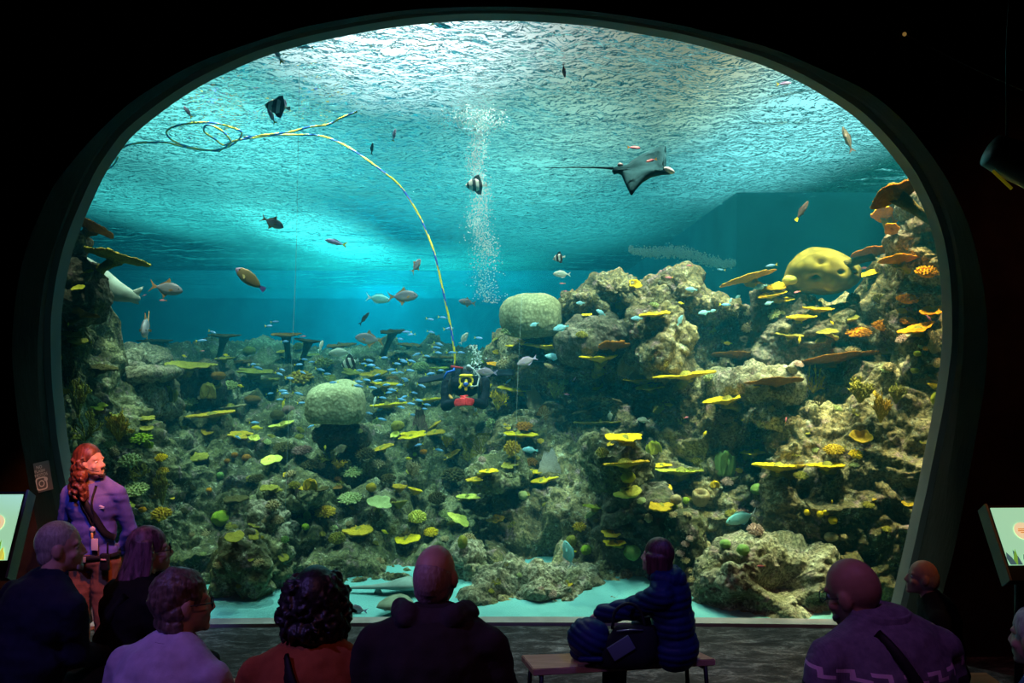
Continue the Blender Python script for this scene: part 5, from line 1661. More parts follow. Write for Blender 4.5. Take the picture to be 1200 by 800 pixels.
def flatfish(name, x0, x1, y, d, halfw, thick, prof, mat):
    """low body lying on the sand between two pixel columns"""
    a, b = P(x0, y, d), P(x1, y, d)
    z0 = 0.035
    rings = []
    for u, w in prof:
        c = a.lerp(b, u); c.z = z0
        hh = max(thick * w ** 0.7, 0.004)
        rings.append([c + Vector((0, halfw * w * math.cos(t), hh * (math.sin(t) * 0.5 + 0.5))) for t in [2 * PI * j / 18 for j in range(18)]])
    return MB().ring_loft(rings).build(name, mat)


gf_ = flatfish('guitarfish', 408, 497, 694, 7.85, 0.16, 0.11, [(0, 0.02), (0.05, 0.12), (0.3, 0.22), (0.5, 0.4), (0.62, 0.7), (0.78, 1.0), (0.9, 0.75), (0.97, 0.35), (1.0, 0.03)], M_guit)
tag(gf_, 'long guitarfish lying on the pale sand behind the curly-haired visitor', 'ray')
slab([(468, 692), (471, 685), (474, 684.5), (479, 692)], 7.85, 0.012, 'dorsal_fin', M_guit, gf_)
slab([(438, 695), (441, 688), (444, 687.5), (449, 695)], 7.85, 0.012, 'dorsal_fin', M_guit, gf_)
slab([(400, 690), (408, 693), (414, 695), (406, 698), (402, 697)], 7.85, 0.01, 'tail_fin', M_guit, gf_)
sr = flatfish('stingray', 441, 486, 716, 7.3, 0.19, 0.10, [(0, 0.02), (0.06, 0.30), (0.2, 0.62), (0.4, 0.92), (0.58, 1.0), (0.78, 0.8), (0.93, 0.4), (1, 0.03)], plain('olive_ray_skin', (0.17, 0.20, 0.15), 0.8, spec=0.03, var=0.3, vscale=9))
tag(sr, 'round grey-green stingray half hidden behind the hooded visitor, on the sand', 'ray')
tt = P(486, 716, 7.3); tt.z = 0.05
MB().tube([tt, tt + Vector((0.12, 0.03, 0)), tt + Vector((0.3, 0.02, 0))], [0.012, 0.008, 0.003], 6).build('tail', M_guit, sr)
MB().ell(P(452, 714, 7.22) * 1.0, (0.02, 0.015, 0.012)).build('eye', M_eye, sr)
fish('silver', 418, 714, 24, 172, 7.35, label='pale fish with dark tail resting low over the sand by the stingray')

# ------------------------------------------------- bubbles
def bubbles(name, pts, label):
    bm = bmesh.new(); bmesh.ops.create_icosphere(bm, subdivisions=1, radius=1.0)
    v = np.array([q.co for q in bm.verts]); f = np.array([[q.index for q in t.verts] for t in bm.faces]); bm.free()
    N = len(pts)
    P_ = np.array([list(p) for p, r in pts]); r_ = np.array([r for p, r in pts])
    V = (P_[:, None, :] + v[None] * r_[:, None, None]).reshape(-1, 3)
    Fs = (f[None] + (np.arange(N) * len(v))[:, None, None]).reshape(-1, 3)
    m = bpy.data.materials.get('air_bubble')
    if m is None:
        m, nt, bs = new_mat('air_bubble')
        bs.inputs['Base Color'].default_value = (0.9, 0.95, 0.95, 1); bs.inputs['Roughness'].default_value = 0.1; bs.inputs['Alpha'].default_value = 0.7
    o = mobj(name, V, Fs.tolist(), m)
    tag(o, label, 'bubbles', kind='stuff')
    return o


rb2 = random.Random(3)
pts = []
for k in range(5200):
    t = rb2.random() ** 0.8
    py = 130 + 225 * t
    cx = np.interp(py, [130, 200, 250, 300, 330, 355], [557, 561, 563, 566, 571, 574]) + 3 * math.sin(py * 0.09)
    wd = np.interp(py, [130, 150, 200, 260, 300, 355], [20, 13, 11, 15, 17, 16])
    px = cx + max(-2, min(2, rb2.gauss(0, 0.5))) * wd
    if py < 300 or rb2.random() < 0.45:
        pts.append((P(px, py, 11.0 + rb2.uniform(-0.25, 0.25)), rb2.uniform(0.25, 0.95) ** 1.5 * 0.0105))
for k in range(900):
    a = rb2.uniform(0, 2 * PI); q = abs(rb2.gauss(0.30, 0.12))
    c0 = P(556, 137, 10.9)
    pts.append((Vector((c0.x + q * math.cos(a), c0.y + q * math.sin(a) * 1.6, ZS - 0.06 + rb2.uniform(-0.02, 0.02))), rb2.uniform(0.003, 0.009)))
bubbles('bubbles', pts, 'tall rising column of air bubbles behind the hose')
pts = []
for k in range(160):
    py = rb2.uniform(404, 440)
    cx = np.interp(py, [404, 412, 420, 440], [553, 557, 561, 557])
    pts.append((P(cx + rb2.gauss(0, 3.0), py, 10.1 + rb2.uniform(-0.1, 0.1)), rb2.uniform(0.004, 0.014)))
bubbles('bubbles', pts, 'small puff of bubbles leaving the diver just above the mask')
pts = []
for k in range(2600):
    t = rb2.random()
    px = 862 - 125 * t
    py = 308 - 18 * t + 3 * math.sin(t * 9) + rb2.gauss(0, 1.8 + 3.5 * (1 - t) * t * 2)
    pts.append((P(px, py, 12.6 + rb2.uniform(-0.5, 0.5)), rb2.uniform(0.004, 0.018)))
bubbles('bubbles', pts, 'slanting streak of white water bubbles from an inlet behind the crest rocks')

# ------------------------------------------------- diver hose and thin lines
M_hy = plain('yellow_hose', (0.95, 0.68, 0.03), 0.5); M_hb = plain('blue_hose', (0.03, 0.10, 0.55), 0.5)
ZF = ZS - 0.10


def at_surface(px, py): return P(px, py, (ZF - CAMZ) * F / (400 - py))


def smooth3(pts, n):
    return [Vector(p) for p in spline([tuple(p) for p in pts], n)]


def hose(name, pts, rad, label, parent=None):
    n = int(sum((pts[i + 1] - pts[i]).length for i in range(len(pts) - 1)) / 0.035)
    q = smooth3(pts, max(n, 12))
    mb = MB().tube(q, rad, 8)
    o = mb.build(name, M_hy, parent)
    o.data.materials.append(M_hb)
    ar = [0] * len(o.data.polygons)
    for i in range(len(q) - 1):
        for j in range(8):
            if ((j + i * 0.55) % 8) < 3.0: ar[i * 8 + j] = 1
    o.data.polygons.foreach_set('material_index', ar)
    if label: tag(o, label, 'hose')
    return o


hp = [at_surface(x, y) for x, y in ((136, 178), (150, 170), (170, 167), (195, 167), (215, 172), (240, 176), (262, 174), (278, 165), (283, 155), (270, 149), (250, 144), (228, 144), (205, 148), (195, 155), (203, 165), (225, 173), (255, 177), (285, 178) if False else (258, 176),
                                   (270, 167), (262, 155), (248, 147), (240, 148), (240, 155), (252, 163), (262, 170), (275, 165), (300, 161), (325, 158), (345, 158))]
hp += [P(375, 159, 11.7), P(398, 167, 11.4), P(420, 180, 11.2), P(445, 198, 11.0), P(468, 217, 10.9), P(487, 245, 10.8), P(500, 272, 10.7), P(510, 300, 10.6), P(519, 340, 10.5), P(526, 372, 10.45), P(531, 400, 10.4), P(533, 418, 10.38), P(532, 428, 10.36)]
hose('air_hose', hp, 0.014, 'yellow and blue twisted air hose looping at the surface and running down to the diver')
hose('air_hose', [at_surface(x, y) for x, y in ((286, 161), (310, 158), (338, 155), (362, 149), (384, 146), (400, 138), (418, 131))], 0.0135, 'short floating run of yellow and blue hose leading off behind the banded fish')
hose('air_hose', [at_surface(x, y) for x, y in ((110, 199), (124, 199), (134, 192), (138, 184))], 0.013, 'curled hose end floating at the rim of the arch')
M_line = plain('clear_nylon_line', (0.22, 0.30, 0.28), 0.5, spec=0.05)
for pts, lab in (([P(351, 66, 9.2), P(349, 200, 9.0), P(346, 330, 8.8), P(338, 500, 8.4), P(334, 600, 8.1)], 'thin pale line hanging down past the pale green boulder coral'),
                 ([P(612, 345, 9.2), P(607, 440, 8.9), P(603, 560, 8.6)], 'thin pale line hanging down beside the diver')):
    tag(MB().tube(smooth3(pts, 24), 0.0018, 5).build('nylon_line', M_line), lab, 'line')
# =================================================================== people
def V(*a): return Vector(a)


def add_head(mb, c, yaw=0.0, pitch=0.0, roll=0.0, s=1.0, female=False):
    """skull, face, nose, lips, brow, ears; +y is the way the face looks. returns the head matrix"""
    M = Matrix.Translation(c) @ Euler((-pitch, roll, yaw), 'YXZ').to_matrix().to_4x4() @ Matrix.Scale(s, 4)

    def E(p, r): mb.ell(M @ V(*p), [q * s for q in r], 18, 12, M.to_3x3().normalized().to_4x4())

    def K(a, b, r1, r2): mb.cap(M @ V(*a), M @ V(*b), r1 * s, r2 * s, 10)
    E((0, -0.012, 0.022), (0.074, 0.094, 0.096))
    E((0, 0.022, -0.035), (0.062, 0.072, 0.080))
    E((0, 0.045, -0.075), (0.045, 0.045, 0.040))
    E((0, 0.078, -0.098), (0.024, 0.020, 0.018))
    K((0, 0.082, 0.016), (0, 0.104, -0.024), 0.008, 0.0115)
    K((-0.013, 0.096, -0.030), (0.013, 0.096, -0.030), 0.009, 0.009)
    K((-0.018, 0.087, -0.056), (0.018, 0.087, -0.056), 0.0085, 0.0085)
    K((-0.016, 0.086, -0.070), (0.016, 0.086, -0.070), 0.009, 0.009)
    K((-0.040, 0.068, 0.028), (0.040, 0.068, 0.028), 0.012, 0.012)
    E((-0.040, 0.060, -0.028), (0.022, 0.022, 0.020)); E((0.040, 0.060, -0.028), (0.022, 0.022, 0.020))
    for sx in (-1, 1):
        E((sx * 0.077, -0.006, -0.006), (0.011, 0.024, 0.033)); E((sx * 0.073, 0.004, -0.022), (0.010, 0.012, 0.016))
    return M


def eyes_for(M, parent, iris=(0.10, 0.06, 0.03)):
    for sx in (-1, 1):
        p = M @ V(sx * 0.030, 0.066, 0.006)
        e = MB().ell(p, (0.012,) * 3, 12, 8).build('eye', M_eyewhite, parent)
        MB().ell(M @ V(sx * 0.030, 0.0755, 0.006), (0.0055, 0.0045, 0.0055), 10, 6, M.to_3x3().normalized().to_4x4()).build('iris', M_iris, e)


def add_hand(mb, w, d, nrm, s=1.0, curl=0.5, thumb=1):
    """palm, four unequal bent fingers and a thumb from the side of the palm"""
    d = Vector(d).normalized(); nrm = (Vector(nrm) - d * Vector(nrm).dot(d)).normalized(); sd = d.cross(nrm) * thumb
    w = Vector(w)
    for k in range(4):
        o = (k - 1.5) * 0.019 * s
        mb.cap(w + sd * o * 0.6 + d * 0.012 * s, w + sd * o + d * 0.082 * s, 0.014 * s, 0.0125 * s, 9)
        L = (0.036, 0.043, 0.045, 0.040)[3 - k] * s if thumb < 0 else (0.034, 0.041, 0.045, 0.042)[k] * s
        p = w + sd * o + d * 0.086 * s
        a1 = curl * 0.8; q = p + (d * math.cos(a1) + nrm * math.sin(a1)) * L
        a2 = curl * 1.8; r_ = q + (d * math.cos(a2) + nrm * math.sin(a2)) * L * 0.62
        a3 = curl * 2.5; t = r_ + (d * math.cos(a3) + nrm * math.sin(a3)) * L * 0.45
        mb.cap(p - d * 0.008, q, 0.0098 * s, 0.009 * s, 8); mb.cap(q, r_, 0.009 * s, 0.0082 * s, 8); mb.cap(r_, t, 0.0082 * s, 0.007 * s, 8)
    b = w + sd * 0.026 * s + d * 0.022 * s
    m1 = b + (sd * 0.75 + d * 0.6 + nrm * 0.35).normalized() * 0.040 * s
    m2 = m1 + (sd * 0.2 + d * 0.9 + nrm * 0.45).normalized() * 0.030 * s
    mb.cap(w + sd * 0.010 * s + d * 0.012 * s, b, 0.015 * s, 0.013 * s, 8); mb.cap(b, m1, 0.013 * s, 0.0105 * s, 8); mb.cap(m1, m2, 0.0105 * s, 0.0085 * s, 8)


def skin(name, c): return plain(name, c, 0.5, spec=0.35, var=0.12, vscale=14)


M_eyewhite = plain('eye_white', (0.7, 0.68, 0.65), 0.25)
M_iris = plain('brown_iris', (0.06, 0.035, 0.02), 0.2)
M_skin_a = skin('warm_skin', (0.55, 0.34, 0.25)); M_skin_b = skin('ruddy_skin', (0.60, 0.35, 0.27)); M_skin_c = skin('brown_skin', (0.36, 0.21, 0.14))


def cloth(name, c, sc=18.0, b=0.35, rough=0.9):
    m, nt, bs = new_mat(name)
    oc = objco(nt)
    n = texnoise(nt, mapping(nt, oc, (1, 1, 0.5)), sc, 5, 0.6)
    f = texnoise(nt, oc, 260, 2)
    nt.links.new(ramp(nt, n, [(0.3, [x * 0.75 for x in c]), (0.7, [min(1, x * 1.2) for x in c])]), bs.inputs['Base Color'])
    bs.inputs['Roughness'].default_value = rough; bs.inputs['Specular IOR Level'].default_value = 0.15
    nt.links.new(bump(nt, f, b, 0.004), bs.inputs['Normal'])
    return m


def hairmat(name, c1, c2, scale=(60, 60, 5), rough=0.45):
    m, nt, bs = new_mat(name)
    n = texnoise(nt, mapping(nt, objco(nt), scale), 1.0, 4, 0.6, 0.4)
    nt.links.new(ramp(nt, n, [(0.35, c1), (0.65, c2)]), bs.inputs['Base Color'])
    bs.inputs['Roughness'].default_value = rough
    nt.links.new(bump(nt, n, 0.7, 0.006), bs.inputs['Normal'])
    return m


def wrinkle(amp=0.007, sc=9.0, seed=0.0):
    return lambda co, no: amp * fbm(co * np.array((sc, sc, sc * 1.6)) + seed, 3)


def seated(label, x, y, zs, yaw, skinm, topm, legm, sc=1.0, lean=0.10, head=(0, 0, 0), broad=1.0, arms=None, curve=0.06, topdisp=None, hands=True, fat=1.0, infl=0.018, headoff=(0, 0, 0), at=None):
    """a person sitting at the seat point (x, y, zs), facing yaw (0 = away from the visitor's camera)"""
    root = empty('person', (x, y, zs), yaw)
    root.scale = (sc, sc, sc)
    tag(root, label, 'person')
    if at is not None:            # stand the seat so that the head comes to this point
        h0 = Vector((0, lean * 0.6 + curve + 0.055 + lean * 0.12, 0.745)) + Vector(headoff)
        root.location = Vector(at) - Matrix.Rotation(yaw, 3, 'Z') @ (h0 * sc)
    ly = lambda z: lean * z + curve * (z / 0.6) ** 2
    hip, waist, chest, nb = V(0, 0, 0.10), V(0, ly(0.27) - 0.01, 0.27), V(0, ly(0.44) - 0.01, 0.44), V(0, ly(0.60), 0.60)
    hc = V(0, ly(0.6) + 0.055 + lean * 0.12, 0.745) + Vector(headoff)
    sh = [V(s * 0.185 * broad, ly(0.52), 0.515) for s in (-1, 1)]
    arms = arms or [(V(-0.26, 0.10, 0.30), V(-0.14, 0.32, 0.22)), (V(0.26, 0.10, 0.30), V(0.14, 0.32, 0.22))]
    knees = [V(s * 0.13, 0.44, 0.09) for s in (-1, 1)]
    feet = [V(s * 0.14, 0.46, -0.36) for s in (-1, 1)]

    def torso(mb, g):
        mb.ell(hip, (0.175 * fat + g, 0.125 * fat + g, 0.12 + g)); mb.ell(waist, (0.158 * fat + g, 0.112 * fat + g, 0.17 + g)); mb.ell(chest, (0.172 * broad + g, 0.112 + g, 0.17 + g))
        mb.cap(V(sh[0].x * 0.9, sh[0].y, sh[0].z), V(sh[1].x * 0.9, sh[1].y, sh[1].z), 0.050 + g, 0.050 + g)
        for q in sh: mb.cap(nb + V(q.x * 0.25, -0.005, -0.005), V(q.x * 0.86, q.y, q.z - 0.004), 0.050 + g * 0.8, 0.052 + g)
        mb.cap(chest + V(0, 0, 0.06), nb + V(0, 0, 0.0), 0.10 + g, 0.055 + g * 0.6)

    def arm(mb, i, g, full=True):
        e, w = arms[i]
        mb.cap(sh[i], e, 0.050 + g, 0.040 + g); mb.cap(e, w, 0.041 + g, 0.029 + g * (0.9 if full else 0))

    def legs(mb, g):
        for i in (0, 1):
            mb.cap(V((-1, 1)[i] * 0.09, 0.02, 0.09), knees[i], 0.085 + g, 0.060 + g); mb.cap(knees[i], feet[i], 0.058 + g, 0.042 + g)
        mb.ell(hip + V(0, 0.02, -0.01), (0.17 * fat + g, 0.13 + g, 0.10 + g))
    mb = MB()
    torso(mb, 0); arm(mb, 0, 0); arm(mb, 1, 0); legs(mb, 0)
    mb.cap(nb - V(0, 0, 0.03), hc - V(0, 0.02, 0.05), 0.056, 0.054)
    M = add_head(mb, hc, *head)
    for i in (0, 1):
        e, w = arms[i]
        add_hand(mb, w, (w - e), V(0, -0.2, -1), 1.0, 0.55, (1, -1)[i])
        mb.cap(feet[i], feet[i] + V(0, 0.16, -0.03), 0.042, 0.034)
    body = remeshed('body', mb, skinm, root, 0.0065, 5)
    mb = MB(); torso(mb, infl); arm(mb, 0, infl * 0.9); arm(mb, 1, infl * 0.9)
    top = remeshed('top', mb, topm, root, 0.011, 5, disp=topdisp or wrinkle())
    mb = MB(); legs(mb, 0.014)
    trousers = remeshed('trousers', mb, legm, root, 0.013, 4, disp=wrinkle(0.006))
    for i in (0, 1):
        f = feet[i]
        MB().cap(f + V(0, 0, -0.03), f + V(0, 0.17, -0.045), 0.05, 0.042).build('shoe', M_shoe, root)
    return root, M, dict(nb=nb, sh=sh, ly=ly, hc=hc, arms=arms)


M_shoe = plain('black_shoe', (0.02, 0.02, 0.02), 0.6)


def hair_cap(mb, M, grow=1.06, back=-0.012, up=0.012, drop=0.0):
    R3 = M.to_3x3().normalized().to_4x4(); s = M.to_scale()[0]
    mb.ell(M @ V(0, -0.012 + back, 0.022 + up), [0.074 * grow * s, 0.094 * grow * s, 0.096 * grow * s], 22, 14, R3)
    if drop: mb.ell(M @ V(0, -0.045, -0.02 - drop), [0.068 * s, 0.058 * s, 0.07 * s], 18, 12, R3)


def strap(root, pts, w, mat, name='strap', th=0.006):
    """a flat band along PTS (local), WIDTH w, standing off the cloth"""
    pts = smooth3(pts, 24)
    vs, fs = [], []
    for i, p in enumerate(pts):
        t = (pts[min(i + 1, len(pts) - 1)] - pts[max(i - 1, 0)]).normalized()
        out = V(p.x, p.y - 0.05, 0.0).normalized() if abs(p.x) + abs(p.y) > 1e-3 else V(0, -1, 0)
        sd = t.cross(out).normalized(); o2 = sd.cross(t).normalized()
        for a, b in ((-1, -1), (1, -1), (1, 1), (-1, 1)): vs.append(p + sd * a * w / 2 + o2 * b * th)
    for i in range(len(pts) - 1):
        for j in range(4):
            k = (j + 1) % 4
            fs.append((i * 4 + j, i * 4 + k, i * 4 + 4 + k, i * 4 + 4 + j))
    fs += [(0, 1, 2, 3), tuple(len(vs) - 4 + q for q in (3, 2, 1, 0))]
    return mobj(name, vs, fs, mat, root)


def hug(top, pts, off=0.008):
    """lay local points onto the garment TOP: each is pushed out from the spine to its surface"""
    bv = BVHTree.FromPolygons([v.co for v in top.data.vertices], [tuple(p.vertices) for p in top.data.polygons])
    out = []
    for p in pts:
        p = Vector(p); loc, n, i, d = bv.find_nearest(p)
        out.append(loc + n * off)
    return out


def child(root, name):
    for c in root.children:
        if c.name.split('.')[0] == name: return c


def glasses(root, M, mat):
    for sx in (-1, 1):
        ring = [M @ V(sx * 0.033 + 0.025 * math.cos(a), 0.098 - abs(math.cos(a)) * 0.004, 0.004 + 0.019 * math.sin(a)) for a in [2 * PI * k / 20 for k in range(21)]]
        MB().tube(ring, 0.0022, 6).build('lens_rim', mat, root)
        MB().tube([M @ V(sx * 0.058, 0.095, 0.008), M @ V(sx * 0.079, 0.06, 0.010), M @ V(sx * 0.080, -0.005, 0.008), M @ V(sx * 0.078, -0.02, -0.012)], 0.0025, 6).build('temple', mat, root)
    MB().tube([M @ V(-0.008, 0.103, 0.008), M @ V(0.008, 0.103, 0.008)], 0.002, 6).build('bridge', mat, root)


M_frame = plain('black_spectacle_frame', (0.02, 0.02, 0.025), 0.3)
M_black = cloth('black_cloth', (0.012, 0.012, 0.014)); M_navy = cloth('navy_cloth', (0.012, 0.016, 0.04)); M_jean = cloth('dark_jeans', (0.03, 0.04, 0.08))
M_strap = plain('black_webbing', (0.01, 0.01, 0.011), 0.7)


def px2(px, d): return (px - 600) * d / F


# ---- navy-shirted man, far left
r_, M, B = seated('seated grey-haired man in a dark navy shirt, face in profile, under the standing guide', px2(62, 4.1), 4.02, 0.66, R(-28), M_skin_b, M_navy, M_jean, 1.07, 0.12, (R(-42), R(4), 0), 1.14, fat=1.15, infl=0.025, arms=[(V(-0.22, 0.13, 0.29), V(-0.12, 0.34, 0.20)), (V(0.20, 0.15, 0.29), V(0.10, 0.34, 0.20))], at=P(72, 641, 4.1))
mb = MB(); hair_cap(mb, M, 1.035, -0.010, 0.006, 0.01)
remeshed('hair', mb, hairmat('short_grey_hair', (0.30, 0.26, 0.25), (0.48, 0.43, 0.40), (90, 90, 30)), r_, 0.006, 2)
mb = MB()
for k in range(40):
    a = -0.8 + 1.6 * k / 39
    for q in (0.0, 0.012):
        mb.ell(M @ V(0.036 * math.sin(a), 0.050 + 0.044 * math.cos(a), -0.092 - q + 0.012 * abs(a)), (0.008, 0.008, 0.011), 8, 6)
remeshed('beard', mb, hairmat('grey_beard', (0.35, 0.32, 0.30), (0.5, 0.46, 0.43)), r_, 0.006, 2)
eyes_for(M, r_)
mb = MB(); mb.ring_loft([[B['nb'] + V(0.082 * math.cos(t) * k, 0.075 * math.sin(t) * k + 0.012, z) for t in [2 * PI * j / 24 for j in range(24)]] for k, z in ((1.0, -0.02), (1.02, 0.03), (0.94, 0.045), (0.86, 0.03), (0.85, -0.02))])
mb.build('collar', M_navy, r_)

# ---- woman with long purple-tinted hair
r_, M, B = seated('seated woman with long purple-tinted hair and glasses, dressed in black', px2(172, 4.5), 4.5, 0.62, R(-35), M_skin_a, M_black, M_black, 1.04, 0.10, (R(-28), 0, 0), 1.0, infl=0.022, arms=[(V(-0.19, 0.15, 0.29), V(-0.08, 0.34, 0.20)), (V(0.20, 0.14, 0.29), V(0.12, 0.34, 0.20))], at=P(177, 645, 4.5))
mb = MB(); hair_cap(mb, M, 1.10, -0.012, 0.012, 0.0)
hb = Matrix.Translation(Vector((0, 0, 0)))
for k in range(19):
    a = R(-232 + 13.0 * k)           # from one temple round the back to the other
    r0 = 0.083
    x0, y0 = r0 * math.cos(a), r0 * math.sin(a) * 1.12 - 0.018
    L = 0.36 + 0.03 * math.sin(k * 2.3)
    p0 = M @ V(x0 * 0.85, y0 * 0.85, 0.07); p1 = M @ V(x0 * 1.08, y0 * 1.05, -0.05); p2 = M @ V(x0 * 1.35, y0 * 1.2 - 0.03, -0.18); p3 = M @ V(x0 * 1.45, y0 * 1.25 - 0.05, -L)
    mb.tube(smooth3([p0, p1, p2, p3], 10), [0.018, 0.02, 0.022, 0.023, 0.024, 0.024, 0.022, 0.019, 0.014, 0.006], 7)
remeshed('hair', mb, hairmat('purple_brown_hair', (0.05, 0.018, 0.035), (0.36, 0.15, 0.26), (34, 34, 3)), r_, 0.006, 1)
glasses(r_, M, M_frame); eyes_for(M, r_)
strap(r_, hug(child(r_, 'top'), [V(0.12, -0.05, 0.60), V(0.05, -0.14, 0.48), V(-0.06, -0.16, 0.30), V(-0.16, -0.1, 0.12)]), 0.04, M_strap)

# ---- short-haired visitor in lavender
r_, M, B = seated('seated visitor with short brown hair and glasses in a pale lavender top', px2(216, 3.1), 3.08, 0.71, R(-20), M_skin_b, cloth('lavender_jersey', (0.52, 0.42, 0.58), 10), M_jean, 1.0, 0.10, (R(-42), R(3), 0), 1.12, fat=1.2, infl=0.022, at=P(217, 706, 3.1))
mb = MB(); hair_cap(mb, M, 1.13, -0.018, 0.012, 0.02)
for k in range(30):
    a = R(200 + 140 * (k % 15) / 14.0); zz = -0.02 - 0.05 * (k // 15)
    mb.ell(M @ V(0.078 * math.cos(a), 0.085 * math.sin(a), zz), (0.022, 0.022, 0.03), 9, 7)
remeshed('hair', mb, hairmat('short_brown_hair', (0.07, 0.045, 0.04), (0.20, 0.13, 0.11), (70, 70, 18)), r_, 0.006, 1, disp=lambda co, no: 0.005 * fbm(co * 34, 3))
glasses(r_, M, M_frame)
mb = MB(); mb.ring_loft([[B['nb'] + V(0.088 * math.cos(t) * k, 0.08 * math.sin(t) * k + 0.01, z) for t in [2 * PI * j / 24 for j in range(24)]] for k, z in ((1.0, -0.04), (1.0, 0.025), (0.92, 0.035), (0.86, -0.04))])
mb.build('collar', cloth('purple_collar', (0.16, 0.10, 0.20)), r_)

# ---- curly black hair, orange top
r_, M, B = seated('seated visitor with thick curly black hair in an orange-red top with a black strap', px2(371, 3.05), 3.05, 0.71, R(4), M_skin_c, cloth('orange_jersey', (0.34, 0.085, 0.035), 12), M_jean, 1.0, 0.09, (R(5), 0, 0), 1.08, infl=0.018, at=P(370, 706, 3.05))
mb = MB(); hair_cap(mb, M, 1.18, -0.02, 0.015, 0.03)
rc = random.Random(5)
for k in range(260):
    u = rc.uniform(-1, 1); a = rc.uniform(R(150), R(390)); s_ = math.sqrt(1 - u * u)
    zz = 0.0 + 0.115 * u - 0.03
    rad = 0.100 + 0.018 * (u < -0.2)
    c = M @ V(rad * 1.1 * s_ ** 0.5 * math.cos(a), rad * 1.1 * s_ ** 0.5 * math.sin(a) - 0.02, zz + 0.02)
    ax = V(rc.uniform(-1, 1), rc.uniform(-1, 1), rc.uniform(-1, 1)).normalized(); b1 = ax.orthogonal().normalized(); b2 = ax.cross(b1)
    mb.tube([c + (b1 * math.cos(t) + b2 * math.sin(t)) * 0.017 + ax * (t - 3) * 0.006 for t in np.linspace(0, 7, 9)], 0.0075, 5)
for k in range(60):
    a = rc.uniform(R(185), R(355)); z0 = rc.uniform(-0.20, -0.08)
    c = M @ V(0.098 * math.cos(a), 0.07 * math.sin(a) - 0.035, z0)
    mb.tube([c + V(0.015 * math.cos(t + k), 0.015 * math.sin(t + k), -t * 0.008) for t in np.linspace(0, 7, 9)], 0.008, 5)
    mb.ell(c + V(0, 0.02, 0.01), (0.03, 0.03, 0.035), 8, 6)
remeshed('hair', mb, hairmat('black_curly_hair', (0.006, 0.005, 0.006), (0.022, 0.018, 0.02), (40, 40, 40)), r_, 0.006, 0)
strap(r_, hug(child(r_, 'top'), [V(-0.09, 0.0, 0.64), V(-0.06, -0.10, 0.56), V(0.02, -0.16, 0.44), V(0.12, -0.16, 0.30), V(0.17, -0.1, 0.16)]), 0.045, M_strap)

# ---- hooded man
r_, M, B = seated('seated balding man in a dark hooded jacket, seen from behind', px2(511, 3.0), 3.0, 0.79, R(-4), M_skin_b, cloth('charcoal_jacket', (0.030, 0.024, 0.026), 8), M_jean, 1.0, 0.08, (R(-12), 0, 0), 1.10, infl=0.035, at=P(511, 675, 3.0))
mb = MB(); hair_cap(mb, M, 1.012, -0.012, -0.020, 0.012)
remeshed('hair', mb, hairmat('thin_grey_hair', (0.34, 0.20, 0.19), (0.45, 0.30, 0.28), (90, 90, 30)), r_, 0.005, 2)
hd = MB(); nb = B['nb']
for k, (w, y0, z0, h_) in enumerate(((0.15, -0.075, -0.01, 0.075), (0.14, -0.12, -0.07, 0.06), (0.105, -0.14, -0.14, 0.045))):
    hd.ell(nb + V(0, y0 + 0.03, z0), (w, 0.075, h_))
hd.cap(nb + V(-0.125, 0.03, 0.03), nb + V(-0.08, -0.07, 0.035), 0.04, 0.045); hd.cap(nb + V(0.125, 0.03, 0.03), nb + V(0.08, -0.07, 0.035), 0.04, 0.045)
remeshed('hood', hd, cloth('dark_hood', (0.045, 0.035, 0.042), 10), r_, 0.009, 4, disp=wrinkle(0.008, 12))

# ---- bench visitor in the quilted jacket
M_puff = cloth('navy_quilted_nylon', (0.010, 0.018, 0.075), 6, 0.15, 0.5)


def quilt(co, no): return 0.011 * np.abs(np.sin((co[:, 2] + 0.3 * co[:, 0] * 0) * PI / 0.052)) ** 0.6 - 0.004 + 0.004 * fbm(co * 14, 2)


BX, BY = px2(778, 5.0), 5.0
armsW = [(V(-0.05, 0.30, 0.36), V(-0.02, 0.55, 0.275)), (V(0.27, 0.10, 0.30), V(0.16, 0.30, 0.16))]
r_, M, B = seated('woman in a navy quilted jacket seated on the wooden bench, one arm reaching out', BX + 0.06, BY + 0.02, 0.50, R(68), M_skin_a, M_puff, M_black, 0.84, 0.06, (R(-8), R(-2), 0), 1.0, armsW, 0.05, quilt, infl=0.045, at=P(768, 652, 5.0))
mb = MB(); hair_cap(mb, M, 1.20, -0.020, 0.014, 0.03)
for k in range(22):
    a = R(160 + 10.5 * k)
    mb.cap(M @ V(0.088 * math.cos(a), 0.10 * math.sin(a) - 0.012, 0.02), M @ V(0.092 * math.cos(a), 0.096 * math.sin(a) - 0.016, -0.10), 0.026, 0.016, 8)
remeshed('hair', mb, hairmat('auburn_bob', (0.05, 0.016, 0.016), (0.15, 0.045, 0.05), (60, 60, 6)), r_, 0.006, 2)
hd = MB(); nb = B['nb']
hd.ell(nb + V(0, -0.075, -0.005), (0.135, 0.085, 0.075)); hd.ell(nb + V(0, -0.10, -0.05), (0.11, 0.06, 0.05)); hd.cap(nb + V(-0.11, 0.02, 0.02), nb + V(-0.10, -0.06, 0.01), 0.05, 0.055); hd.cap(nb + V(0.11, 0.02, 0.02), nb + V(0.10, -0.06, 0.01), 0.05, 0.055)
remeshed('hood', hd, M_puff, r_, 0.009, 4, disp=lambda co, no: 0.008 * np.abs(np.sin(co[:, 1] * PI / 0.045)) ** 0.6)
mb = MB(); mb.ring_loft([[nb + V(0.085 * math.cos(t) * k, 0.085 * math.sin(t) * k + 0.03, z + 0.025 * math.sin(t)) for t in [2 * PI * j / 24 for j in range(24)]] for k, z in ((1.15, -0.03), (1.12, 0.05), (1.0, 0.06), (0.95, -0.03))])
mb.build('collar', M_puff, r_)

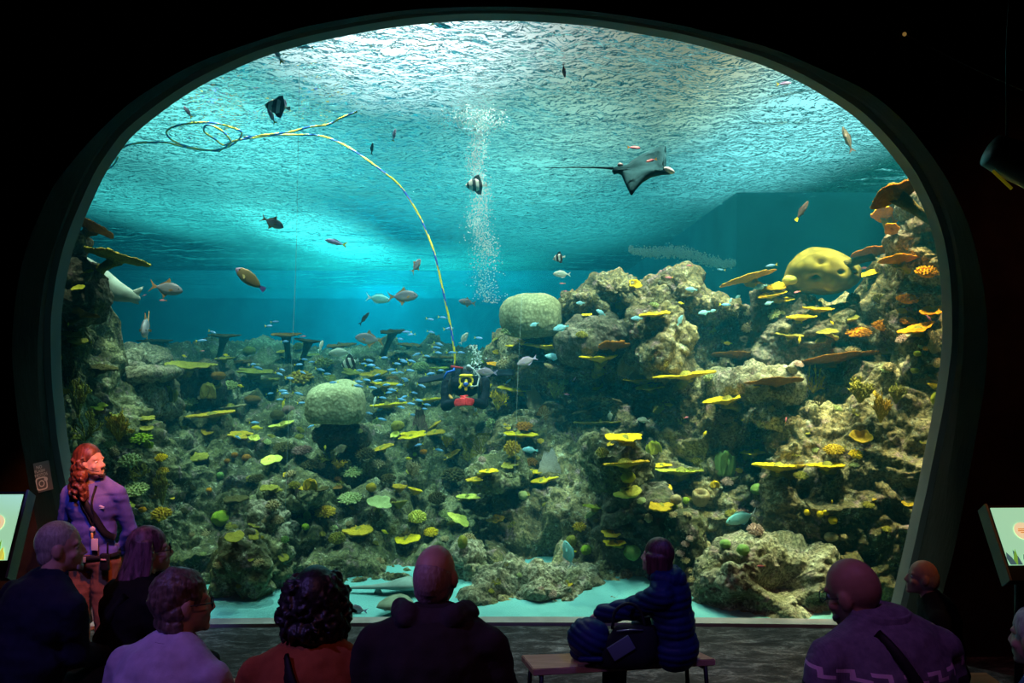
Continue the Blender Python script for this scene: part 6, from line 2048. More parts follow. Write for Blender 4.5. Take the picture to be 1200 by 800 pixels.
# ---- bald man in the patterned sweater
m, nt, bs = new_mat('violet_knit_sweater')
oc = objco(nt); sx = nt.nodes.new('ShaderNodeSeparateXYZ'); nt.links.new(oc, sx.inputs[0])


def mth(op, a, b=None):
    n = nt.nodes.new('ShaderNodeMath'); n.operation = op
    for i, v in enumerate((a, b)):
        if v is None: continue
        if isinstance(v, (int, float)): n.inputs[i].default_value = v
        else: nt.links.new(v, n.inputs[i])
    return n.outputs[0]


def between(v, a, b): return mth('MULTIPLY', mth('GREATER_THAN', v, a), mth('LESS_THAN', v, b))


Z = sx.outputs['Z']; fx = mth('FRACT', mth('DIVIDE', mth('ADD', sx.outputs['X'], 2.0), 0.088))


def band(z0):
    top_ = mth('MULTIPLY', between(Z, z0 + 0.022, z0 + 0.033), mth('LESS_THAN', fx, 0.62))
    bot_ = mth('MULTIPLY', between(Z, z0, z0 + 0.011), mth('GREATER_THAN', fx, 0.45))
    dg = mth('MULTIPLY', between(Z, z0, z0 + 0.033), between(fx, 0.46, 0.62))
    return mth('MINIMUM', mth('ADD', mth('ADD', top_, bot_), dg), 1.0)


pat = mth('MINIMUM', mth('ADD', band(0.485), band(0.36)), 1.0)
dark = mth('MINIMUM', mth('ADD', between(Z, 0.425, 0.45), between(Z, 0.30, 0.33)), 1.0)
nz = texnoise(nt, oc, 40, 3)
c = mixc(nt, dark, ramp(nt, nz, [(0.3, (0.10, 0.085, 0.13)), (0.7, (0.17, 0.14, 0.20))]), (0.012, 0.012, 0.014))
c = mixc(nt, pat, c, (0.62, 0.42, 0.55))
nt.links.new(c, bs.inputs['Base Color']); bs.inputs['Roughness'].default_value = 0.95
wv = nt.nodes.new('ShaderNodeTexWave'); wv.inputs['Scale'].default_value = 42; wv.inputs['Distortion'].default_value = 1.0
nt.links.new(oc, wv.inputs['Vector']); nt.links.new(bump(nt, wv.outputs['Fac'], 0.2, 0.004), bs.inputs['Normal'])
M_knit = m
r_, M, B = seated('seated bald man with glasses in a violet knitted sweater with a pink key pattern', px2(1022, 2.9), 2.9, 0.74, R(14), M_skin_c, M_knit, M_jean, 1.04, 0.10, (R(26), R(16), R(-10)), 1.12, fat=1.25, infl=0.034, headoff=(-0.055, 0.01, -0.045), at=P(999, 694, 2.9))
nb = B['nb']
col = MB(); col.ring_loft([[nb + V((0.098 * math.cos(t)) * k, 0.092 * math.sin(t) * k + 0.012, z) for t in [2 * PI * j / 30 for j in range(30)]] for k, z in ((1.12, -0.04), (1.10, 0.02), (1.05, 0.055), (0.98, 0.062), (0.90, 0.04), (0.9, -0.03))])
col.build('collar', M_knit, r_)
glasses(r_, M, M_frame); eyes_for(M, r_)
mb = MB()
for k in range(36):
    a = -1.2 + 2.4 * k / 35
    mb.ell(M @ V(0.050 * math.sin(a), 0.034 + 0.058 * math.cos(a), -0.088 + 0.022 * abs(a)), (0.009, 0.009, 0.015), 8, 6)
remeshed('beard', mb, hairmat('short_greying_beard', (0.16, 0.12, 0.12), (0.30, 0.25, 0.25)), r_, 0.006, 2)
tp_ = child(r_, 'top')
strap(r_, hug(tp_, [V(-0.10, 0.02, 0.63), V(-0.06, -0.09, 0.57), V(0.03, -0.16, 0.44), V(0.12, -0.17, 0.30), V(0.19, -0.12, 0.14)]), 0.034, M_strap)
strap(r_, hug(tp_, [V(-0.20, 0.02, 0.44), V(-0.20, -0.06, 0.36), V(-0.15, -0.13, 0.26), V(-0.08, -0.16, 0.16)]), 0.034, M_strap)

# ---- man in black at the right of the glass
armsN = [(V(-0.25, 0.06, 0.28), V(-0.10, 0.22, 0.12)), (V(0.25, 0.0, 0.26), V(0.16, -0.02, 0.03))]
r_, M, B = seated('bald man in a black jacket seated beside the glass frame, face in profile', px2(1095, 5.0), 5.05, 0.36, R(72), M_skin_b, M_black, M_black, 0.90, 0.04, (R(4), R(-2), 0), 1.08, armsN, infl=0.03, at=P(1080, 676, 5.0))
eyes_for(M, r_)
mb = MB(); hair_cap(mb, M, 1.008, -0.010, -0.03, 0.008)
remeshed('hair', mb, hairmat('pale_stubble', (0.40, 0.30, 0.25), (0.5, 0.38, 0.32), (90, 90, 30)), r_, 0.006, 2)
# ---- visitor cut by the frame at the right
r_, M, B = seated('pale-haired visitor in a denim jacket at the far edge beside the kiosk post', px2(1214, 3.3), 3.3, 0.50, R(20), M_skin_a, cloth('blue_denim', (0.05, 0.10, 0.22)), M_black, 1.0, 0.1, (R(10), R(6), 0), 1.05, infl=0.025, at=P(1214, 748, 3.3))
mb = MB(); hair_cap(mb, M, 1.14, -0.016, 0.01, 0.03)
remeshed('hair', mb, hairmat('white_hair', (0.45, 0.42, 0.40), (0.62, 0.58, 0.55)), r_, 0.007, 1, disp=lambda co, no: 0.005 * fbm(co * 30, 3))


# ---- standing guide
gx, gy = px2(110, 5.7), 5.7
root = empty('person', (gx, gy, 0.0), R(176))
root.scale = (0.97,) * 3
tag(root, 'standing guide with long reddish curls in a blue-violet shirt and brown trousers', 'person')
hipz = 0.95
shg = [V(-0.178, 0.0, 1.42), V(0.178, 0.0, 1.42)]
armsG = [(V(-0.235, -0.07, 1.15), V(-0.13, -0.15, 0.96)), (V(0.255, -0.05, 1.15), V(0.15, -0.15, 0.97))]
kn = [V(-0.105, 0.03, 0.50), V(0.105, 0.02, 0.50)]; an = [V(-0.12, 0.0, 0.09), V(0.12, -0.02, 0.09)]


def g_torso(mb, g, low=True):
    mb.ell(V(0, 0, 0.98), (0.165 + g, 0.118 + g, 0.13 + g)); mb.ell(V(0, 0.005, 1.15), (0.158 + g, 0.115 + g, 0.17 + g)); mb.ell(V(0, 0.0, 1.32), (0.178 + g, 0.118 + g, 0.17 + g))
    mb.cap(V(-0.155, 0, 1.425), V(0.155, 0, 1.425), 0.052 + g, 0.052 + g); mb.cap(V(-0.05, -0.005, 1.50), V(-0.15, 0, 1.435), 0.045 + g, 0.048 + g); mb.cap(V(0.05, -0.005, 1.50), V(0.15, 0, 1.435), 0.045 + g, 0.048 + g); mb.cap(V(0, 0, 1.40), V(0, 0.0, 1.50), 0.10 + g, 0.056 + g * 0.4)


def g_arms(mb, g):
    for i in (0, 1):
        e, w_ = armsG[i]; mb.cap(shg[i], e, 0.052 + g, 0.041 + g); mb.cap(e, w_, 0.042 + g, 0.030 + g)


def g_legs(mb, g):
    for i in (0, 1):
        s = (-1, 1)[i]
        mb.cap(V(s * 0.088, 0, 0.92), kn[i], 0.088 + g, 0.060 + g); mb.cap(kn[i], an[i], 0.058 + g, 0.040 + g * 1.6)
    mb.ell(V(0, 0, 0.95), (0.165 + g, 0.118 + g, 0.09 + g))


mb = MB(); g_torso(mb, 0); g_arms(mb, 0); g_legs(mb, 0)
hcg = V(0.0, 0.035, 1.645)
mb.cap(V(0, 0.0, 1.47), hcg - V(0, 0.015, 0.05), 0.058, 0.056)
M = add_head(mb, hcg, R(82), R(-4), 0)
for i in (0, 1):
    e, w_ = armsG[i]; add_hand(mb, w_, w_ - e, V(0, 1, 0), 1.0, 0.5, (1, -1)[i])
    mb.cap(an[i] - V(0, 0, 0.03), an[i] + V(0, 0.17, -0.05), 0.045, 0.036)
remeshed('body', mb, M_skin_a, root, 0.0065, 5)
M_polo = cloth('blue_violet_jersey', (0.13, 0.12, 0.40), 12)
mb = MB(); g_torso(mb, 0.012); g_arms(mb, 0.011)
shirt = remeshed('shirt', mb, M_polo, root, 0.010, 5, disp=lambda co, no: 0.008 * fbm(co * np.array((7, 7, 12)), 3) * (co[:, 2] < 1.42))
mb = MB(); g_legs(mb, 0.020)
remeshed('trousers', mb, cloth('brown_twill', (0.22, 0.10, 0.06), 10), root, 0.011, 5, disp=wrinkle(0.008, 9))
mb = MB(); mb.ring_loft([[V(0.188 * math.cos(t) * k, 0.142 * math.sin(t) * k, z) for t in [2 * PI * j / 32 for j in range(32)]] for k, z in ((0.98, 0.955), (1.0, 0.955), (1.0, 0.995), (0.98, 0.995))], cap=False)
belt = mb.build('belt', M_strap, root)
for bx in (-0.02, 0.035):
    MB().box((bx, 0.150, 0.972), (0.022, 0.012, 0.040), bevel=0.003).build('buckle', plain('bright_buckle', (0.85, 0.75, 0.6), 0.3, 0.6), belt)
for i in (0, 1):
    MB().cap(an[i] - V(0, 0.02, 0.045), an[i] + V(0, 0.18, -0.055), 0.05, 0.04).build('shoe', M_shoe, root)
mb = MB(); hair_cap(mb, M, 1.12, -0.020, 0.016, 0.02)
rc = random.Random(8)
for k in range(150):
    a = R(rc.uniform(160, 380)); zz = rc.uniform(-0.21, 0.05)
    rad = 0.088 + 0.030 * min(1, max(0, -zz + 0.02) * 6)
    c = M @ V(rad * math.cos(a), rad * math.sin(a) - 0.025, zz)
    L = rc.uniform(3, 6)
    mb.tube([c + V(0.013 * math.cos(t * 1.3 + k), 0.013 * math.sin(t * 1.3 + k), -t * 0.013) for t in np.linspace(0, L, 8)], [0.012, 0.013, 0.013, 0.012, 0.012, 0.011, 0.010, 0.006], 6)
    if k % 2 == 0: mb.ell(M @ V(rad * 0.8 * math.cos(a), rad * 0.8 * math.sin(a) - 0.025, zz - 0.02), (0.03, 0.03, 0.045), 8, 6)
remeshed('hair', mb, hairmat('reddish_curls', (0.035, 0.010, 0.006), (0.17, 0.045, 0.02), (45, 45, 12)), root, 0.006, 1)
eyes_for(M, root)
mb = MB()
for k in range(26):
    a = -0.7 + 1.4 * k / 25
    mb.ell(M @ V(0.036 * math.sin(a), 0.052 + 0.042 * math.cos(a), -0.098 + 0.01 * abs(a)), (0.009, 0.009, 0.014), 8, 6)
MB().cap(M @ V(-0.016, 0.097, -0.045), M @ V(0.016, 0.097, -0.045), 0.005, 0.005).build('moustache', plain('dark_moustache', (0.03, 0.012, 0.01), 0.6), root)
remeshed('beard', mb, hairmat('dark_goatee', (0.03, 0.012, 0.01), (0.06, 0.025, 0.02)), root, 0.005, 1)
MB().tube([M @ V(-0.075, 0.0, -0.02), M @ V(-0.07, 0.055, -0.05), M @ V(-0.035, 0.098, -0.062)], 0.003, 6).build('headset', M_frame, root)
MB().tube([M @ V(0.075, 0.0, -0.02), M @ V(0.07, 0.055, -0.05), M @ V(0.04, 0.098, -0.062)], 0.003, 6).build('headset', M_frame, root)
strap(root, hug(shirt, [V(0.05, 0.08, 1.48), V(-0.01, 0.14, 1.38), V(-0.09, 0.15, 1.26), V(-0.16, 0.11, 1.16), V(-0.17, 0.02, 1.10)], 0.010), 0.045, M_strap, 'shoulder_strap')
lan = hug(shirt, [V(0.045, 0.08, 1.49), V(0.02, 0.14, 1.38), V(-0.04, 0.15, 1.28), V(-0.08, 0.15, 1.20)], 0.012)
ly1 = strap(root, lan, 0.012, M_strap, 'lanyard')
lan2 = hug(shirt, [V(-0.06, 0.08, 1.49), V(-0.06, 0.14, 1.38), V(-0.08, 0.15, 1.28), V(-0.08, 0.15, 1.20)], 0.012)
strap(root, lan2, 0.012, M_strap, 'lanyard')
bp_ = hug(shirt, [V(-0.085, 0.18, 1.19), V(-0.085, 0.18, 1.09)], 0.018)
MB().ell(bp_[0], (0.022, 0.010, 0.022), 16, 8).build('badge_reel', plain('pale_reel', (0.75, 0.62, 0.6), 0.4), root)
MB().box(bp_[1] + V(0, 0, 0.035), (0.014, 0.012, 0.09)).build('key_charm', plain('yellow_charm', (0.95, 0.55, 0.12), 0.4), root)
MB().box(bp_[1] + V(-0.02, 0.004, -0.02), (0.050, 0.008, 0.085), bevel=0.003).build('badge', plain('white_badge', (0.85, 0.70, 0.66), 0.4), root)
rad = MB().box((-0.165, 0.135, 0.955), (0.06, 0.035, 0.12), bevel=0.010).build('radio', M_strap, root)
MB().cap(V(-0.185, 0.135, 1.01), V(-0.185, 0.135, 1.09), 0.007, 0.006).build('antenna', M_strap, rad)
MB().box((-0.165, 0.156, 0.975), (0.04, 0.006, 0.012)).build('radio_label', plain('pale_radio_label', (0.85, 0.5, 0.4), 0.4), rad)
lg = hug(shirt, [V(-0.135, 0.13, 1.345)], 0.006)[0]
MB().box(lg, (0.040, 0.006, 0.012), (0, R(-18), 0), 0.002).build('chest_emblem', plain('white_emblem', (0.85, 0.8, 0.85), 0.5), root)
MB().box(lg + V(0, 0, -0.013), (0.034, 0.006, 0.005), (0, 0, 0)).build('chest_emblem', plain('white_emblem_bar', (0.85, 0.8, 0.85), 0.5), root)

# ---- diver
dx, dy, dz = P(545, 455, 10.0)
root = empty('diver', (dx, dy, dz), 0.0)
tag(root, 'scuba diver in a black suit and yellow mask facing the glass, red gloves clasped', 'person')
M_neo = plain('black_neoprene', (0.010, 0.014, 0.024), 0.7, spec=0.05, bump=0.3, bscale=20); M_neo2 = plain('navy_neoprene', (0.015, 0.03, 0.07), 0.5)
k = 10.0 / F


def q_(px, py, y=0.0): return V((px - 545) * k, y, (455 - py) * k)


mb = MB()
mb.ell(q_(544, 452, 0.18), (0.21, 0.24, 0.15)); mb.ell(q_(544, 446, 0.50), (0.17, 0.30, 0.13)); mb.ell(q_(544, 444, 0.8), (0.16, 0.2, 0.12))
mb.ell(q_(547, 444, -0.06), (0.085, 0.105, 0.115)); mb.cap(q_(547, 450, 0.0), q_(545, 452, 0.14), 0.075, 0.10)
SH = [q_(524, 449, 0.10), q_(567, 449, 0.10)]; EL = [q_(523, 475, -0.06), q_(566, 473, -0.06)]; WR = [q_(538, 468, -0.26), q_(553, 468, -0.26)]
for i in (0, 1): mb.cap(SH[i], EL[i], 0.080, 0.068); mb.cap(EL[i], WR[i], 0.068, 0.045)
KN = [q_(526, 441, 0.95), q_(566, 440, 0.95)]; AN = [q_(526, 442, 0.5), q_(568, 438.5, 0.5)]
for i in (0, 1): mb.cap(q_(544 + (-8, 8)[i], 445, 0.85), KN[i], 0.10, 0.075); mb.cap(KN[i], AN[i], 0.07, 0.05)
body = remeshed('body', mb, M_neo, root, 0.012, 4, disp=wrinkle(0.006, 12))
for i, (ax, ay, bx, by) in enumerate(((530, 441, 487, 447.5), (564, 439, 602, 437))):
    a, b = q_(ax, ay, 0.42), q_(bx, by, 0.32)
    f = MB()
    n_ = 8
    rings = []
    for t in range(n_ + 1):
        u = t / n_; c = a.lerp(b, u); w_ = 0.06 + 0.09 * u * (1 if u < 0.9 else 0.75); th = 0.040 * (1 - u) + 0.012
        rings.append([c + V(0, w_ * math.cos(s), th * math.sin(s) + 0.25 * w_ * math.cos(s)) for s in [2 * PI * j / 12 for j in range(12)]])
    f.ring_loft(rings).build('swim_fin', M_neo, root)
g = MB()
add_hand(g, WR[0] + V(0.02, -0.04, 0), V(0.9, -0.35, 0.0), V(0.2, 0.9, -0.2), 1.25, 0.75, 1)
gl1 = remeshed('glove', g, plain('red_glove', (0.70, 0.02, 0.03), 0.6), root, 0.007, 2)
g = MB()
add_hand(g, WR[1] + V(-0.02, -0.05, -0.005), V(-0.9, -0.35, 0.0), V(-0.2, 0.9, -0.2), 1.25, 0.75, -1)
remeshed('glove', g, plain('bright_red_glove', (0.80, 0.03, 0.04), 0.6), root, 0.007, 2)
M_my = plain('yellow_mask_skirt', (0.95, 0.62, 0.02), 0.45)
fc = q_(547, 446, -0.15)
mb = MB()
ring = [fc + V(0.078 * math.cos(t) * (1.0), -0.012 + 0.02 * abs(math.cos(t)), 0.062 * math.sin(t) + 0.005) for t in [2 * PI * j / 28 for j in range(29)]]
mb.tube(ring, 0.013, 8)
mask = mb.build('mask', M_my, root)
mb = MB(); mb.ring_loft([[fc + V(0.085 * c0 * math.cos(t), yy, 0.052 + z0 + 0.022 * c0 * math.sin(t)) for t in [2 * PI * j / 20 for j in range(20)]] for c0, yy, z0 in ((0.6, -0.02, 0.02), (1.0, -0.005, 0.016), (1.0, 0.05, 0.02), (0.7, 0.09, 0.024))]); mb.build('mask_brow', M_my, mask)
m, nt, bs = new_mat('mask_glass')
bs.inputs['Base Color'].default_value = (0.05, 0.045, 0.03, 1); bs.inputs['Roughness'].default_value = 0.08
MB().ell(fc + V(0, 0.0, 0.006), (0.070, 0.014, 0.054), 20, 10).build('mask_lens', m, mask)
MB().cap(fc + V(0, -0.012, 0.015), fc + V(0, -0.03, -0.03), 0.016, 0.024).build('nose_pocket', M_my, mask)
reg = MB().ell(fc + V(0, -0.045, -0.035), (0.032, 0.025, 0.028), 16, 10).build('regulator', plain('blue_regulator', (0.03, 0.10, 0.55), 0.4), root)
MB().cap(fc + V(-0.075, -0.02, -0.075), fc + V(-0.05, -0.01, -0.03), 0.018, 0.014).build('exhaust_port', M_my, reg)
MB().cap(fc + V(0.075, -0.02, -0.075), fc + V(0.05, -0.01, -0.03), 0.018, 0.014).build('exhaust_port', M_my, reg)
MB().cap(fc + V(0.0, -0.035, -0.10), fc + V(0.0, -0.03, -0.06), 0.018, 0.016).build('exhaust_port', M_my, reg)
M_steel = plain('silver_cylinder', (0.55, 0.56, 0.58), 0.35, 0.7)
tk = MB().cap(q_(546, 436, 0.12), q_(546, 440, 0.75), 0.085, 0.085).build('air_tank', plain('dark_air_tank', (0.04, 0.04, 0.05), 0.4), root)
MB().cap(q_(549, 430, 0.03), q_(548, 434, 0.12), 0.035, 0.03).build('tank_valve', M_steel, tk)
MB().tube([q_(549, 429, 0.02), q_(556, 433, -0.02), q_(562, 441, -0.04), q_(560, 451, -0.15), q_(553, 452, -0.22)], 0.012, 8).build('regulator_hose', plain('grey_rubber_hose', (0.35, 0.36, 0.4), 0.5), root)
MB().box(q_(535, 430.5, 0.08), (0.16, 0.05, 0.025), (0, R(8), 0), 0.006).build('manifold_strap', plain('red_webbing', (0.65, 0.03, 0.04), 0.6), root)
MB().tube([q_(531, 430, 0.1), q_(532, 434, 0.02), q_(524, 436, -0.02), q_(520, 444, 0.0)], 0.014, 8).build('blue_fitting', plain('blue_rubber', (0.02, 0.12, 0.7), 0.4), root)
for s, px_ in ((-1, 528), (1, 563)):
    strap(root, [q_(px_, 441, 0.02), q_(px_ + s, 449, -0.07), q_(px_ + s * 0.5, 458, -0.06), q_(px_, 465, 0.0)], 0.045, plain('harness_webbing', (0.02, 0.02, 0.022), 0.6), 'harness')
MB().cap(q_(526, 462, -0.02), q_(530, 466, -0.1), 0.02, 0.02).build('gauge', plain('orange_tag', (0.6, 0.25, 0.05), 0.5), root)
MB().ell(q_(557.5, 480, -0.02), (0.022, 0.02, 0.03)).build('hose_clip', plain('pale_clip', (0.6, 0.75, 0.85), 0.4), root)
MB().tube([q_(557, 474, -0.05), q_(558, 479, -0.02)], 0.006, 6).build('hose_clip_cord', M_strap, root)

# =================================================================== benches, bags
M_wood = streaky('warm_oak', (0.38, 0.20, 0.11), (0.55, 0.31, 0.18), (1.5, 18, 18), 0.5, 0.15, 2.0)
M_blk = plain('black_steel', (0.012, 0.012, 0.013), 0.45, 0.6)


def bench(name, c4, th, label, group=None, legs=True):
    """plank from four corner points (front-left, front-right, back-right, back-left), black leg frames"""
    c4 = [Vector(p) for p in c4]
    root = empty(name, sum(c4, Vector()) / 4 - V(0, 0, c4[0].z))
    tag(root, label, 'bench', group)
    o = root.location
    cen = sum(c4, Vector()) / 4
    top = [p - o for p in c4]; bot = [p - V(0, 0, th) for p in top]
    bm = bmesh.new()
    vs = [bm.verts.new(v) for v in top + bot]
    for f in ((0, 1, 2, 3), (7, 6, 5, 4), (0, 4, 5, 1), (1, 5, 6, 2), (2, 6, 7, 3), (3, 7, 4, 0)): bm.faces.new([vs[i] for i in f])
    bmesh.ops.bevel(bm, geom=list(bm.edges), offset=0.005, segments=2, affect='EDGES')
    mb = MB(); mb.frombm(bm); mb.build('seat', M_wood, root, False)
    for a, b, t in ((0, 3, 0.05), (1, 2, 0.05)):
        e = V(1, 0, 0) * (1 if a == 0 else -1)
        pa = top[a].lerp(top[1 - a], t) - V(0, 0, th); pb = top[b].lerp(top[5 - b], t) - V(0, 0, th)
        pa = pa.lerp(pb, 0.08); pb = pb.lerp(pa, 0.08)
        fa = V(pa.x - e.x * 0.03, pa.y - 0.03, 0.0); fb = V(pb.x - e.x * 0.03, pb.y + 0.03, 0.0)
        MB().tube([pa - V(0, 0, 0.012), pb - V(0, 0, 0.012)], 0.013, 8).build('cross_rail', M_blk, root)
        MB().tube([fa, pa], 0.014, 8).build('leg', M_blk, root); MB().tube([fb, pb], 0.014, 8).build('leg', M_blk, root)
    return root


ZB = 0.49
def onz(px, py, z): return P(px, py, (CAMZ - z) * F / (py - 400))


bench('bench', [onz(625, 784, ZB), onz(839, 772, ZB), onz(812, 760, ZB), onz(611, 767, ZB)], 0.042, 'wooden bench with black legs under the woman in the quilted jacket')
LB = 'plain wooden bench in the dark'
bench('bench', [V(-3.4, 3.7, 0.645), V(-2.22, 3.7, 0.645), V(-2.22, 4.2, 0.645), V(-3.4, 4.2, 0.645)], 0.05, LB + ' beneath the grey-haired man in navy')
bench('bench', [V(-2.2, 4.25, 0.475), V(-1.6, 4.25, 0.475), V(-1.6, 4.72, 0.475), V(-2.2, 4.72, 0.475)], 0.05, LB + ' beneath the woman with purple-tinted hair')
bench('bench', [V(-1.65, 2.75, 0.675), V(-0.52, 2.75, 0.675), V(-0.52, 3.2, 0.675), V(-1.65, 3.2, 0.675)], 0.05, LB + ' beneath the visitors in lavender and orange-red')
bench('bench', [V(-0.50, 2.70, 0.805), V(0.1, 2.70, 0.805), V(0.1, 3.15, 0.805), V(-0.50, 3.15, 0.805)], 0.05, LB + ' beneath the hooded man')
bench('bench', [V(0.9, 2.60, 0.785), V(1.75, 2.60, 0.785), V(1.75, 3.05, 0.785), V(0.9, 3.05, 0.785)], 0.05, LB + ' beneath the man in the violet sweater')
bench('bench', [V(1.85, 3.0, 0.46), V(2.6, 3.0, 0.46), V(2.6, 3.45, 0.46), V(1.85, 3.45, 0.46)], 0.05, LB + ' beneath the denim jacket visitor')
bench('bench', [V(2.35, 4.82, 0.29), V(3.1, 4.82, 0.29), V(3.1, 5.25, 0.29), V(2.35, 5.25, 0.29)], 0.04, LB + ' beneath the bald man in black')

# rolled navy jacket under her hand, and her bag
c = P(690, 745, 4.93)
mb = MB(); mb.ell(V(0, 0, 0), (0.125, 0.12, 0.118), 28, 20); mb.cap(V(-0.06, 0.03, -0.09), V(0.09, 0.0, -0.09), 0.05, 0.045)
jk = remeshed('rolled_jacket', mb, M_puff, None, 0.009, 4, disp=lambda co, no: 0.009 * np.abs(np.sin((co[:, 0] * 0.5 + co[:, 2]) * PI / 0.045)) ** 0.6 + 0.006 * fbm(co * 12, 2))
jk.location = (c.x, c.y, ZB + 0.14); tag(jk, 'round bundle of navy quilted cloth on the bench under the hand of the seated woman', 'jacket')
mb = MB(); mb.cap(V(-0.06, 0, 0.015), V(0.06, 0, 0.015), 0.016, 0.016); mb.build('sleeve', M_puff, jk).location = (0.0, -0.11, -0.10)
c = P(733, 752, 4.86)
root = empty('handbag', (c.x, c.y, ZB + 0.003)); tag(root, 'dark handbag with a grey panel leaning on the woman on the bench', 'bag')
mb = MB()
rings = []
for u, wx, wy in ((0, .15, .055), (0.05, .165, .07), (0.35, .17, .075), (0.7, .15, .06), (0.93, .125, .035), (1.0, .115, .02)):
    rings.append([V(wx * (abs(math.cos(t)) ** 0.6) * (1 if math.cos(t) > 0 else -1) + 0.06 * u, wy * math.sin(t), 0.24 * u) for t in [2 * PI * j / 28 for j in range(28)]])
mb.ring_loft(rings).build('bag_body', M_black, root)
MB().box((-0.035, -0.071, 0.13), (0.15, 0.014, 0.09), (R(-10), R(-32), 0), 0.006).build('pocket', plain('grey_leather', (0.10, 0.12, 0.14), 0.4), root)
MB().tube(smooth3([V(-0.08, 0, 0.22), V(-0.06, 0, 0.33), V(0.02, 0.01, 0.37), V(0.09, 0.01, 0.33), V(0.12, 0.0, 0.23)], 16), 0.010, 7).build('handle', M_strap, root)
MB().tube([V(-0.06, -0.05, 0.225), V(0.02, -0.055, 0.235), V(0.10, -0.045, 0.23)], 0.004, 6).build('zip', plain('silver_zip', (0.6, 0.6, 0.6), 0.3, 0.8), root)

# =================================================================== kiosks
def glowmat(name, c, e):
    return plain(name, c, 0.4, emis=c, es=e)


G_bg, G_pe, G_or = glowmat('screen_pale_green', (0.42, 0.80, 0.50), 0.75), glowmat('screen_peach', (0.95, 0.72, 0.42), 0.8), glowmat('screen_orange', (0.85, 0.30, 0.05), 0.6)
G_lf, G_dk, G_ye = glowmat('screen_leaf_green', (0.22, 0.50, 0.06), 0.6), glowmat('screen_dusk_blue', (0.10, 0.22, 0.25), 0.4), glowmat('screen_yellow', (0.80, 0.75, 0.10), 0.7)


def kiosk(TL, BL, wv, circle, label, post_x):
    root = empty('kiosk', (BL.x + wv.x * 0.5, BL.y, 0.0)); tag(root, label, 'kiosk')
    o = root.location
    U = wv; Vv = BL - TL
    N = U.cross(Vv).normalized()
    if N.y > 0: N = -N

    def pt(u, v, n=0.0): return TL + U * u + Vv * v + N * n - o
    def quad(name, u0, u1, v0, v1, n0, n1, mat, par):
        vs = [pt(u0, v0, n1), pt(u1, v0, n1), pt(u1, v1, n1), pt(u0, v1, n1), pt(u0, v0, n0), pt(u1, v0, n0), pt(u1, v1, n0), pt(u0, v1, n0)]
        return mobj(name, vs, [(0, 1, 2, 3), (7, 6, 5, 4), (0, 4, 5, 1), (1, 5, 6, 2), (2, 6, 7, 3), (3, 7, 4, 0)], mat, par, False)
    quad('housing', -0.02, 1.02, -0.05, 1.25, -0.06, -0.004, M_blk, root)
    scr = quad('screen', 0.03, 0.97, 0.0, 1.0, -0.004, 0.0, G_bg, root)
    M_gr = plain('grey_steel_edge', (0.16, 0.16, 0.17), 0.4, 0.5)
    for u in (-0.03, 1.01): quad('side_rail', u, u + 0.02, -0.05, 1.27, -0.07, 0.02, M_gr, root)
    uu, vv = circle
    vs = [pt(uu + 0.085 * math.cos(t), vv + 0.085 * U.length / Vv.length * math.sin(t), 0.004) for t in [2 * PI * j / 36 for j in range(36)]]
    disc = mobj('button_disc', vs + [v - N * 0.004 for v in vs], [tuple(range(36)), tuple(range(71, 35, -1))], G_pe, scr, False)
    for i, (a, b) in enumerate(((0.03, 0.03), (0.05, 0.0), (0.045, -0.03))):
        quad('caption', uu - a, uu + a, vv + b - 0.008, vv + b + 0.008, 0.004, 0.0055, G_or, scr)
    rk = random.Random(3)
    for i in range(46):
        u = 0.05 + 0.9 * rk.random(); v0 = 1.0; h_ = rk.uniform(0.08, 0.30); wd = rk.uniform(0.012, 0.04)
        lean = rk.uniform(-0.04, 0.04)
        vs = [pt(u - wd, v0, 0.003 + i * 1e-4), pt(u + wd, v0, 0.003 + i * 1e-4), pt(u + wd * 0.9 + lean * .6, v0 - h_ * 0.55, 0.003 + i * 1e-4), pt(u + lean, v0 - h_, 0.003 + i * 1e-4), pt(u - wd * 0.9 + lean * .6, v0 - h_ * 0.5, 0.003 + i * 1e-4)]
        mobj('pictured_coral', vs, [(0, 1, 2, 3, 4)], (G_lf, G_dk, G_ye, G_lf)[i % 4], scr, False)
    zb = min(pt(0.5, 1.2).z, pt(0.5, 1.0).z)
    MB().tube([V(post_x, 0.08, zb), V(post_x, 0.08, 0.02)], 0.022, 10).build('post', M_blk, root)
    MB().tube([V(post_x + 0.07, 0.08, zb), V(post_x + 0.07, 0.08, 0.02)], 0.022, 10).build('post', M_blk, root)
    MB().box((post_x + 0.03, 0.08, 0.01), (0.4, 0.3, 0.02), bevel=0.004).build('base_plate', M_blk, root)
    return root


TLr, BLr = P(1157, 595, 4.72), P(1179, 662, 4.50)
kiosk(TLr, BLr, V(0.62, 0.02, 0.0), (0.265, 0.42), 'tall reading kiosk with a lit green screen beside the denim jacket visitor', -0.19)
TRl, BRl = P(31, 579, 4.72), P(12, 656, 4.50)
wv = V(0.62, 0.02, 0.0)
kiosk(TRl - wv, BRl - wv, wv, (0.78, 0.45), 'lit green screen kiosk beside the guide, above the navy-shirted man', 0.05)

# =================================================================== sign on the frame
O_ = P(29.5, 545, 6.33) ; X_ = P(55, 539.5, 6.52); Y2 = P(35, 579.5, 6.33)
U = X_ - O_; Vv = Y2 - O_
N = U.cross(Vv).normalized(); N = -N if N.y > 0 else N
O_ = O_ + N * 0.02
Un, Vn = U.normalized(), Vv.normalized(); W_, H_ = U.length, Vv.length
sg = empty('sign', O_); tag(sg, 'small grey sign asking for no flash photos, fixed to the window frame', 'sign')


def sp(u, v, n=0.0): return Un * u * W_ + Vn * v * H_ + N * n


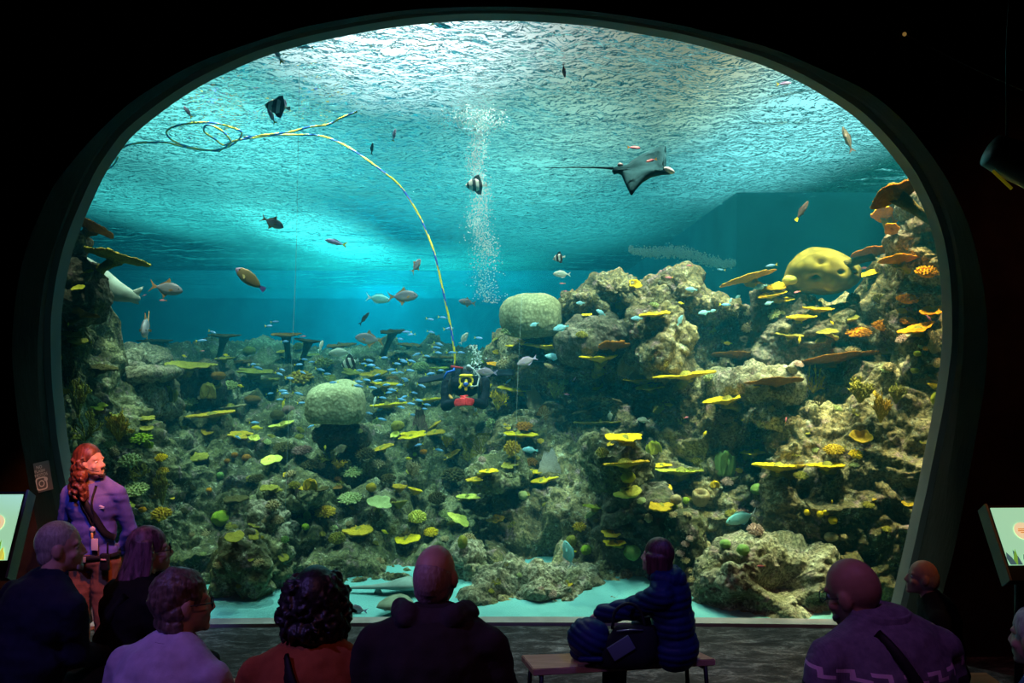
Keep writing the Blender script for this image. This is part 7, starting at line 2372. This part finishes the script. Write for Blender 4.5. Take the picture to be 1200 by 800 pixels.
mobj('sign_panel', [sp(0, 0, 0), sp(1, 0, 0), sp(1, 1, 0), sp(0, 1, 0), sp(0, 0, -.012), sp(1, 0, -.012), sp(1, 1, -.012), sp(0, 1, -.012)], [(0, 1, 2, 3), (7, 6, 5, 4), (0, 4, 5, 1), (1, 5, 6, 2), (2, 6, 7, 3), (3, 7, 4, 0)], plain('grey_sign_board', (0.10, 0.095, 0.12), 0.5), sg, False)
M_ink = plain('white_sign_ink', (0.62, 0.58, 0.64), 0.5)


def text_mesh(body, size):
    cu = bpy.data.curves.new('t', 'FONT'); cu.body = body; cu.size = size; cu.align_x = 'CENTER'; cu.align_y = 'CENTER'; cu.extrude = 0.0
    o = bpy.data.objects.new('t', cu); COL.objects.link(o)
    dg = bpy.context.evaluated_depsgraph_get(); dg.update()
    me = bpy.data.meshes.new_from_object(o.evaluated_get(dg))
    bpy.data.objects.remove(o)
    return me


for txt, v in (('NO', 0.16), ('FLASH', 0.295), ('PHOTOS', 0.43)):
    me = text_mesh(txt, 0.034)
    for vv in me.vertices: vv.co = sp(0.5, v, 0.003) + Un * vv.co.x - Vn * vv.co.y
    me.materials.clear(); me.materials.append(M_ink)
    link('lettering', me, sg)


def ring_flat(cu, cv, ro, ri, n, name, sq=False):
    vs = []
    for rr in (ro, ri):
        for j in range(n):
            t = 2 * PI * j / n
            c_, s_ = math.cos(t), math.sin(t)
            if sq:
                p = 4.5; q = (abs(c_) ** p + abs(s_) ** p) ** (-1 / p); c_, s_ = c_ * q, s_ * q
            vs.append(sp(cu, cv, 0.003) + Un * rr * c_ + Vn * rr * s_)
    fs = [(j, (j + 1) % n, n + (j + 1) % n, n + j) for j in range(n)]
    return mobj(name, vs, fs, M_ink, sg, False)


ring_flat(0.5, 0.72, 0.052, 0.042, 40, 'camera_outline', True)
ring_flat(0.5, 0.72, 0.027, 0.018, 30, 'camera_lens')
ring_flat(0.72, 0.60, 0.017, 0.0005, 20, 'flash_dot')

# =================================================================== hanging lamp and small fittings
d = 4.2
root = empty('spotlight', P(1193, 190, d)); tag(root, 'dark hanging spotlight with a yellow-edged lens near the ceiling', 'lamp')
ax = V(0.75, -0.05, -0.35).normalized()
b1 = V(0, 1, 0); b2 = ax.cross(b1).normalized(); b1 = b2.cross(ax)
mb = MB(); rings = []
for t, rr in ((-0.16, 0.02), (-0.15, 0.085), (-0.05, 0.10), (0.10, 0.105), (0.18, 0.12), (0.19, 0.105), (0.12, 0.09)):
    rings.append([ax * t + b1 * rr * math.cos(a) + b2 * rr * math.sin(a) for a in [2 * PI * j / 24 for j in range(24)]])
mb.ring_loft(rings).build('lamp_body', plain('charcoal_lamp_body', (0.03, 0.05, 0.05), 0.4), root)
mb = MB(); a0, a1 = P(1163.5, 200, d - 0.13) - root.location, P(1185.5, 221, d - 0.13) - root.location
mb.tube([a0, a1], 0.0085, 6).build('yellow_edge', plain('yellow_filter_edge', (0.55, 0.5, 0.02), 0.5, emis=(0.5, 0.42, 0.01), es=0.10), root)
mb = MB(); mb.tube([P(1180, 165, d) - root.location, P(1180, 60, d) - root.location, P(1183, 0, d) - root.location, P(1184, -560, d) - root.location], 0.006, 6)
mb.build('hanger', M_blk, root)
ol = MB().ell(P(1060, 40, 6.2), (0.016, 0.012, 0.016), 12, 8).build('pilot_lamp', plain('amber_pilot_lamp', (0.6, 0.35, 0.1), 0.4, emis=(0.7, 0.4, 0.1), es=0.25))
tag(ol, 'tiny amber pilot light high on the dark wall over the arch', 'lamp')
MB().cap(P(1049, 38, 6.22), P(1054, 40, 6.22), 0.012, 0.01).build('bracket', M_blk, ol)
wi = MB().tube(smooth3([P(1062, 41, 6.2), P(1090, 55, 6.1), P(1140, 80, 5.9), P(1199, 106, 5.6), P(1300, 150, 5.2)], 20), 0.004, 5).build('cable', plain('grey_cable', (0.10, 0.09, 0.09), 0.6))
tag(wi, 'thin cable sagging across the dark wall from the amber pilot light', 'cable')

flush_labels()
# =================================================================== lights
def area(name, loc, size, power, col, target=None, sy=None, spread=None):
    l = bpy.data.lights.new(name, 'AREA'); l.energy = power; l.color = col
    l.size = size
    if sy: l.shape = 'RECTANGLE'; l.size_y = sy
    if spread: l.spread = R(spread)
    o = bpy.data.objects.new(name, l); COL.objects.link(o); o.location = loc
    t = Vector(target) if target is not None else Vector(loc) - Vector((0, 0, 1))
    o.rotation_euler = (t - Vector(loc)).to_track_quat('-Z', 'Y').to_euler()
    return o


def spot(name, loc, target, power, col, ang=40, blend=0.5, rad=0.1):
    l = bpy.data.lights.new(name, 'SPOT'); l.energy = power; l.color = col
    l.spot_size = R(ang); l.spot_blend = blend; l.shadow_soft_size = rad
    o = bpy.data.objects.new(name, l); COL.objects.link(o); o.location = loc
    o.rotation_euler = (Vector(target) - Vector(loc)).to_track_quat('-Z', 'Y').to_euler()
    return o


# overhead spots in the tank, with added fill and back lights
spot('tank_key_fill', (0.2, 10.2, 7.2), (0.2, 9.7, 1.0), 2700, (1.0, 0.93, 0.74), 84, 0.7, 0.12)
spot('tank_key_fill', (2.9, 10.2, 7.2), (2.6, 9.8, 2.5), 4000, (1.0, 0.78, 0.46), 62, 0.6, 0.08)
spot('tank_key_fill', (4.7, 8.3, 7.25), (4.6, 8.25, 3.0), 2600, (1.0, 0.68, 0.36), 90, 0.6, 0.08)
spot('tank_key_fill', (3.2, 7.9, 7.2), (3.0, 8.2, 0.5), 1100, (1.0, 0.86, 0.66), 60, 0.7, 0.08)
spot('tank_key_fill', (-3.2, 10.8, 7.2), (-2.6, 11.0, 1.0), 2700, (0.98, 1.0, 0.78), 100, 0.7, 0.12)
spot('tank_key_fill', (-5.0, 9.0, 7.2), (-4.8, 8.6, 1.0), 900, (1.0, 0.98, 0.70), 80, 0.7, 0.12)
spot('tank_key_fill', (-3.0, 17.0, 7.2), (-3.0, 19.0, 1.0), 3000, (0.7, 1.0, 1.0), 120, 0.7, 0.3)
spot('tank_key_fill', (-7.0, 42.0, 7.2), (-8.0, 54.0, 2.0), 45000, (0.6, 1.0, 1.0), 130, 0.7, 0.3)  # added far behind the reef to make the back wall glow cyan
spot('sand_lamp', (-1.5, 7.9, 7.2), (-1.5, 7.8, 0.0), 420, (0.35, 0.95, 1.0), 80, 0.7, 0.1)
spot('tank_key_fill', (4.3, 7.3, 7.2), (4.15, 8.3, 2.0), 8500, (1.0, 0.62, 0.28), 46, 0.7, 0.08)  # from here to the room lamps: fills added to brighten shadowed rock faces
spot('tank_key_fill', (3.3, 7.3, 7.2), (3.2, 8.8, 2.2), 6200, (1.0, 0.74, 0.42), 42, 0.7, 0.08)
spot('tank_key_fill', (1.6, 7.3, 7.2), (1.5, 9.2, 2.0), 4200, (1.0, 0.90, 0.66), 46, 0.7, 0.08)
spot('tank_key_fill', (-1.0, 7.3, 7.2), (-0.9, 9.2, 1.5), 2000, (0.95, 1.0, 0.78), 46, 0.7, 0.08)
spot('tank_key_fill', (-3.6, 7.4, 7.2), (-3.9, 8.8, 1.6), 1800, (1.0, 0.96, 0.66), 46, 0.7, 0.08)
# exhibition-room lamps: amber on the guide, violet and rose over the benches
spot('amber_spot', (-1.3, 3.4, 5.4), P(106, 560, 5.7), 900, (1.0, 0.22, 0.04), 20, 0.6, 0.05)
spot('amber_spot', (-0.9, 3.6, 4.6), P(116, 534, 5.7), 900, (1.0, 0.27, 0.05), 9, 0.5, 0.03)  # added boost aimed at the guide's face alone
spot('blue_lamp', (-2.0, 2.4, 5.6), P(108, 618, 5.7), 620, (0.20, 0.24, 1.0), 17, 0.6, 0.05)
spot('violet_lamp', (-3.0, 1.4, 4.6), (-1.1, 3.1, 1.1), 170, (0.34, 0.22, 1.0), 60, 0.7, 0.1)
spot('violet_lamp', (0.6, 1.4, 5.4), (1.25, 2.95, 1.2), 75, (0.45, 0.18, 1.0), 40, 0.7, 0.1)
spot('rose_lamp', (0.2, 0.9, 5.2), (-0.5, 3.2, 1.4), 42, (1.0, 0.32, 0.30), 76, 0.7, 0.1)
spot('blue_lamp', (1.5, 2.6, 5.4), (0.85, 5.0, 0.7), 200, (0.10, 0.14, 1.0), 30, 0.7, 0.1)
spot('amber_spot', (3.9, 3.2, 5.2), (2.6, 5.0, 0.8), 60, (1.0, 0.36, 0.10), 30, 0.7, 0.1)
spot('amber_spot', (-2.9, 5.2, 5.0), (-2.3, 4.1, 1.45), 45, (1.0, 0.35, 0.15), 22, 0.7, 0.05)
spot('amber_spot', (5.2, 3.6, 5.8), (4.5, 6.25, 2.0), 120, (1.0, 0.22, 0.10), 60, 1.0, 0.2)
